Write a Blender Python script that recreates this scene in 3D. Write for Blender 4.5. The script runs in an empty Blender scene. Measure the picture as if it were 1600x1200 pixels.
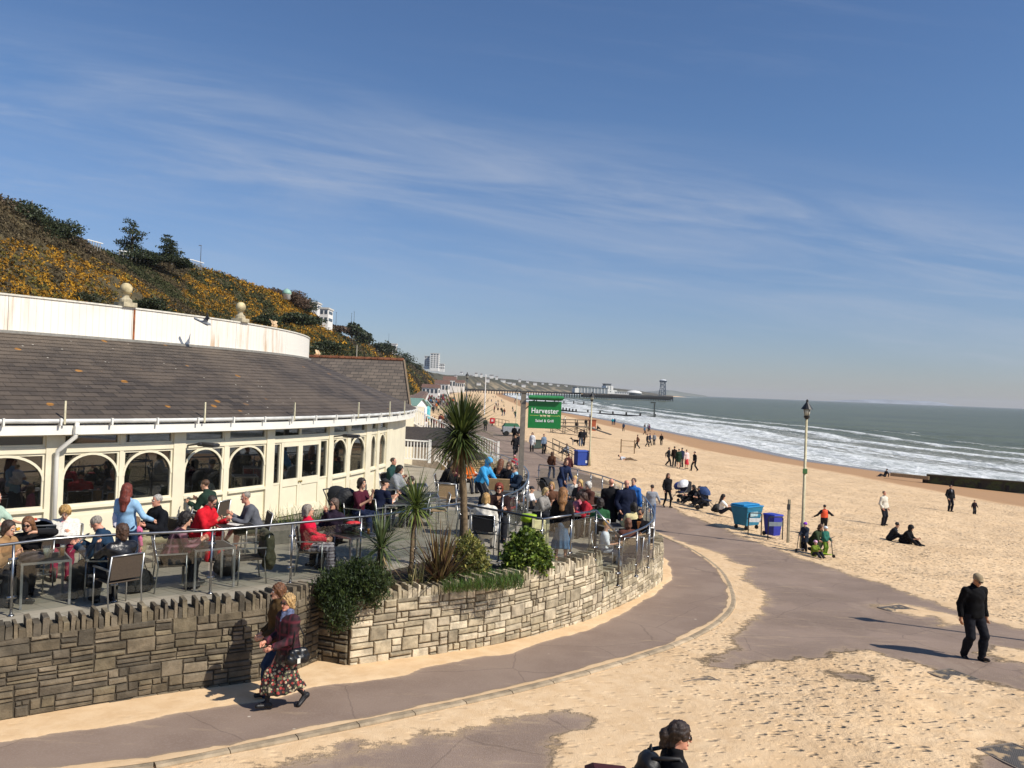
import bpy, math, random
import numpy as np
from mathutils import Vector, Matrix
R_ = random.Random(7)
NR = np.random.RandomState(11)
SC = bpy.context.scene
COL = SC.collection
# ---------------------------------------------------------------- camera, sky, sun
CAMZ = 5.5
cam = bpy.data.cameras.new('camera')
cam_o = bpy.data.objects.new('camera', cam)
COL.objects.link(cam_o)
cam.sensor_width = 36.0
cam.lens = 36.0 * 1294 / 1600
cam.clip_start = 0.1
cam.clip_end = 60000
ROT = Matrix.Rotation(math.radians(90 + 0.31), 3, 'X') @ Matrix.Rotation(math.radians(2.2), 3, 'Z')
cam_o.matrix_world = Matrix.Translation((0, 0, CAMZ)) @ ROT.to_4x4()
SC.camera = cam_o
SUN_EL = 43.0
SUN_H = Vector((0.885, -0.465, 0)).normalized()          # horizontal direction towards the sun
world = bpy.data.worlds.new('World')
SC.world = world
world.use_nodes = True
wn = world.node_tree.nodes; wl = world.node_tree.links
wn.clear()
w_out = wn.new('ShaderNodeOutputWorld')
w_bg = wn.new('ShaderNodeBackground')
w_bg.inputs['Strength'].default_value = 0.087
w_sky = wn.new('ShaderNodeTexSky')
w_sky.sky_type = 'NISHITA'
w_sky.sun_disc = False
w_sky.sun_elevation = math.radians(SUN_EL)
w_sky.sun_rotation = math.atan2(SUN_H.x, SUN_H.y)
w_sky.altitude = 0
w_sky.air_density = 1.15
w_sky.dust_density = 0.15
w_sky.ozone_density = 2.2
# thin cirrus: long streaks on a high layer, found from the view direction
w_tc = wn.new('ShaderNodeTexCoord')
w_sep = wn.new('ShaderNodeSeparateXYZ'); wl.new(w_tc.outputs['Generated'], w_sep.inputs[0])
def wmath(op, a, b=None, c=None):
 n = wn.new('ShaderNodeMath'); n.operation = op
 for i, v in enumerate((a, b, c)):
  if v is None: continue
  if isinstance(v, (int, float)): n.inputs[i].default_value = v
  else: wl.new(v, n.inputs[i])
 return n.outputs[0]
yq = wmath('ADD', wmath('ABSOLUTE', w_sep.outputs['Y']), .12)
cu_ = wmath('DIVIDE', w_sep.outputs['X'], yq); cv_ = wmath('DIVIDE', w_sep.outputs['Z'], yq)
def streak(slope, su, sv, off, detail, rough, lo, hi, dist=0.5):
 c = wn.new('ShaderNodeCombineXYZ')
 wl.new(wmath('MULTIPLY', cu_, su), c.inputs[0]); wl.new(wmath('MULTIPLY', wmath('ADD', cv_, wmath('MULTIPLY', cu_, slope)), sv), c.inputs[1]); c.inputs[2].default_value = off
 n = wn.new('ShaderNodeTexNoise'); n.inputs['Scale'].default_value = 1.0
 n.inputs['Detail'].default_value = detail; n.inputs['Roughness'].default_value = rough; n.inputs['Distortion'].default_value = dist
 wl.new(c.outputs[0], n.inputs['Vector'])
 r = wn.new('ShaderNodeMapRange'); r.interpolation_type = 'SMOOTHSTEP'
 r.inputs['From Min'].default_value = lo; r.inputs['From Max'].default_value = hi
 wl.new(n.outputs['Fac'], r.inputs['Value'])
 return r.outputs[0]
def band(slope, c0, w):
 d = wmath('DIVIDE', wmath('SUBTRACT', wmath('ADD', cv_, wmath('MULTIPLY', cu_, slope)), c0), w)
 return wmath('POWER', 2.718, wmath('MULTIPLY', wmath('MULTIPLY', d, d), -1.0))
s_a = streak(.13, 2.2, 17, 3.1, 9, .62, .30, .76, .7)
s_b = streak(.10, 4.5, 46, 8.2, 6, .6, .46, .78, .5)
s_c = streak(.12, 1.2, 7, 5.4, 4, .5, .35, .65)
veil = wmath('MULTIPLY', band(.125, .215, .055), wmath('ADD', wmath('MULTIPLY', s_a, .75), wmath('MULTIPLY', s_b, .3)))
veil = wmath('ADD', veil, wmath('MULTIPLY', band(.10, .125, .045), wmath('ADD', wmath('MULTIPLY', s_a, .35), wmath('MULTIPLY', s_b, .25))))
veil = wmath('ADD', veil, wmath('MULTIPLY', wmath('MULTIPLY', s_c, s_b), .10))
veil = wmath('MULTIPLY', wmath('MINIMUM', veil, 1.0), 0.66)
w_mix = wn.new('ShaderNodeMix'); w_mix.data_type = 'RGBA'
wl.new(veil, w_mix.inputs['Factor'])
w_mix.inputs['B'].default_value = (5.6, 6.1, 7.2, 1)
w_tint = wn.new('ShaderNodeMix'); w_tint.data_type = 'RGBA'; w_tint.blend_type = 'MULTIPLY'
w_tint.inputs['Factor'].default_value = 1
w_hor = wn.new('ShaderNodeMapRange'); w_hor.inputs['From Min'].default_value = 0.0; w_hor.inputs['From Max'].default_value = .30
wl.new(w_sep.outputs['Z'], w_hor.inputs['Value'])
w_tc2 = wn.new('ShaderNodeMix'); w_tc2.data_type = 'RGBA'; wl.new(w_hor.outputs[0], w_tc2.inputs['Factor'])
w_tc2.inputs['A'].default_value = (.64, .72, 1.04, 1); w_tc2.inputs['B'].default_value = (.70, .87, 1.12, 1)
wl.new(w_tc2.outputs['Result'], w_tint.inputs['B'])
wl.new(w_sky.outputs[0], w_tint.inputs['A'])
wl.new(w_tint.outputs['Result'], w_mix.inputs['A'])
wl.new(w_mix.outputs['Result'], w_bg.inputs['Color'])
wl.new(w_bg.outputs[0], w_out.inputs['Surface'])
sun = bpy.data.lights.new('sun', 'SUN')
sun.energy = 5.0
sun.angle = math.radians(0.53)
sun.color = (1.0, .93, .82)
sun_o = bpy.data.objects.new('sun', sun)
COL.objects.link(sun_o)
ce, se = math.cos(math.radians(SUN_EL)), math.sin(math.radians(SUN_EL))
sd = Vector((-SUN_H.x * ce, -SUN_H.y * ce, -se))
sun_o.rotation_euler = sd.to_track_quat('-Z', 'Y').to_euler()
SC.view_settings.view_transform = 'Standard'
SC.view_settings.look = 'None'
SC.view_settings.exposure = 0.06
SC.view_settings.gamma = 1.0
SC.cycles.max_bounces = 5
SC.cycles.transparent_max_bounces = 14
SC.cycles.volume_bounces = 0
SC.cycles.glossy_bounces = 3
SC.cycles.use_denoising = True
SC.cycles.use_adaptive_sampling = True
# ---------------------------------------------------------------- placing
def ray(px, py):
 return ROT @ Vector(((px - 800) / 1294, -(py - 600) / 1294, -1))
def W(px, py, z):
 "the point at height z that the photograph shows at this pixel"
 d = ray(px, py)
 t = (z - CAMZ) / d.z
 return Vector((d.x * t, d.y * t, z))
def WY(px, py, y):
 d = ray(px, py); t = y / d.y
 return Vector((d.x * t, y, CAMZ + d.z * t))
def sstep(a, b, x):
 t = np.clip((x - a) / (b - a), 0, 1)
 return t * t * (3 - 2 * t)
def gz(y):
 "height of the promenade: it rises a little towards the camera"
 return 0.68 * (1 - sstep(8.0, 31.0, y))
def G(px, py, add=0.0):
 z = 0.3
 for _ in range(12):
  p = W(px, py, z + add); z = float(gz(p.y))
 return Vector((p.x, p.y, z + add))
# ---------------------------------------------------------------- colours and materials
def lin(c):
 c = c / 255.0
 return c / 12.92 if c <= .04045 else ((c + .055) / 1.055) ** 2.4
def rgb(c):
 if isinstance(c, str):
  c = c.lstrip('#'); c = tuple(int(c[i:i + 2], 16) for i in (0, 2, 4))
 return tuple(lin(v) for v in c)
MATS = {}
class NT:
 def __init__(s, name):
  s.m = bpy.data.materials.new(name); s.m.use_nodes = True
  s.n = s.m.node_tree.nodes; s.l = s.m.node_tree.links; s.n.clear()
  s.out = s.n.new('ShaderNodeOutputMaterial'); s.b = s.n.new('ShaderNodeBsdfPrincipled')
  s.l.new(s.b.outputs[0], s.out.inputs['Surface'])
 def new(s, t, **k):
  n = s.n.new('ShaderNode' + t)
  for a, v in k.items(): setattr(n, a, v)
  return n
 def put(s, sock, v):
  if isinstance(v, bpy.types.NodeSocket): s.l.new(v, sock)
  elif isinstance(v, (tuple, list)):
   sock.default_value = tuple(v) + (1,) if len(v) == 3 and sock.type == 'RGBA' else v
  else: sock.default_value = v
 def coord(s, kind='Object'): return s.new('TexCoord').outputs[kind]
 def mapping(s, v, scale=(1, 1, 1), rot=(0, 0, 0), loc=(0, 0, 0)):
  m = s.new('Mapping'); s.put(m.inputs[0], v); m.inputs['Scale'].default_value = scale; m.inputs['Rotation'].default_value = rot
  m.inputs['Location'].default_value = loc
  return m.outputs[0]
 def noise(s, v, scale, detail=4, rough=.55, dist=0.0, out='Fac'):
  n = s.new('TexNoise'); s.put(n.inputs['Vector'], v); n.inputs['Scale'].default_value = scale
  n.inputs['Detail'].default_value = detail; n.inputs['Roughness'].default_value = rough; n.inputs['Distortion'].default_value = dist
  return n.outputs[out]
 def voro(s, v, scale, feature='F1', out='Distance', rnd=1.0):
  n = s.new('TexVoronoi', feature=feature); s.put(n.inputs['Vector'], v); n.inputs['Scale'].default_value = scale
  n.inputs['Randomness'].default_value = rnd
  return n.outputs[out]
 def rng(s, v, a, b, c=0.0, d=1.0, smooth=True):
  r = s.new('MapRange'); r.interpolation_type = 'SMOOTHSTEP' if smooth else 'LINEAR'
  s.put(r.inputs['Value'], v)
  for k, x in zip(('From Min', 'From Max', 'To Min', 'To Max'), (a, b, c, d)): r.inputs[k].default_value = x
  return r.outputs[0]
 def mix(s, f, a, b, mode='MIX'):
  m = s.new('Mix', data_type='RGBA', blend_type=mode)
  s.put(m.inputs['Factor'], f); s.put(m.inputs['A'], a); s.put(m.inputs['B'], b)
  return m.outputs['Result']
 def math(s, op, a, b=0.0, c=None):
  m = s.new('Math', operation=op); s.put(m.inputs[0], a); s.put(m.inputs[1], b)
  if c is not None: s.put(m.inputs[2], c)
  return m.outputs[0]
 def attr(s, name, out='Fac'):
  return s.new('Attribute', attribute_name=name).outputs[out]
 def bump(s, h, strength=.3, dist=.02, prev=None):
  b = s.new('Bump'); s.put(b.inputs['Height'], h); b.inputs['Strength'].default_value = strength; b.inputs['Distance'].default_value = dist
  if prev is not None: s.l.new(prev, b.inputs['Normal'])
  s.l.new(b.outputs[0], s.b.inputs['Normal'])
  return b.outputs[0]
 def base(s, v): s.put(s.b.inputs['Base Color'], v)
 def rough(s, v): s.put(s.b.inputs['Roughness'], v)
def M(col, rough=.7, metal=0.0, var=.16, scale=9.0, spec=.5, bump=0.0, grime=0.0):
 "a plain surface with slight procedural unevenness"
 key = (str(col), rough, metal, var, scale, spec, bump, grime)
 if key in MATS: return MATS[key]
 t = NT('surface')
 c = rgb(col)
 co = t.coord()
 n = t.noise(co, scale, 5)
 a = tuple(max(0, v * (1 - var)) for v in c); b = tuple(min(1, v * (1 + var)) for v in c)
 res = t.mix(t.rng(n, .3, .7), a, b)
 if grime:
  g = t.rng(t.noise(co, scale * .35, 6, .65), .52, .75)
  res = t.mix(t.math('MULTIPLY', g, grime), res, tuple(v * .45 for v in c))
 t.base(res)
 t.rough(rough); t.b.inputs['Metallic'].default_value = metal
 t.b.inputs['Specular IOR Level'].default_value = spec
 if bump: t.bump(t.noise(co, scale * 6, 5), bump, .01)
 MATS[key] = t.m
 return t.m
def M_attr(name='tinted', rough=.8, var=.25, scale=3.0, bump=0.0, spec=.3, trans=0.0):
 "base colour from the mesh attribute Col, broken up by noise"
 key = (name, rough, var, scale, bump, spec, trans)
 if key in MATS: return MATS[key]
 t = NT(name)
 a = t.attr('Col', 'Color')
 n = t.noise(t.coord(), scale, 5, .6)
 f = t.rng(n, .25, .75, 1 - var, 1 + var)
 h = t.new('HueSaturation'); t.put(h.inputs['Color'], a); t.put(h.inputs['Value'], f)
 t.base(h.outputs[0]); t.rough(rough); t.b.inputs['Specular IOR Level'].default_value = spec
 if bump: t.bump(t.noise(t.coord(), scale * 8, 5, .6), bump, .02)
 if trans:
  tr = t.new('BsdfTranslucent'); t.put(tr.inputs['Color'], h.outputs[0])
  mx = t.new('MixShader'); mx.inputs[0].default_value = trans
  t.l.new(t.b.outputs[0], mx.inputs[1]); t.l.new(tr.outputs[0], mx.inputs[2]); t.l.new(mx.outputs[0], t.out.inputs['Surface'])
 MATS[key] = t.m
 return t.m
def M_glass(name, tint, clear, rough=.02, refl=.045):
 if name in MATS: return MATS[name]
 t = NT(name)
 g = t.new('BsdfGlossy'); g.inputs['Roughness'].default_value = rough; g.inputs['Color'].default_value = (1, 1, 1, 1)
 tr = t.new('BsdfTransparent'); tr.inputs['Color'].default_value = tuple(v for v in tint) + (1,)
 df = t.new('BsdfDiffuse'); df.inputs['Color'].default_value = (.35, .36, .34, 1)
 m0 = t.new('MixShader');
 smear = t.rng(t.noise(t.coord(), 3, 4), .35, .8, 1 - clear, 1 - clear + .012)
 t.put(m0.inputs[0], smear)
 t.l.new(tr.outputs[0], m0.inputs[1]); t.l.new(df.outputs[0], m0.inputs[2])
 ge = t.new('NewGeometry'); dp = t.new('VectorMath', operation='DOT_PRODUCT'); t.l.new(ge.outputs['Normal'], dp.inputs[0]); t.l.new(ge.outputs['Incoming'], dp.inputs[1])
 sch = t.math('POWER', t.math('SUBTRACT', 1.0, t.math('ABSOLUTE', dp.outputs['Value'])), 5.0)
 m1 = t.new('MixShader'); t.put(m1.inputs[0], t.math('ADD', refl, t.math('MULTIPLY', sch, 1 - refl))); t.l.new(m0.outputs[0], m1.inputs[1]); t.l.new(g.outputs[0], m1.inputs[2])
 t.l.new(m1.outputs[0], t.out.inputs['Surface'])
 MATS[name] = t.m
 return t.m
# ---------------------------------------------------------------- objects
def link(name, data, parent=None):
 o = bpy.data.objects.new(name, data); COL.objects.link(o)
 if parent is not None: o.parent = parent
 return o
def tag(o, label, cat, group=None, kind=None):
 if label: o['label'] = label
 if cat: o['category'] = cat
 if group: o['group'] = group
 if kind: o['kind'] = kind
 return o
def empty(name, loc=(0, 0, 0), yaw=0.0, label=None, cat=None, group=None):
 o = link(name, None); o.location = loc; o.rotation_euler = (0, 0, math.radians(yaw)); o.empty_display_size = .2
 return tag(o, label, cat, group)
def kids(o): return [c for c in KID.get(o.name, ())]
KID = {}
def copy_tree(o, loc=None, yaw=None, label=None, group=None, scale=None):
 ch = {}
 for c in bpy.data.objects:
  if c.parent is not None: ch.setdefault(c.parent.name, []).append(c)
 def rec(a, par):
  c = a.copy(); COL.objects.link(c); c.parent = par
  for k in ch.get(a.name, ()): rec(k, c)
  return c
 r = rec(o, None)
 if loc is not None: r.location = loc
 if yaw is not None: r.rotation_euler = (0, 0, math.radians(yaw))
 if scale is not None: r.scale = scale if hasattr(scale, '__len__') else (scale,) * 3
 if label: r['label'] = label
 if group: r['group'] = group
 return r
def np_mesh(name, V, F, mats, parent=None, smooth=False, col=None, mi=None, attrs=None, uv=None):
 V = np.asarray(V, dtype=np.float32); F = np.asarray(F, dtype=np.int32)
 me = bpy.data.meshes.new(name)
 n = F.shape[1]
 me.vertices.add(len(V)); me.vertices.foreach_set('co', V.ravel())
 me.loops.add(F.size); me.loops.foreach_set('vertex_index', F.ravel())
 me.polygons.add(len(F)); me.polygons.foreach_set('loop_start', np.arange(0, F.size, n, dtype=np.int32))
 me.polygons.foreach_set('loop_total', np.full(len(F), n, dtype=np.int32))
 if mi is not None: me.polygons.foreach_set('material_index', np.asarray(mi, dtype=np.int32))
 me.polygons.foreach_set('use_smooth', np.full(len(F), bool(smooth)))
 for m in (mats if isinstance(mats, (list, tuple)) else [mats]): me.materials.append(m)
 me.update(calc_edges=True)
 if col is not None:
  a = me.color_attributes.new('Col', 'FLOAT_COLOR', 'POINT')
  c = np.ones((len(V), 4), dtype=np.float32); c[:, :3] = col
  a.data.foreach_set('color', c.ravel())
 for k, v in (attrs or {}).items():
  a = me.attributes.new(k, 'FLOAT', 'POINT'); a.data.foreach_set('value', np.asarray(v, dtype=np.float32).ravel())
 me.validate()
 return link(name, me, parent)
def grid_mesh(name, X, Y, Z, mats, **k):
 h, w = X.shape
 V = np.stack([X, Y, Z], -1).reshape(-1, 3)
 i = np.arange(h * w).reshape(h, w)
 F = np.stack([i[:-1, :-1], i[:-1, 1:], i[1:, 1:], i[1:, :-1]], -1).reshape(-1, 4)
 return np_mesh(name, V, F, mats, **k)
class MB:
 "collects shapes and links them as one mesh"
 def __init__(s): s.v = []; s.f = []; s.m = []; s.c = []; s.col = None
 def add(s, vs, fs, mi=0):
  o = len(s.v); s.v += [tuple(v) for v in vs]
  s.f += [tuple(i + o for i in f) for f in fs]; s.m += [mi] * len(fs)
  if s.col is not None: s.c += [s.col] * len(vs)
  return s
 def box(s, c, d, yaw=0.0, mi=0, taper=1.0, rot=None, bev=0.0):
  hx, hy, hz = d[0] / 2, d[1] / 2, d[2] / 2
  vs = []
  if bev:
   b = min(bev, hx * .9, hy * .9, hz * .9)
   for z, k in ((-hz, b), (-hz + b, 0), (hz - b, 0), (hz, b)):
    for x, y in ((-hx + k, -hy + k), (hx - k, -hy + k), (hx - k, hy - k), (-hx + k, hy - k)):
     vs.append((x, y, z))
   fs = [(3, 2, 1, 0), (12, 13, 14, 15)]
   for L in range(3):
    for i in range(4): fs.append((L * 4 + i, L * 4 + (i + 1) % 4, L * 4 + 4 + (i + 1) % 4, L * 4 + 4 + i))
  else:
   for z in (-hz, hz):
    k = taper if z > 0 else 1
    for x, y in ((-hx, -hy), (hx, -hy), (hx, hy), (-hx, hy)): vs.append((x * k, y * k, z))
   fs = [(3, 2, 1, 0), (4, 5, 6, 7), (0, 1, 5, 4), (1, 2, 6, 5), (2, 3, 7, 6), (3, 0, 4, 7)]
  mt = rot if rot is not None else Matrix.Rotation(math.radians(yaw), 3, 'Z')
  cc = Vector(c)
  return s.add([mt @ Vector(v) + cc for v in vs], fs, mi)
 def bar(s, a, b, w, h=None, mi=0, up=(0, 0, 1)):
  a = Vector(a); b = Vector(b); h = h or w
  d = b - a; L = d.length
  if L < 1e-6: return s
  d.normalize(); u = Vector(up)
  x = d.cross(u)
  if x.length < 1e-3: x = d.cross(Vector((1, 0, 0)))
  x.normalize(); z = x.cross(d)
  vs = []
  for p in (a, b):
   for i, j in ((-1, -1), (1, -1), (1, 1), (-1, 1)): vs.append(p + x * (i * w / 2) + z * (j * h / 2))
  return s.add(vs, [(3, 2, 1, 0), (4, 5, 6, 7), (0, 1, 5, 4), (1, 2, 6, 5), (2, 3, 7, 6), (3, 0, 4, 7)], mi)
 def tube(s, pts, r, n=8, mi=0, caps=True):
  pts = [Vector(p) for p in pts]
  rs = r if hasattr(r, '__len__') else [r] * len(pts)
  o = []; prev = None
  for i, p in enumerate(pts):
   d = (pts[min(i + 1, len(pts) - 1)] - pts[max(i - 1, 0)])
   if d.length < 1e-9: d = Vector((0, 0, 1))
   d.normalize()
   if prev is None:
    x = d.cross(Vector((0, 0, 1)))
    if x.length < 1e-2: x = d.cross(Vector((1, 0, 0)))
   else:
    x = prev - d * prev.dot(d)
    if x.length < 1e-3: x = d.cross(Vector((1, 0, 0)))
   x.normalize(); prev = x; y = d.cross(x)
   for k in range(n):
    a = 2 * math.pi * k / n
    o.append(p + (x * math.cos(a) + y * math.sin(a)) * rs[i])
  fs = []
  for i in range(len(pts) - 1):
   for k in range(n): fs.append((i * n + k, i * n + (k + 1) % n, (i + 1) * n + (k + 1) % n, (i + 1) * n + k))
  if caps:
   fs.append(tuple(range(n - 1, -1, -1))); q = (len(pts) - 1) * n; fs.append(tuple(q + k for k in range(n)))
  return s.add(o, fs, mi)
 def lathe(s, prof, c=(0, 0, 0), n=16, mi=0):
  cc = Vector(c); vs = []; fs = []
  for r, z in prof:
   for k in range(n):
    a = 2 * math.pi * k / n; vs.append(cc + Vector((r * math.cos(a), r * math.sin(a), z)))
  for i in range(len(prof) - 1):
   for k in range(n): fs.append((i * n + k, i * n + (k + 1) % n, (i + 1) * n + (k + 1) % n, (i + 1) * n + k))
  fs.append(tuple(range(n - 1, -1, -1))); q = (len(prof) - 1) * n; fs.append(tuple(q + k for k in range(n)))
  return s.add(vs, fs, mi)
 def ball(s, c, r, n=10, mi=0, m=None):
  r = r if hasattr(r, '__len__') else (r, r, r); cc = Vector(c); k = max(3, n // 2)
  vs = [Vector((0, 0, -1))]
  for i in range(1, k):
   t = -math.pi / 2 + math.pi * i / k
   for j in range(n):
    a = 2 * math.pi * j / n; vs.append(Vector((math.cos(t) * math.cos(a), math.cos(t) * math.sin(a), math.sin(t))))
  vs.append(Vector((0, 0, 1)))
  vs = [Vector((v.x * r[0], v.y * r[1], v.z * r[2])) for v in vs]
  if m is not None: vs = [m @ v for v in vs]
  fs = [(0, 1 + (j + 1) % n, 1 + j) for j in range(n)]
  for i in range(k - 2):
   for j in range(n): fs.append((1 + i * n + j, 1 + i * n + (j + 1) % n, 1 + (i + 1) * n + (j + 1) % n, 1 + (i + 1) * n + j))
  L = len(vs) - 1; q = 1 + (k - 2) * n
  fs += [(q + j, q + (j + 1) % n, L) for j in range(n)]
  return s.add([v + cc for v in vs], fs, mi)
 def prism(s, poly, z0, z1, mi=0):
  ar = sum(a[0] * b[1] - b[0] * a[1] for a, b in zip(poly, list(poly[1:]) + [poly[0]]))
  if ar < 0: poly = list(poly)[::-1]
  n = len(poly)
  vs = [(p[0], p[1], z0) for p in poly] + [(p[0], p[1], z1) for p in poly]
  if n > 4:
   from mathutils.geometry import tessellate_polygon
   tri = []
   for a, b, c in tessellate_polygon([[Vector((p[0], p[1], 0)) for p in poly]]):
    P, Q, R2 = poly[a], poly[b], poly[c]
    if (Q[0] - P[0]) * (R2[1] - P[1]) - (Q[1] - P[1]) * (R2[0] - P[0]) < 0: b, c = c, b
    tri.append((a, b, c))
   caps = [(c, b, a) for a, b, c in tri] + [(n + a, n + b, n + c) for a, b, c in tri]
  else: caps = [tuple(range(n - 1, -1, -1)), tuple(range(n, 2 * n))]
  return s.add(vs, caps + [(i, (i + 1) % n, n + (i + 1) % n, n + i) for i in range(n)], mi)
 def xf(s, mtx, start=0):
  for i in range(start, len(s.v)): s.v[i] = tuple(mtx @ Vector(s.v[i]))
  return s
 def build(s, name, mats, parent=None, smooth=False):
  me = bpy.data.meshes.new(name)
  me.from_pydata(s.v, [], s.f)
  for m in (mats if isinstance(mats, (list, tuple)) else [mats]): me.materials.append(m)
  me.polygons.foreach_set('material_index', s.m)
  me.polygons.foreach_set('use_smooth', [bool(smooth)] * len(s.f))
  if s.c:
   a = me.color_attributes.new('Col', 'FLOAT_COLOR', 'POINT')
   c = np.ones((len(s.v), 4), dtype=np.float32); c[:, :3] = np.array(s.c); a.data.foreach_set('color', c.ravel())
  me.update()
  return link(name, me, parent)
def curve_pts(pts, step):
 "Catmull-Rom through the points, resampled evenly"
 P = [Vector(p) for p in pts]
 P = [P[0] * 2 - P[1]] + P + [P[-1] * 2 - P[-2]]
 out = []
 for i in range(1, len(P) - 2):
  n = 24
  for k in range(n):
   t = k / n
   a, b, c, d = P[i - 1], P[i], P[i + 1], P[i + 2]
   out.append(.5 * ((2 * b) + (c - a) * t + (2 * a - 5 * b + 4 * c - d) * t * t + (3 * b - a - 3 * c + d) * t ** 3))
 out.append(P[-2])
 L = [0]
 for a, b in zip(out, out[1:]): L.append(L[-1] + (b - a).length)
 n = max(2, int(round(L[-1] / step)) + 1)
 res = []; j = 0
 for k in range(n):
  s = L[-1] * k / (n - 1)
  while j < len(L) - 2 and L[j + 1] < s: j += 1
  f = (s - L[j]) / max(1e-9, L[j + 1] - L[j])
  res.append(out[j].lerp(out[j + 1], min(1, f)))
 return res
STEEL = lambda: M('#9a9b9c', .28, 1.0, .08)
DARKSTEEL = lambda: M('#3b3d40', .45, .6, .1)
# ================================================================ land and sea
def hash2(ix, iy, k=0):
 n = (ix.astype(np.int64) * 374761393 + iy.astype(np.int64) * 668265263 + k * 1274126177) & 0xffffffff
 n = ((n ^ (n >> 13)) * 1274126177) & 0xffffffff
 n = n ^ (n >> 16)
 return (n & 0xffffff) / float(0xffffff)
def vnoise(x, y, k=0):
 ix = np.floor(x); iy = np.floor(y); fx = x - ix; fy = y - iy
 fx = fx * fx * (3 - 2 * fx); fy = fy * fy * (3 - 2 * fy)
 a = hash2(ix, iy, k); b = hash2(ix + 1, iy, k); c = hash2(ix, iy + 1, k); d = hash2(ix + 1, iy + 1, k)
 return (a * (1 - fx) + b * fx) * (1 - fy) + (c * (1 - fx) + d * fx) * fy
def fbm(x, y, o=4, k=0, g=.5):
 s = 0; a = 1; t = 0
 for i in range(o):
  s = s + a * vnoise(x * 2 ** i, y * 2 ** i, k + i * 17); t += a; a *= g
 return s / t
def worley(x, y, k=0):
 ix = np.floor(x); iy = np.floor(y); best = np.full(x.shape, 9.0); cid = np.zeros(x.shape)
 for dx in (-1, 0, 1):
  for dy in (-1, 0, 1):
   jx = ix + dx; jy = iy + dy
   px = jx + hash2(jx, jy, k + 1); py = jy + hash2(jx, jy, k + 2)
   d = np.hypot(x - px, y - py); m = d < best
   best = np.where(m, d, best); cid = np.where(m, hash2(jx, jy, k + 3), cid)
 return best, cid
def line_fn(pts):
 "x as a smooth function of y"
 c = curve_pts([(p[1], p[0], 0) for p in pts], 1.0) if False else None
 ys = np.array([p[0] for p in pts], float); xs = np.array([p[1] for p in pts], float)
 # monotone cubic sampling
 m = np.gradient(xs, ys)
 def f(y):
  y = np.asarray(y, float); i = np.clip(np.searchsorted(ys, y) - 1, 0, len(ys) - 2)
  h = ys[i + 1] - ys[i]; t = np.clip((y - ys[i]) / h, -.5, 1.5)
  return ((2 * t**3 - 3 * t**2 + 1) * xs[i] + (t**3 - 2 * t**2 + t) * h * m[i] + (-2 * t**3 + 3 * t**2) * xs[i + 1] + (t**3 - t**2) * h * m[i + 1])
 return f
XE = line_fn([(-10, 12.8), (19.8, 12.3), (24.5, 11.4), (30, 10.1), (41, 8.2), (57.7, 5.4), (87, 2), (120, -1.9), (200, -9.3), (420, -32), (800, -50), (1100, -48), (1500, -35), (2000, 80), (2600, 290), (3200, 594), (3450, 690)])
XS = line_fn([(-10, 100), (20, 78), (60, 60), (96, 50.5), (112, 44.5), (150, 41.5), (188, 37.5), (256, 31), (333, 21), (490, 16), (880, 0), (1100, -8), (1500, 5), (2000, 130), (2600, 340), (3200, 640), (3450, 740)])
XB = line_fn([(-10, -44), (30, -40), (60, -34), (110, -29), (183, -30), (300, -42), (420, -52), (750, -66), (1100, -64), (1500, -42), (2000, 70), (2600, 280), (3200, 584), (3450, 680)])
XT = line_fn([(-10, -72), (60, -70), (110, -68), (130, -69), (150, -71.3), (175, -67.6), (210, -65), (260, -66), (330, -71), (420, -78), (550, -85), (750, -90), (1100, -88), (1500, -70), (2000, 0), (2600, 200), (3200, 494), (3450, 590)])
ZT = line_fn([(-10, 25.4), (60, 25.4), (105, 25.6), (114, 26.2), (124, 25.0), (135, 24.3), (150, 24.6), (175, 26.3), (210, 26.6), (260, 25.6), (330, 23), (420, 23.4), (550, 25), (750, 21.5), (1100, 20), (1500, 25), (2000, 27), (2600, 23), (3200, 15), (3450, 7)])
SEA_Z = -3.0
def beach_z(x, y):
 x = np.asarray(x, float); y = np.asarray(y, float)
 t = (x - XE(y)) / np.maximum(1, XS(y) - XE(y))
 z = -(4.3 * t - 1.3 * t * t)
 z = np.where(t > 1, -3.0 - (t - 1) * 2.2, z)
 return z + gz(y) * np.clip(1 - t * 6, 0, 1)
def B(px, py):
 z = -1.0
 for _ in range(25):
  p = W(px, py, z); z = .5 * z + .5 * float(beach_z(p.x, p.y))
 p = W(px, py, z)
 return p
def sdist(poly, X, Y):
 "signed distance to a polygon, positive inside"
 P = np.array(poly, float); Q = np.roll(P, -1, 0)
 d = np.full(X.shape, 1e9); ins = np.zeros(X.shape, bool)
 for (ax, ay), (bx, by) in zip(P, Q):
  ex, ey = bx - ax, by - ay
  t = np.clip(((X - ax) * ex + (Y - ay) * ey) / (ex * ex + ey * ey + 1e-12), 0, 1)
  d = np.minimum(d, np.hypot(X - ax - t * ex, Y - ay - t * ey))
  c = ((ay > Y) != (by > Y))
  with np.errstate(divide='ignore', invalid='ignore'):
   xi = (bx - ax) * (Y - ay) / (by - ay + 1e-12) + ax
  ins ^= c & (X < xi)
 return np.where(ins, d, -d)
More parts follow.
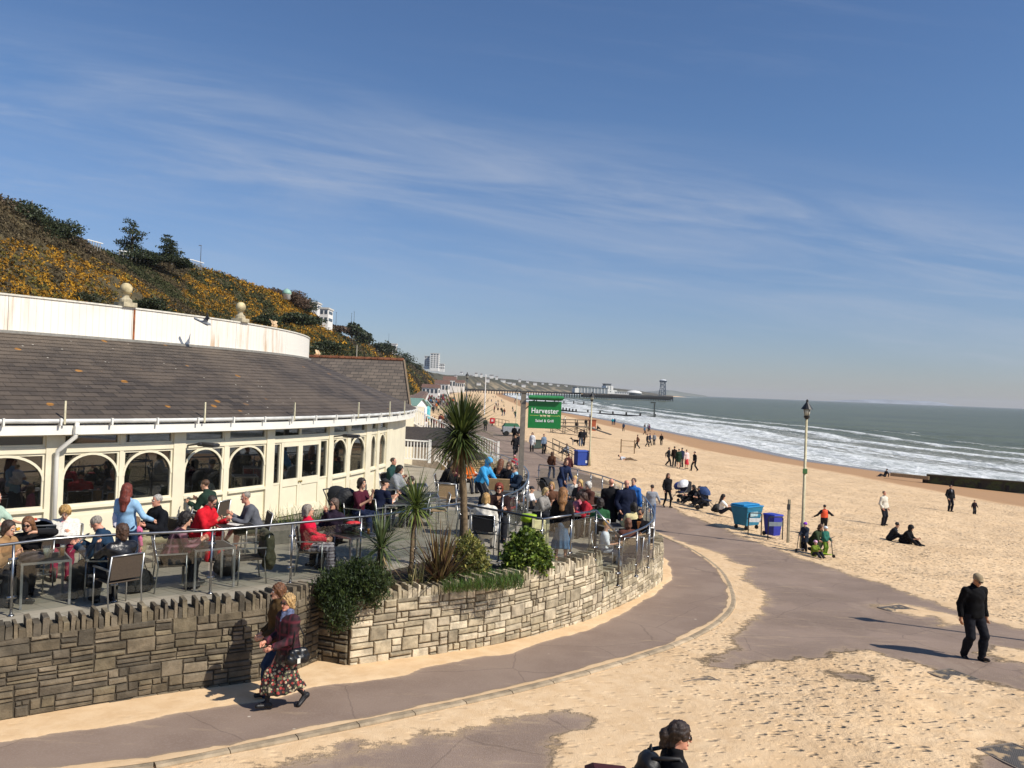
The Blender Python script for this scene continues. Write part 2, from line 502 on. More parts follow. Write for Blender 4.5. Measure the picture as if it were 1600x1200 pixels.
# ---- lines on the ground
WALL_PX = [(545, 1047), (600, 1040), (655, 1031), (725, 1022), (792, 1009), (862, 991), (910, 977), (960, 956), (1010, 930), (1035, 908)]
WALL = [G(*p) for p in WALL_PX]
WALL += [Vector((4.55, 25.2, 0)), Vector((4.75, 28.0, 0)), Vector((4.5, 31.0, 0)), Vector((3.7, 34.0, 0)), Vector((2.6, 36.4, 0))]
KERB_PX = [(150, 1212), (400, 1168), (640, 1118), (780, 1088), (900, 1058), (1000, 1028), (1080, 998), (1130, 965), (1142, 935), (1122, 893), (1080, 862), (1046, 846)]
KERB = [Vector((-12, 8.2, 0)), Vector((-8, 9.25, 0))] + [G(*p) for p in KERB_PX] + [Vector((4.9, 35.5, 0)), Vector((2.9, 41, 0)), Vector((0.4, 47, 0)), Vector((-2.3, 54, 0)), Vector((-5.0, 62, 0))]
WC = curve_pts([(p.x, p.y, 0) for p in WALL], .25)
KC = curve_pts([(p.x, p.y, 0) for p in KERB], .25)
def gp(lst): return [tuple(G(*p))[:2] for p in lst]
EDGE = [(XE(y) - .25 - .3 * math.sin(y * .9) * .5, y) for y in (22, 25, 28, 32, 37, 43, 50, 58, 70, 90, 120, 200)]
MAIN = gp([(1046, 841), (1092, 855), (1130, 870), (1163, 887), (1166, 907), (1186, 923), (1196, 942), (1182, 974), (1135, 1006), (1103, 1044), (1149, 1048), (1190, 1034),
   (1241, 1031), (1298, 1024), (1345, 1014), (1395, 1029), (1462, 1047), (1523, 1066), (1640, 1085), (1640, 1045), (1560, 1032), (1530, 1022), (1545, 1008), (1640, 1020), (1660, 1003)]) + \
  [(XE(20.5) - .5, 20.5)] + EDGE + [(-14, 200), (-9.5, 90), (-4.8, 62), (-2.1, 54), (.6, 47), (3.1, 41), (5.1, 35.5)]
PATCH1 = gp([(395, 1215), (480, 1190), (560, 1170), (640, 1152), (720, 1134), (800, 1117), (860, 1111), (902, 1113), (918, 1126), (888, 1148), (872, 1172), (885, 1215)])
PATCH2 = gp([(1288, 1050), (1320, 1052), (1362, 1062), (1345, 1068), (1312, 1066)])
PATCH3 = gp([(1535, 1188), (1560, 1168), (1600, 1160), (1660, 1160), (1660, 1215), (1545, 1215)])
HOLE1 = gp([(1372, 946), (1405, 945), (1450, 952), (1510, 972), (1500, 976), (1462, 976), (1455, 965), (1420, 962)])   # sand round the drain cover
def sand_mask(X, Y):
 wx = (fbm(X * .9, Y * .9, 4, 5) - .5) * .9; wy = (fbm(X * .9, Y * .9, 4, 9) - .5) * .9
 x2 = X + wx * .7; y2 = Y + wy * .7
 d = sdist(MAIN, x2, y2)
 for p in (PATCH1, PATCH2, PATCH3): d = np.maximum(d, sdist(p, x2, y2))
 d = np.minimum(d, -sdist(HOLE1, x2, y2))
 d = np.minimum(d, 3)
 return sstep(.42, -.32, d + (fbm(X * 4, Y * 3, 4, 3) - .5) * .5)
def sand_nodes(t, P, wet=None):
 big = t.noise(t.mapping(P, (1, 1, 1)), .35, 3)
 fine = t.noise(P, 3.2, 6, .65)
 c = t.mix(t.rng(fine, .3, .7), rgb('#dab98f'), rgb('#e8caa2'))
 c = t.mix(t.rng(big, .4, .7, 0, .35), c, rgb('#c8a67c'))
 grain = t.noise(P, 90, 2)
 c = t.mix(t.rng(grain, .55, .8, 0, .3), c, rgb('#a98a60'))
 return c
def scuff_bump(t, P, mask=None, strength=.9):
 "trodden sand: overlapping dents, longer across the view"
 w = t.noise(P, 1.7, 3, out='Color')
 P2 = t.mix(.16, P, w, 'ADD')
 v1 = t.voro(t.mapping(P2, (1.0, 2.1, 1), (0, 0, .35)), 2.6, rnd=1)
 v2 = t.voro(t.mapping(P2, (1.0, 1.6, 1), (0, 0, -.6), (3, 5, 1)), 4.7, rnd=1)
 d = t.math('ADD', t.rng(v1, .08, .30), t.math('MULTIPLY', t.rng(v2, .06, .3), .55))
 d = t.math('ADD', d, t.math('MULTIPLY', t.noise(P, 7, 6, .6), .6))
 if mask is not None: d = t.math('MULTIPLY', d, mask)
 return d
# ---- the promenade sheet
def rows(a, b, s0, g):
 y = [a]
 while y[-1] < b: y.append(y[-1] + max(s0, (y[-1]) * g))
 return np.array(y)
def promenade():
 ys = np.concatenate([np.arange(3.5, 46, .13), rows(46, 3450, .2, .012)])
 tx = np.concatenate([np.linspace(0, .45, 60), np.linspace(.45, 1, 190)[1:]])
 left = np.minimum(np.where(ys < 70, -14.0 - (ys > 40) * (ys - 40) * .5, XB(ys)), XB(ys) * 0 + 1e9)
 left = np.where(ys < 70, np.maximum(left, XB(ys)), left)
 Y = np.repeat(ys[:, None], len(tx), 1)
 X = left[:, None] + (XE(ys)[:, None] - left[:, None]) * tx[None, :]
 m = sand_mask(X, Y)
 far = sstep(120, 260, Y)
 m = m * (1 - far)
 rough = np.clip((fbm(X * .25, Y * .25, 3, 8) - .36) * 4, 0, 1)
 near_scuff = sstep(1.5, 7, X) * sstep(20, 15.5, Y)
 Z = gz(Y) + m * (.012 + .03 * fbm(X * .8, Y * .8, 3, 2))
 Z += m * near_scuff * .035 * (fbm(X * 2.4, Y * 3.3, 3, 4) - .5) * 2
 t = NT('promenade')
 P = t.new('NewGeometry').outputs['Position']
 s = t.attr('sand'); sc = t.attr('scuff')
 e = t.noise(P, 9, 6, .7); e2 = t.noise(t.mapping(P, (1, 3, 1), (0, 0, .5)), 2.2, 6, .7)
 f = t.math('ADD', s, t.math('MULTIPLY', t.math('SUBTRACT', e, .5), .9))
 f = t.math('ADD', f, t.math('MULTIPLY', t.math('SUBTRACT', e2, .5), 1.0))
 f = t.math('ADD', f, t.math('MULTIPLY', t.math('SUBTRACT', t.noise(P, 45, 3, .7), .5), .35))
 mask = t.rng(f, .40, .72)
 dust = t.rng(f, .0, .62, 0, .45)
 # tarmac, purplish and worn
 a = t.mix(t.rng(t.noise(P, .6, 4), .35, .65), rgb('#887566'), rgb('#958172'))
 a = t.mix(t.rng(t.noise(P, 38, 4, .7), .45, .75, 0, .55), a, rgb('#a89890'))
 a = t.mix(t.rng(t.noise(t.mapping(P, (1, .25, 1), (0, 0, .5)), 2.4, 5), .55, .75, 0, .4), a, rgb('#a3917f'))
 fleck = t.voro(P, 1.1); a = t.mix(t.rng(fleck, .02, .035, .7, 0), a, rgb('#d0c2ae'))
 ck = t.voro(t.mix(.25, P, t.noise(P, 1.2, 4, out='Color'), 'ADD'), .38, 'DISTANCE_TO_EDGE'); a = t.mix(t.rng(ck, .002, .007, .3, 0), a, rgb('#4f433c'))
 a = t.mix(t.rng(t.noise(t.mapping(P, (.5, 3.2, 1), (0, 0, .55)), 1.1, 6, .75), .56, .70, 0, .5), a, rgb('#bda688'))
 a = t.mix(t.rng(t.noise(P, .33, 2), .52, .545, 0, .16), a, rgb('#5f524b'))
 a = t.mix(dust, a, rgb('#c6ab88'))
 c = t.mix(mask, a, sand_nodes(t, P))
 t.base(c); t.rough(.9); t.b.inputs['Specular IOR Level'].default_value = .25
 scuffs = scuff_bump(t, P, t.math('MULTIPLY', mask, sc))
 h = t.math('ADD', scuffs, t.math('MULTIPLY', t.noise(P, 60, 3), .12))
 t.bump(h, .95, .085)
 scf = np.clip(near_scuff * (0.45 + 1.0 * rough) + .12 + .15 * rough, 0, 1.3)
 return tag(grid_mesh('promenade', X, Y, Z, t.m, smooth=True, attrs={'sand': m.ravel(), 'scuff': scf.ravel()}), None, None, kind='structure')
promenade()
def beach():
 ys = np.concatenate([rows(-6, 14, 1, 0), np.arange(14.5, 70, .28), rows(70, 3450, .3, .011)])
 tx = np.concatenate([np.linspace(0, .3, 110), np.linspace(.3, 1, 110)[1:], [1.05, 1.1, 1.2, 1.4]])
 Y = np.repeat(ys[:, None], len(tx), 1)
 X = XE(ys)[:, None] + (XS(ys) - XE(ys))[:, None] * tx[None, :]
 Z = beach_z(X, Y)
 tt = np.repeat(tx[None, :], len(ys), 0)
 dry = sstep(.88, .5, tt) * sstep(0, .02, tt)
 Z = Z + dry * ((fbm(X * .35, Y * .35, 3, 21) - .5) * .16 + (fbm(X * 1.5, Y * 1.9, 3, 25) - .5) * .09 * sstep(0, .05, tt))
 t = NT('beach_sand')
 P = t.new('NewGeometry').outputs['Position']
 w = t.attr('tide')
 wv = t.math('ADD', w, t.math('MULTIPLY', t.math('SUBTRACT', t.noise(t.mapping(P, (1, .3, 1)), .12, 4), .5), .1))
 damp = t.rng(wv, .66, .71)
 wet = t.rng(wv, .87, .95)
 c = sand_nodes(t, P)
 c = t.mix(damp, c, rgb('#b08a64'))
 c = t.mix(t.math('MULTIPLY', damp, t.rng(t.noise(t.mapping(P, (.4, .1, 1)), .8, 4), .5, .8, 0, .5)), c, rgb('#9d7f5f'))
 c = t.mix(wet, c, rgb('#837568'))
 t.base(c)
 t.rough(t.rng(wet, 0, 1, .92, .22)); t.b.inputs['Specular IOR Level'].default_value = .3
 keep = t.rng(damp, 0, 1, 1, .06)
 patch = t.rng(t.noise(P, .22, 3), .3, .62, .6, 1.25)
 t.bump(scuff_bump(t, P, t.math('MULTIPLY', keep, patch)), 1.0, .13)
 return tag(grid_mesh('beach', X, Y, Z, t.m, smooth=True, attrs={'tide': tt.ravel()}), None, None, kind='structure')
beach()
# ---- back ground under and behind the building (coarse sheet)
def back_ground():
 ys = np.concatenate([[-6, 0, 3.5, 20, 40, 55], np.arange(60, 72, 2)])
 X = np.stack([XB(ys) - 4, np.maximum(np.where(ys < 40, -13.6, -14.0 - (ys - 40) * .5), XB(ys)) + .3], 1)
 Y = np.repeat(ys[:, None], 2, 1)
 return tag(grid_mesh('ground', X, Y, gz(Y) - .03, M('#7d6f66', .9), smooth=False), None, None, kind='structure')
back_ground()
def near_ground():
 return tag(grid_mesh('ground', np.array([[-60, 16.], [-60, 13.]]), np.array([[-40, -40.], [3.6, 3.6]]), np.full((2, 2), .62), M('#d2b48a', .9)), None, None, kind='structure')
near_ground()
# ---- raised pavement between wall and kerb, kerb stones
def pavement():
 n = 420; k = 46
 def even(P, n):
  L = [0]
  for a, b in zip(P, P[1:]): L.append(L[-1] + (b - a).length)
  s = np.linspace(0, L[-1], n); x = np.interp(s, L, [p.x for p in P]); y = np.interp(s, L, [p.y for p in P])
  return np.stack([x, y], 1)
 inner = [Vector((-16, 9.9, 0)), Vector((-11, 10.7, 0)), Vector((-7, 11.5, 0))] + [Vector((p.x - .3, p.y + .3, 0)) for p in WC] + [Vector((0, 42, 0)), Vector((-3, 48, 0)), Vector((-6, 54, 0)), Vector((-9, 62, 0))]
 a = even(curve_pts([tuple(p) for p in inner[::6] + [inner[-1]]], .2), n);
 b = even(KC, n)
 # match both ends by proportion of length
 t = np.linspace(0, 1, k)[None, :, None]
 Pn = a[:, None, :] * (1 - t) + b[:, None, :] * t
 X = Pn[..., 0]; Y = Pn[..., 1]
 wl = gp([(-80, 1180), (0, 1168), (150, 1146), (300, 1118), (420, 1102), (500, 1080), (562, 1070), (625, 1060), (687, 1046), (725, 1036), (800, 1026), (837, 1010), (900, 995), (950, 975), (985, 955), (1020, 935), (1050, 905), (1042, 880)])
 far = [(5.3, 30), (5.0, 35), (3, 41), (.5, 47), (-2.2, 54)]
 ko = [(p.x - .05, p.y + .12) for p in KC[::8] if p.y < 54]
 poly = wl + far + ko[::-1]
 d = sdist(poly, X + (fbm(X * 1.3, Y * 1.3, 4, 31) - .5) * .25, Y + (fbm(X * 1.3, Y * 1.3, 4, 33) - .5) * .25)
 m = sstep(.1, -.1, d + (fbm(X * 3, Y * 3, 4, 35) - .5) * .1)
 Z = gz(Y) + .06 + m * .02
 tt = np.repeat(np.linspace(0, 1, k)[None, :], n, 0)
 t_ = NT('pavement')
 P = t_.new('NewGeometry').outputs['Position']
 s = t_.attr('sand'); e = t_.noise(P, 7, 6, .7)
 f = t_.math('ADD', s, t_.math('MULTIPLY', t_.math('SUBTRACT', e, .5), .5))
 mask = t_.rng(f, .42, .6); dust = t_.rng(f, 0, .6, 0, .35)
 A = t_.mix(t_.rng(t_.noise(P, .8, 4), .35, .65), rgb('#857264'), rgb('#917e6f'))
 A = t_.mix(t_.rng(t_.noise(P, 40, 4, .7), .45, .75, 0, .5), A, rgb('#a29289'))
 A = t_.mix(t_.rng(t_.voro(P, 1.3), .025, .045, .8, 0), A, rgb('#d4c8b6'))
 ck = t_.voro(t_.mix(.25, P, t_.noise(P, 1.2, 4, out='Color'), 'ADD'), .42, 'DISTANCE_TO_EDGE'); A = t_.mix(t_.rng(ck, .002, .007, .3, 0), A, rgb('#4f433c'))
 A = t_.mix(t_.rng(t_.noise(t_.mapping(P, (.6, 2.6, 1), (0, 0, .3)), 1.0, 6, .75), .56, .70, 0, .4), A, rgb('#bda688'))
 A = t_.mix(dust, A, rgb('#c0a684'))
 t_.base(t_.mix(mask, A, sand_nodes(t_, P))); t_.rough(.9); t_.b.inputs['Specular IOR Level'].default_value = .25
 t_.bump(t_.math('ADD', t_.math('MULTIPLY', scuff_bump(t_, P, mask), .25), t_.math('MULTIPLY', t_.noise(P, 60, 3), .15)), .6, .03)
 tag(grid_mesh('pavement', X, Y, Z, t_.m, smooth=True, attrs={'sand': m.ravel()}), None, None, kind='structure')
 # kerb: stones end to end
 mb = MB(); mb.col = rgb('#a8967c')
 KK = curve_pts([tuple(p) for p in KC[::4] + [KC[-1]]], .9)
 for p, q in zip(KK, KK[1:]):
  d = (q - p).normalized(); nrm = Vector((d.y, -d.x, 0))
  z0 = float(gz(p.y)); z1 = float(gz(q.y))
  v = R_.uniform(.8, 1.1); mb.col = tuple(c * v for c in rgb('#a8967c'))
  A_ = p + d * .006; B_ = q - d * .006
  vs = []
  for r, z in ((A_, z0), (B_, z1)):
   for o, h in ((-.02, -.05), (.12, -.05), (.12, .05), (.09, .072), (-.02, .075)):
    vs.append((r.x + nrm.x * o, r.y + nrm.y * o, z + h))
  mb.add(vs, [(4, 3, 2, 1, 0), (5, 6, 7, 8, 9)] + [(i, (i + 1) % 5, 5 + (i + 1) % 5, 5 + i) for i in range(5)])
 tag(mb.build('kerb', M_attr('kerb_stone', .9, .3, 4, .4)), None, None, kind='structure')
pavement()
# ---- sea
def sea():
 ys = np.concatenate([rows(-6, 40, 2, 0), rows(40, 260, .5, .0045), rows(261, 3450, .5, .02), [3700, 4200, 5000, 6500, 9000, 14000]])
 dx = np.concatenate([np.linspace(-9, 100, 230), 100 + np.cumsum(1.2 * 1.11 ** np.arange(66))])
 Y = np.repeat(ys[:, None], len(dx), 1)
 Xs = np.where(ys < 3450, XS(np.minimum(ys, 3450)), 740 + (ys - 3450) * .0)
 D = np.repeat(dx[None, :], len(ys), 0)
 X = Xs[:, None] + D
 X[:, -1] = 22000
 far_left = ys > 3450
 X[far_left] = np.interp(np.linspace(0, 1, len(dx)), [0, 1], [-9000, 22000])[None, :]
 W_ = fbm(Y * .012, D * .01, 3, 51) * 26
 ph = (D + W_ - 13) / 15.5
 frac = ph - np.floor(ph)
 crest = np.exp(-((frac - .5) / .17) ** 2) * (.35 + .65 * fbm(Y * .03, D * .05, 3, 53))
 env = sstep(-6, 12, D) * sstep(115, 45, D)
 Z = SEA_Z + .02 + crest * env * .55 + (fbm(X * .25, Y * .12, 4, 55) - .5) * .5 * sstep(4, 40, D) * sstep(900, 300, D)
 Z = np.where(D < 3, np.minimum(Z, SEA_Z + .12), Z)
 Z[far_left] = SEA_Z
 t = NT('sea_water')
 d = t.attr('off'); cr = t.attr('crest'); P = t.new('NewGeometry').outputs['Position']
 uv = t.new('CombineXYZ'); t.put(uv.inputs[0], d); t.put(uv.inputs[1], t.math('MULTIPLY', t.new('SeparateXYZ').outputs[1], 1.0))
 sp = [n for n in t.n if n.type == 'SEPXYZ'][0]; t.l.new(P, sp.inputs[0])
 lace = t.noise(t.mapping(uv.outputs[0], (.5, .14, 1)), 1.0, 9, .74, 1.8)
 lace2 = t.noise(t.mapping(uv.outputs[0], (.20, .022, 1), (0, 0, .05)), 1.0, 6, .6, .6)
 web = t.voro(t.mix(.5, uv.outputs[0], t.noise(P, .4, 4, out='Color'), 'ADD'), .55, 'DISTANCE_TO_EDGE')
 near = t.rng(d, 84, 8, 0, 1, False)
 a = t.math('ADD', t.math('MULTIPLY', lace, .55), t.math('MULTIPLY', lace2, .62))
 a = t.math('ADD', a, t.math('MULTIPLY', cr, .42))
 a = t.math('ADD', a, t.math('MULTIPLY', t.rng(web, 0, .12, 1, 0), .05))
 thr = t.math('SUBTRACT', .90, t.math('MULTIPLY', near, .45))
 foam = t.rng(t.math('SUBTRACT', a, thr), -.03, .13)
 foam = t.math('MULTIPLY', foam, t.rng(d, 95, 66, 0, 1, False))
 edge = t.rng(d, -8, -1, 0, 1)
 caps = t.noise(t.mapping(P, (.045, .12, 1)), 1.0, 5, .6, .4)
 capm = t.math('MULTIPLY', t.rng(caps, .735, .755), t.rng(d, 60, 90))
 foam = t.math('MAXIMUM', foam, t.math('MULTIPLY', capm, .75))
 wcol = t.mix(t.rng(d, 0, 70), rgb('#8a8472'), rgb('#5f613d'))
 wcol = t.mix(t.rng(t.noise(t.mapping(P, (.006, .03, 1)), 1, 5), .4, .65, 0, .6), wcol, rgb('#4b4b33'))
 wcol = t.mix(t.rng(d, 200, 3000, 0, .6), wcol, rgb('#575a39'))
 fc = t.mix(t.rng(t.noise(t.mapping(P, (1, .5, 1)), .9, 6, .75), .38, .62), rgb('#a9aeab'), rgb('#eceeec'))
 t.base(t.mix(foam, wcol, fc))
 t.rough(t.rng(foam, 0, 1, .25, .85))
 t.b.inputs['Specular IOR Level'].default_value = .06
 wv = t.math('ADD', t.noise(t.mapping(P, (.8, .5, 1)), 1.2, 7, .62), t.math('MULTIPLY', t.noise(t.mapping(P, (.16, .05, 1)), 1.0, 5), 2.2))
 t.bump(t.math('ADD', wv, t.math('MULTIPLY', foam, .3)), .9, .5)
 o = grid_mesh('sea', X, Y, Z, t.m, smooth=True, attrs={'off': np.where(far_left[:, None], 5000, D).ravel(), 'crest': (crest * env).ravel()})
 tag(o, None, None, kind='structure')
sea()
# ---- the cliff: terrain with mounds, then the growth on it
YMOUND = 700
def hill_z(u, y):
 "u: 0 at the foot, 1 at the edge of the plateau, up to 3 inland"
 uu = np.clip(u, 0, 1)
 prof = .12 * uu + .88 * (uu ** .85)
 prof = prof * (1 - .08 * np.sin(uu * math.pi))
 z0 = gz(y) - .3
 z = z0 + (ZT(y) - z0) * prof
 gully = (fbm(y * .03, u * 1.2, 3, 61) - .5)
 z = z + gully * 5.0 * np.sin(np.clip(u, 0, 1) * math.pi)
 return z + np.where(u > 1, (fbm(y * .02, u * 3, 3, 63) - .5) * 1.5, 0)
def mound(x, y):
 d, c = worley(x / 3.4, y / 3.4, 71); d2, c2 = worley(x / 1.5, y / 1.5, 75)
 return np.sqrt(np.clip(1 - (d / .95) ** 2, 0, 1)) * 2.3 + np.sqrt(np.clip(1 - (d2 / .95) ** 2, 0, 1)) * .6 - .5, c
def hx(u, y): return XB(y) + (XT(y) - XB(y)) * u
def hillside():
 ys = np.concatenate([rows(-40, 60, 3, 0), rows(61, 420, .6, .003), rows(421, 3450, 3, .012)])
 us = np.concatenate([np.linspace(-.02, 1.1, 90), [1.3, 2, 4, 8]])
 Yq = np.repeat(ys[:, None], len(us), 1); U = np.repeat(us[None, :], len(ys), 0)
 X = hx(U, Yq)
 Z = hill_z(U, Yq)
 m, c = mound(X, Yq)
 Z = Z + m * sstep(0, .06, U) * sstep(YMOUND, 300, Yq) * .8
 earth = (fbm(X * .06, Yq * .06, 3, 65))
 colr = np.zeros(X.shape + (3,)); colr[:] = rgb('#4d4530')
 g = fbm(X * .03, Yq * .012, 3, 67)[..., None]
 farc = np.array(rgb('#3b3e2f')) * (1 - g) + np.array(rgb('#544e42')) * g
 fm = sstep(350, 800, Yq)[..., None]
 colr = colr * (1 - fm) + farc * fm
 sc = (sstep(.55, .66, earth) * sstep(900, 1300, Yq) * sstep(1, .3, U))[..., None]
 colr = colr * (1 - sc) + np.array(rgb('#8a7c64')) * sc
 o = grid_mesh('hillside', X, Yq, Z, M_attr('hill_earth', .95, .35, .25, .5), col=colr.reshape(-1, 3))
 tag(o, None, None, kind='structure')
hillside()
PAL = {k: np.array(rgb(v)) for k, v in dict(y1='#bf8f28', y2='#9f7424', y3='#75682c', g1='#3b4024', g2='#474a2c', g3='#2b301c', g4='#565432', b1='#5e5139', b2='#4b4230', b3='#70634a').items()}
def leaf_quads(C, size, n, flat=.75, rs=NR):
 "n small random leaf faces round each centre; returns vertices and quads"
 N = len(C)
 ctr = np.repeat(C, n, 0) + rs.normal(size=(N * n, 3)) * np.repeat(size, n)[:, None] * np.array([.55, .55, .55 * flat])
 a = rs.normal(size=(N * n, 3)); a /= np.linalg.norm(a, axis=1)[:, None]
 b = rs.normal(size=(N * n, 3)); b -= a * (a * b).sum(1)[:, None]; b /= np.linalg.norm(b, axis=1)[:, None]
 s = (np.repeat(size, n) * rs.uniform(.22, .5, N * n))[:, None]
 V = np.stack([ctr - a * s, ctr - b * s * .55, ctr + a * s, ctr + b * s * .55], 1).reshape(-1, 3)
 F = np.arange(N * n * 4).reshape(-1, 4)
 return V, F
def growth():
 V = []; C = []
 for (y0, y1, cnt, size, n) in ((62, 110, 11000, .42, 11), (110, 170, 22000, .42, 10), (170, 260, 14000, .62, 8), (260, 420, 11000, 1.05, 7), (420, 800, 9000, 1.7, 6)):
  y = NR.uniform(y0, y1, cnt); u = NR.uniform(.0, 1.06, cnt)
  u = np.where((y > 150), NR.uniform(.0, 1.06, cnt), u)
  x = hx(u, y); m, c = mound(x, y)
  z = hill_z(u, y) + m * .8 * sstep(0, .06, u) + size * .25
  # what grows where
  q = .5 + (fbm(x * .05, y * .03, 3, 81) - .5) * 1.5 + .22 * (c - .5)
  r = np.clip(.62 * c + .38 * NR.uniform(0, 1, cnt), 0, .999)
  upper = sstep(.25, .6, u)
  yel = (q > (.56 - .06 * upper + .05 * (y > 420) + .14 * (u < .42) * (y < 150))) & (NR.uniform(0, 1, cnt) < .72) & ~((y < 127) & (u > .80))
  brown = (~yel) & (fbm(x * .05, y * .03, 3, 85) > .57)
  col = np.where(r[:, None] < .34, PAL['g1'], np.where(r[:, None] < .67, PAL['g2'], PAL['g3']))
  col = np.where((r[:, None] > .9), PAL['g4'], col)
  col = np.where(brown[:, None], np.where(r[:, None] < .4, PAL['b1'], np.where(r[:, None] < .75, PAL['b2'], PAL['b3'])), col)
  ycol = np.where(r[:, None] < .38, PAL['y1'], np.where(r[:, None] < .66, PAL['y2'], np.where(r[:, None] < .8, PAL['y3'], PAL['g4'])))
  col = np.where(yel[:, None], ycol, col)
  # clumps thinned at random in patches on the middle slope
  keep = NR.uniform(0, 1, cnt) < (1 - .85 * ((fbm(x * .08, y * .08, 2, 88) > .70) & (u > .15) & (u < .7)))
  P = np.stack([x, y, z], 1)[keep]; col = col[keep]
  v, f = leaf_quads(P, np.full(len(P), size) * NR.uniform(.7, 1.3, len(P)), n)
  cc = np.repeat(col, n * 4, 0) * np.repeat(NR.uniform(.78, 1.18, len(P) * n), 4)[:, None]
  V.append(v); C.append(cc)
 V = np.concatenate(V); C = np.concatenate(C)
 o = np_mesh('gorse', V, np.arange(len(V)).reshape(-1, 4), M_attr('gorse_leaves', .85, .15, 1.5, trans=.12), col=C)
 tag(o, 'yellow flowering gorse and brown scrub covering the cliff slope', 'gorse', kind='stuff')
growth()
# sandstone patches showing through the scrub
def rock(px, py, y, w, h, label):
 d = WY(px, py, y); mb = MB(); mb.col = rgb('#c9ad8a')
 pts = []
 for i in range(9):
  for j in range(7):
   a = -1.2 + 2.4 * i / 8; b = -1.1 + 2.2 * j / 6
   k = 1 + R_.uniform(-.18, .18)
   pts.append((d.x + w * .25 * math.cos(b) * k, d.y + w * .5 * math.sin(a) * k, d.z + h * .5 * math.sin(b) * k))
 fs = [(i * 7 + j, i * 7 + j + 1, (i + 1) * 7 + j + 1, (i + 1) * 7 + j) for i in range(8) for j in range(6)]
 mb.add(pts, fs); o = mb.build('sandstone_outcrop', M_attr('sandstone', .9, .4, 1.2, .6)); tag(o, label, 'rock', 'sandstone outcrops on the cliff')
rock(421, 507, 118, 3.2, 1.5, 'pale sandstone outcrop in the gorse right above the parapet end')
rock(490, 551, 105, 2.2, .8, 'small low sandstone outcrop just left of the orange ridge tiles')
# ---- far headlands across the bay
def headland(px_tops, y, name, colr, depth=600, label=None):
 n = 60; xs = []; zs = []
 pxs = np.linspace(px_tops[0][0], px_tops[-1][0], n); pys = np.interp(pxs, [p[0] for p in px_tops], [p[1] for p in px_tops])
 X = []; Y = []; Z = []
 for i, (a, b) in enumerate(zip(pxs, pys)):
  p = WY(a, b, y); zt = max(p.z, SEA_Z + .5) + R_.uniform(-1.5, 1.5) * (0 < i < n - 1)
  prof = [(-.5, SEA_Z - 2), (-.42, (zt - SEA_Z) * .45 + SEA_Z), (-.3, (zt - SEA_Z) * .8 + SEA_Z), (0, zt), (.5, zt * .9), (1, SEA_Z)]
  X.append([p.x for _ in prof]); Y.append([y + q[0] * depth for q in prof]); Z.append([q[1] for q in prof])
 o = grid_mesh(name, np.array(X), np.array(Y), np.array(Z), M(colr, .95, var=.3, scale=.004)); tag(o, None, None, kind='structure')
headland([(1008, 616.5), (1013, 612), (1028, 610.8), (1040, 609.3), (1053, 610.2), (1070, 613.4), (1087, 616), (1096, 617.4)], 8500, 'hills', '#6f7264')
headland([(1290, 627.8), (1340, 624.6), (1380, 624), (1420, 626), (1452, 627), (1466, 628.6), (1474, 631), (1480, 633)], 12500, 'hills', '#8b929a')  # distance haze worked into the blue-grey hill colour
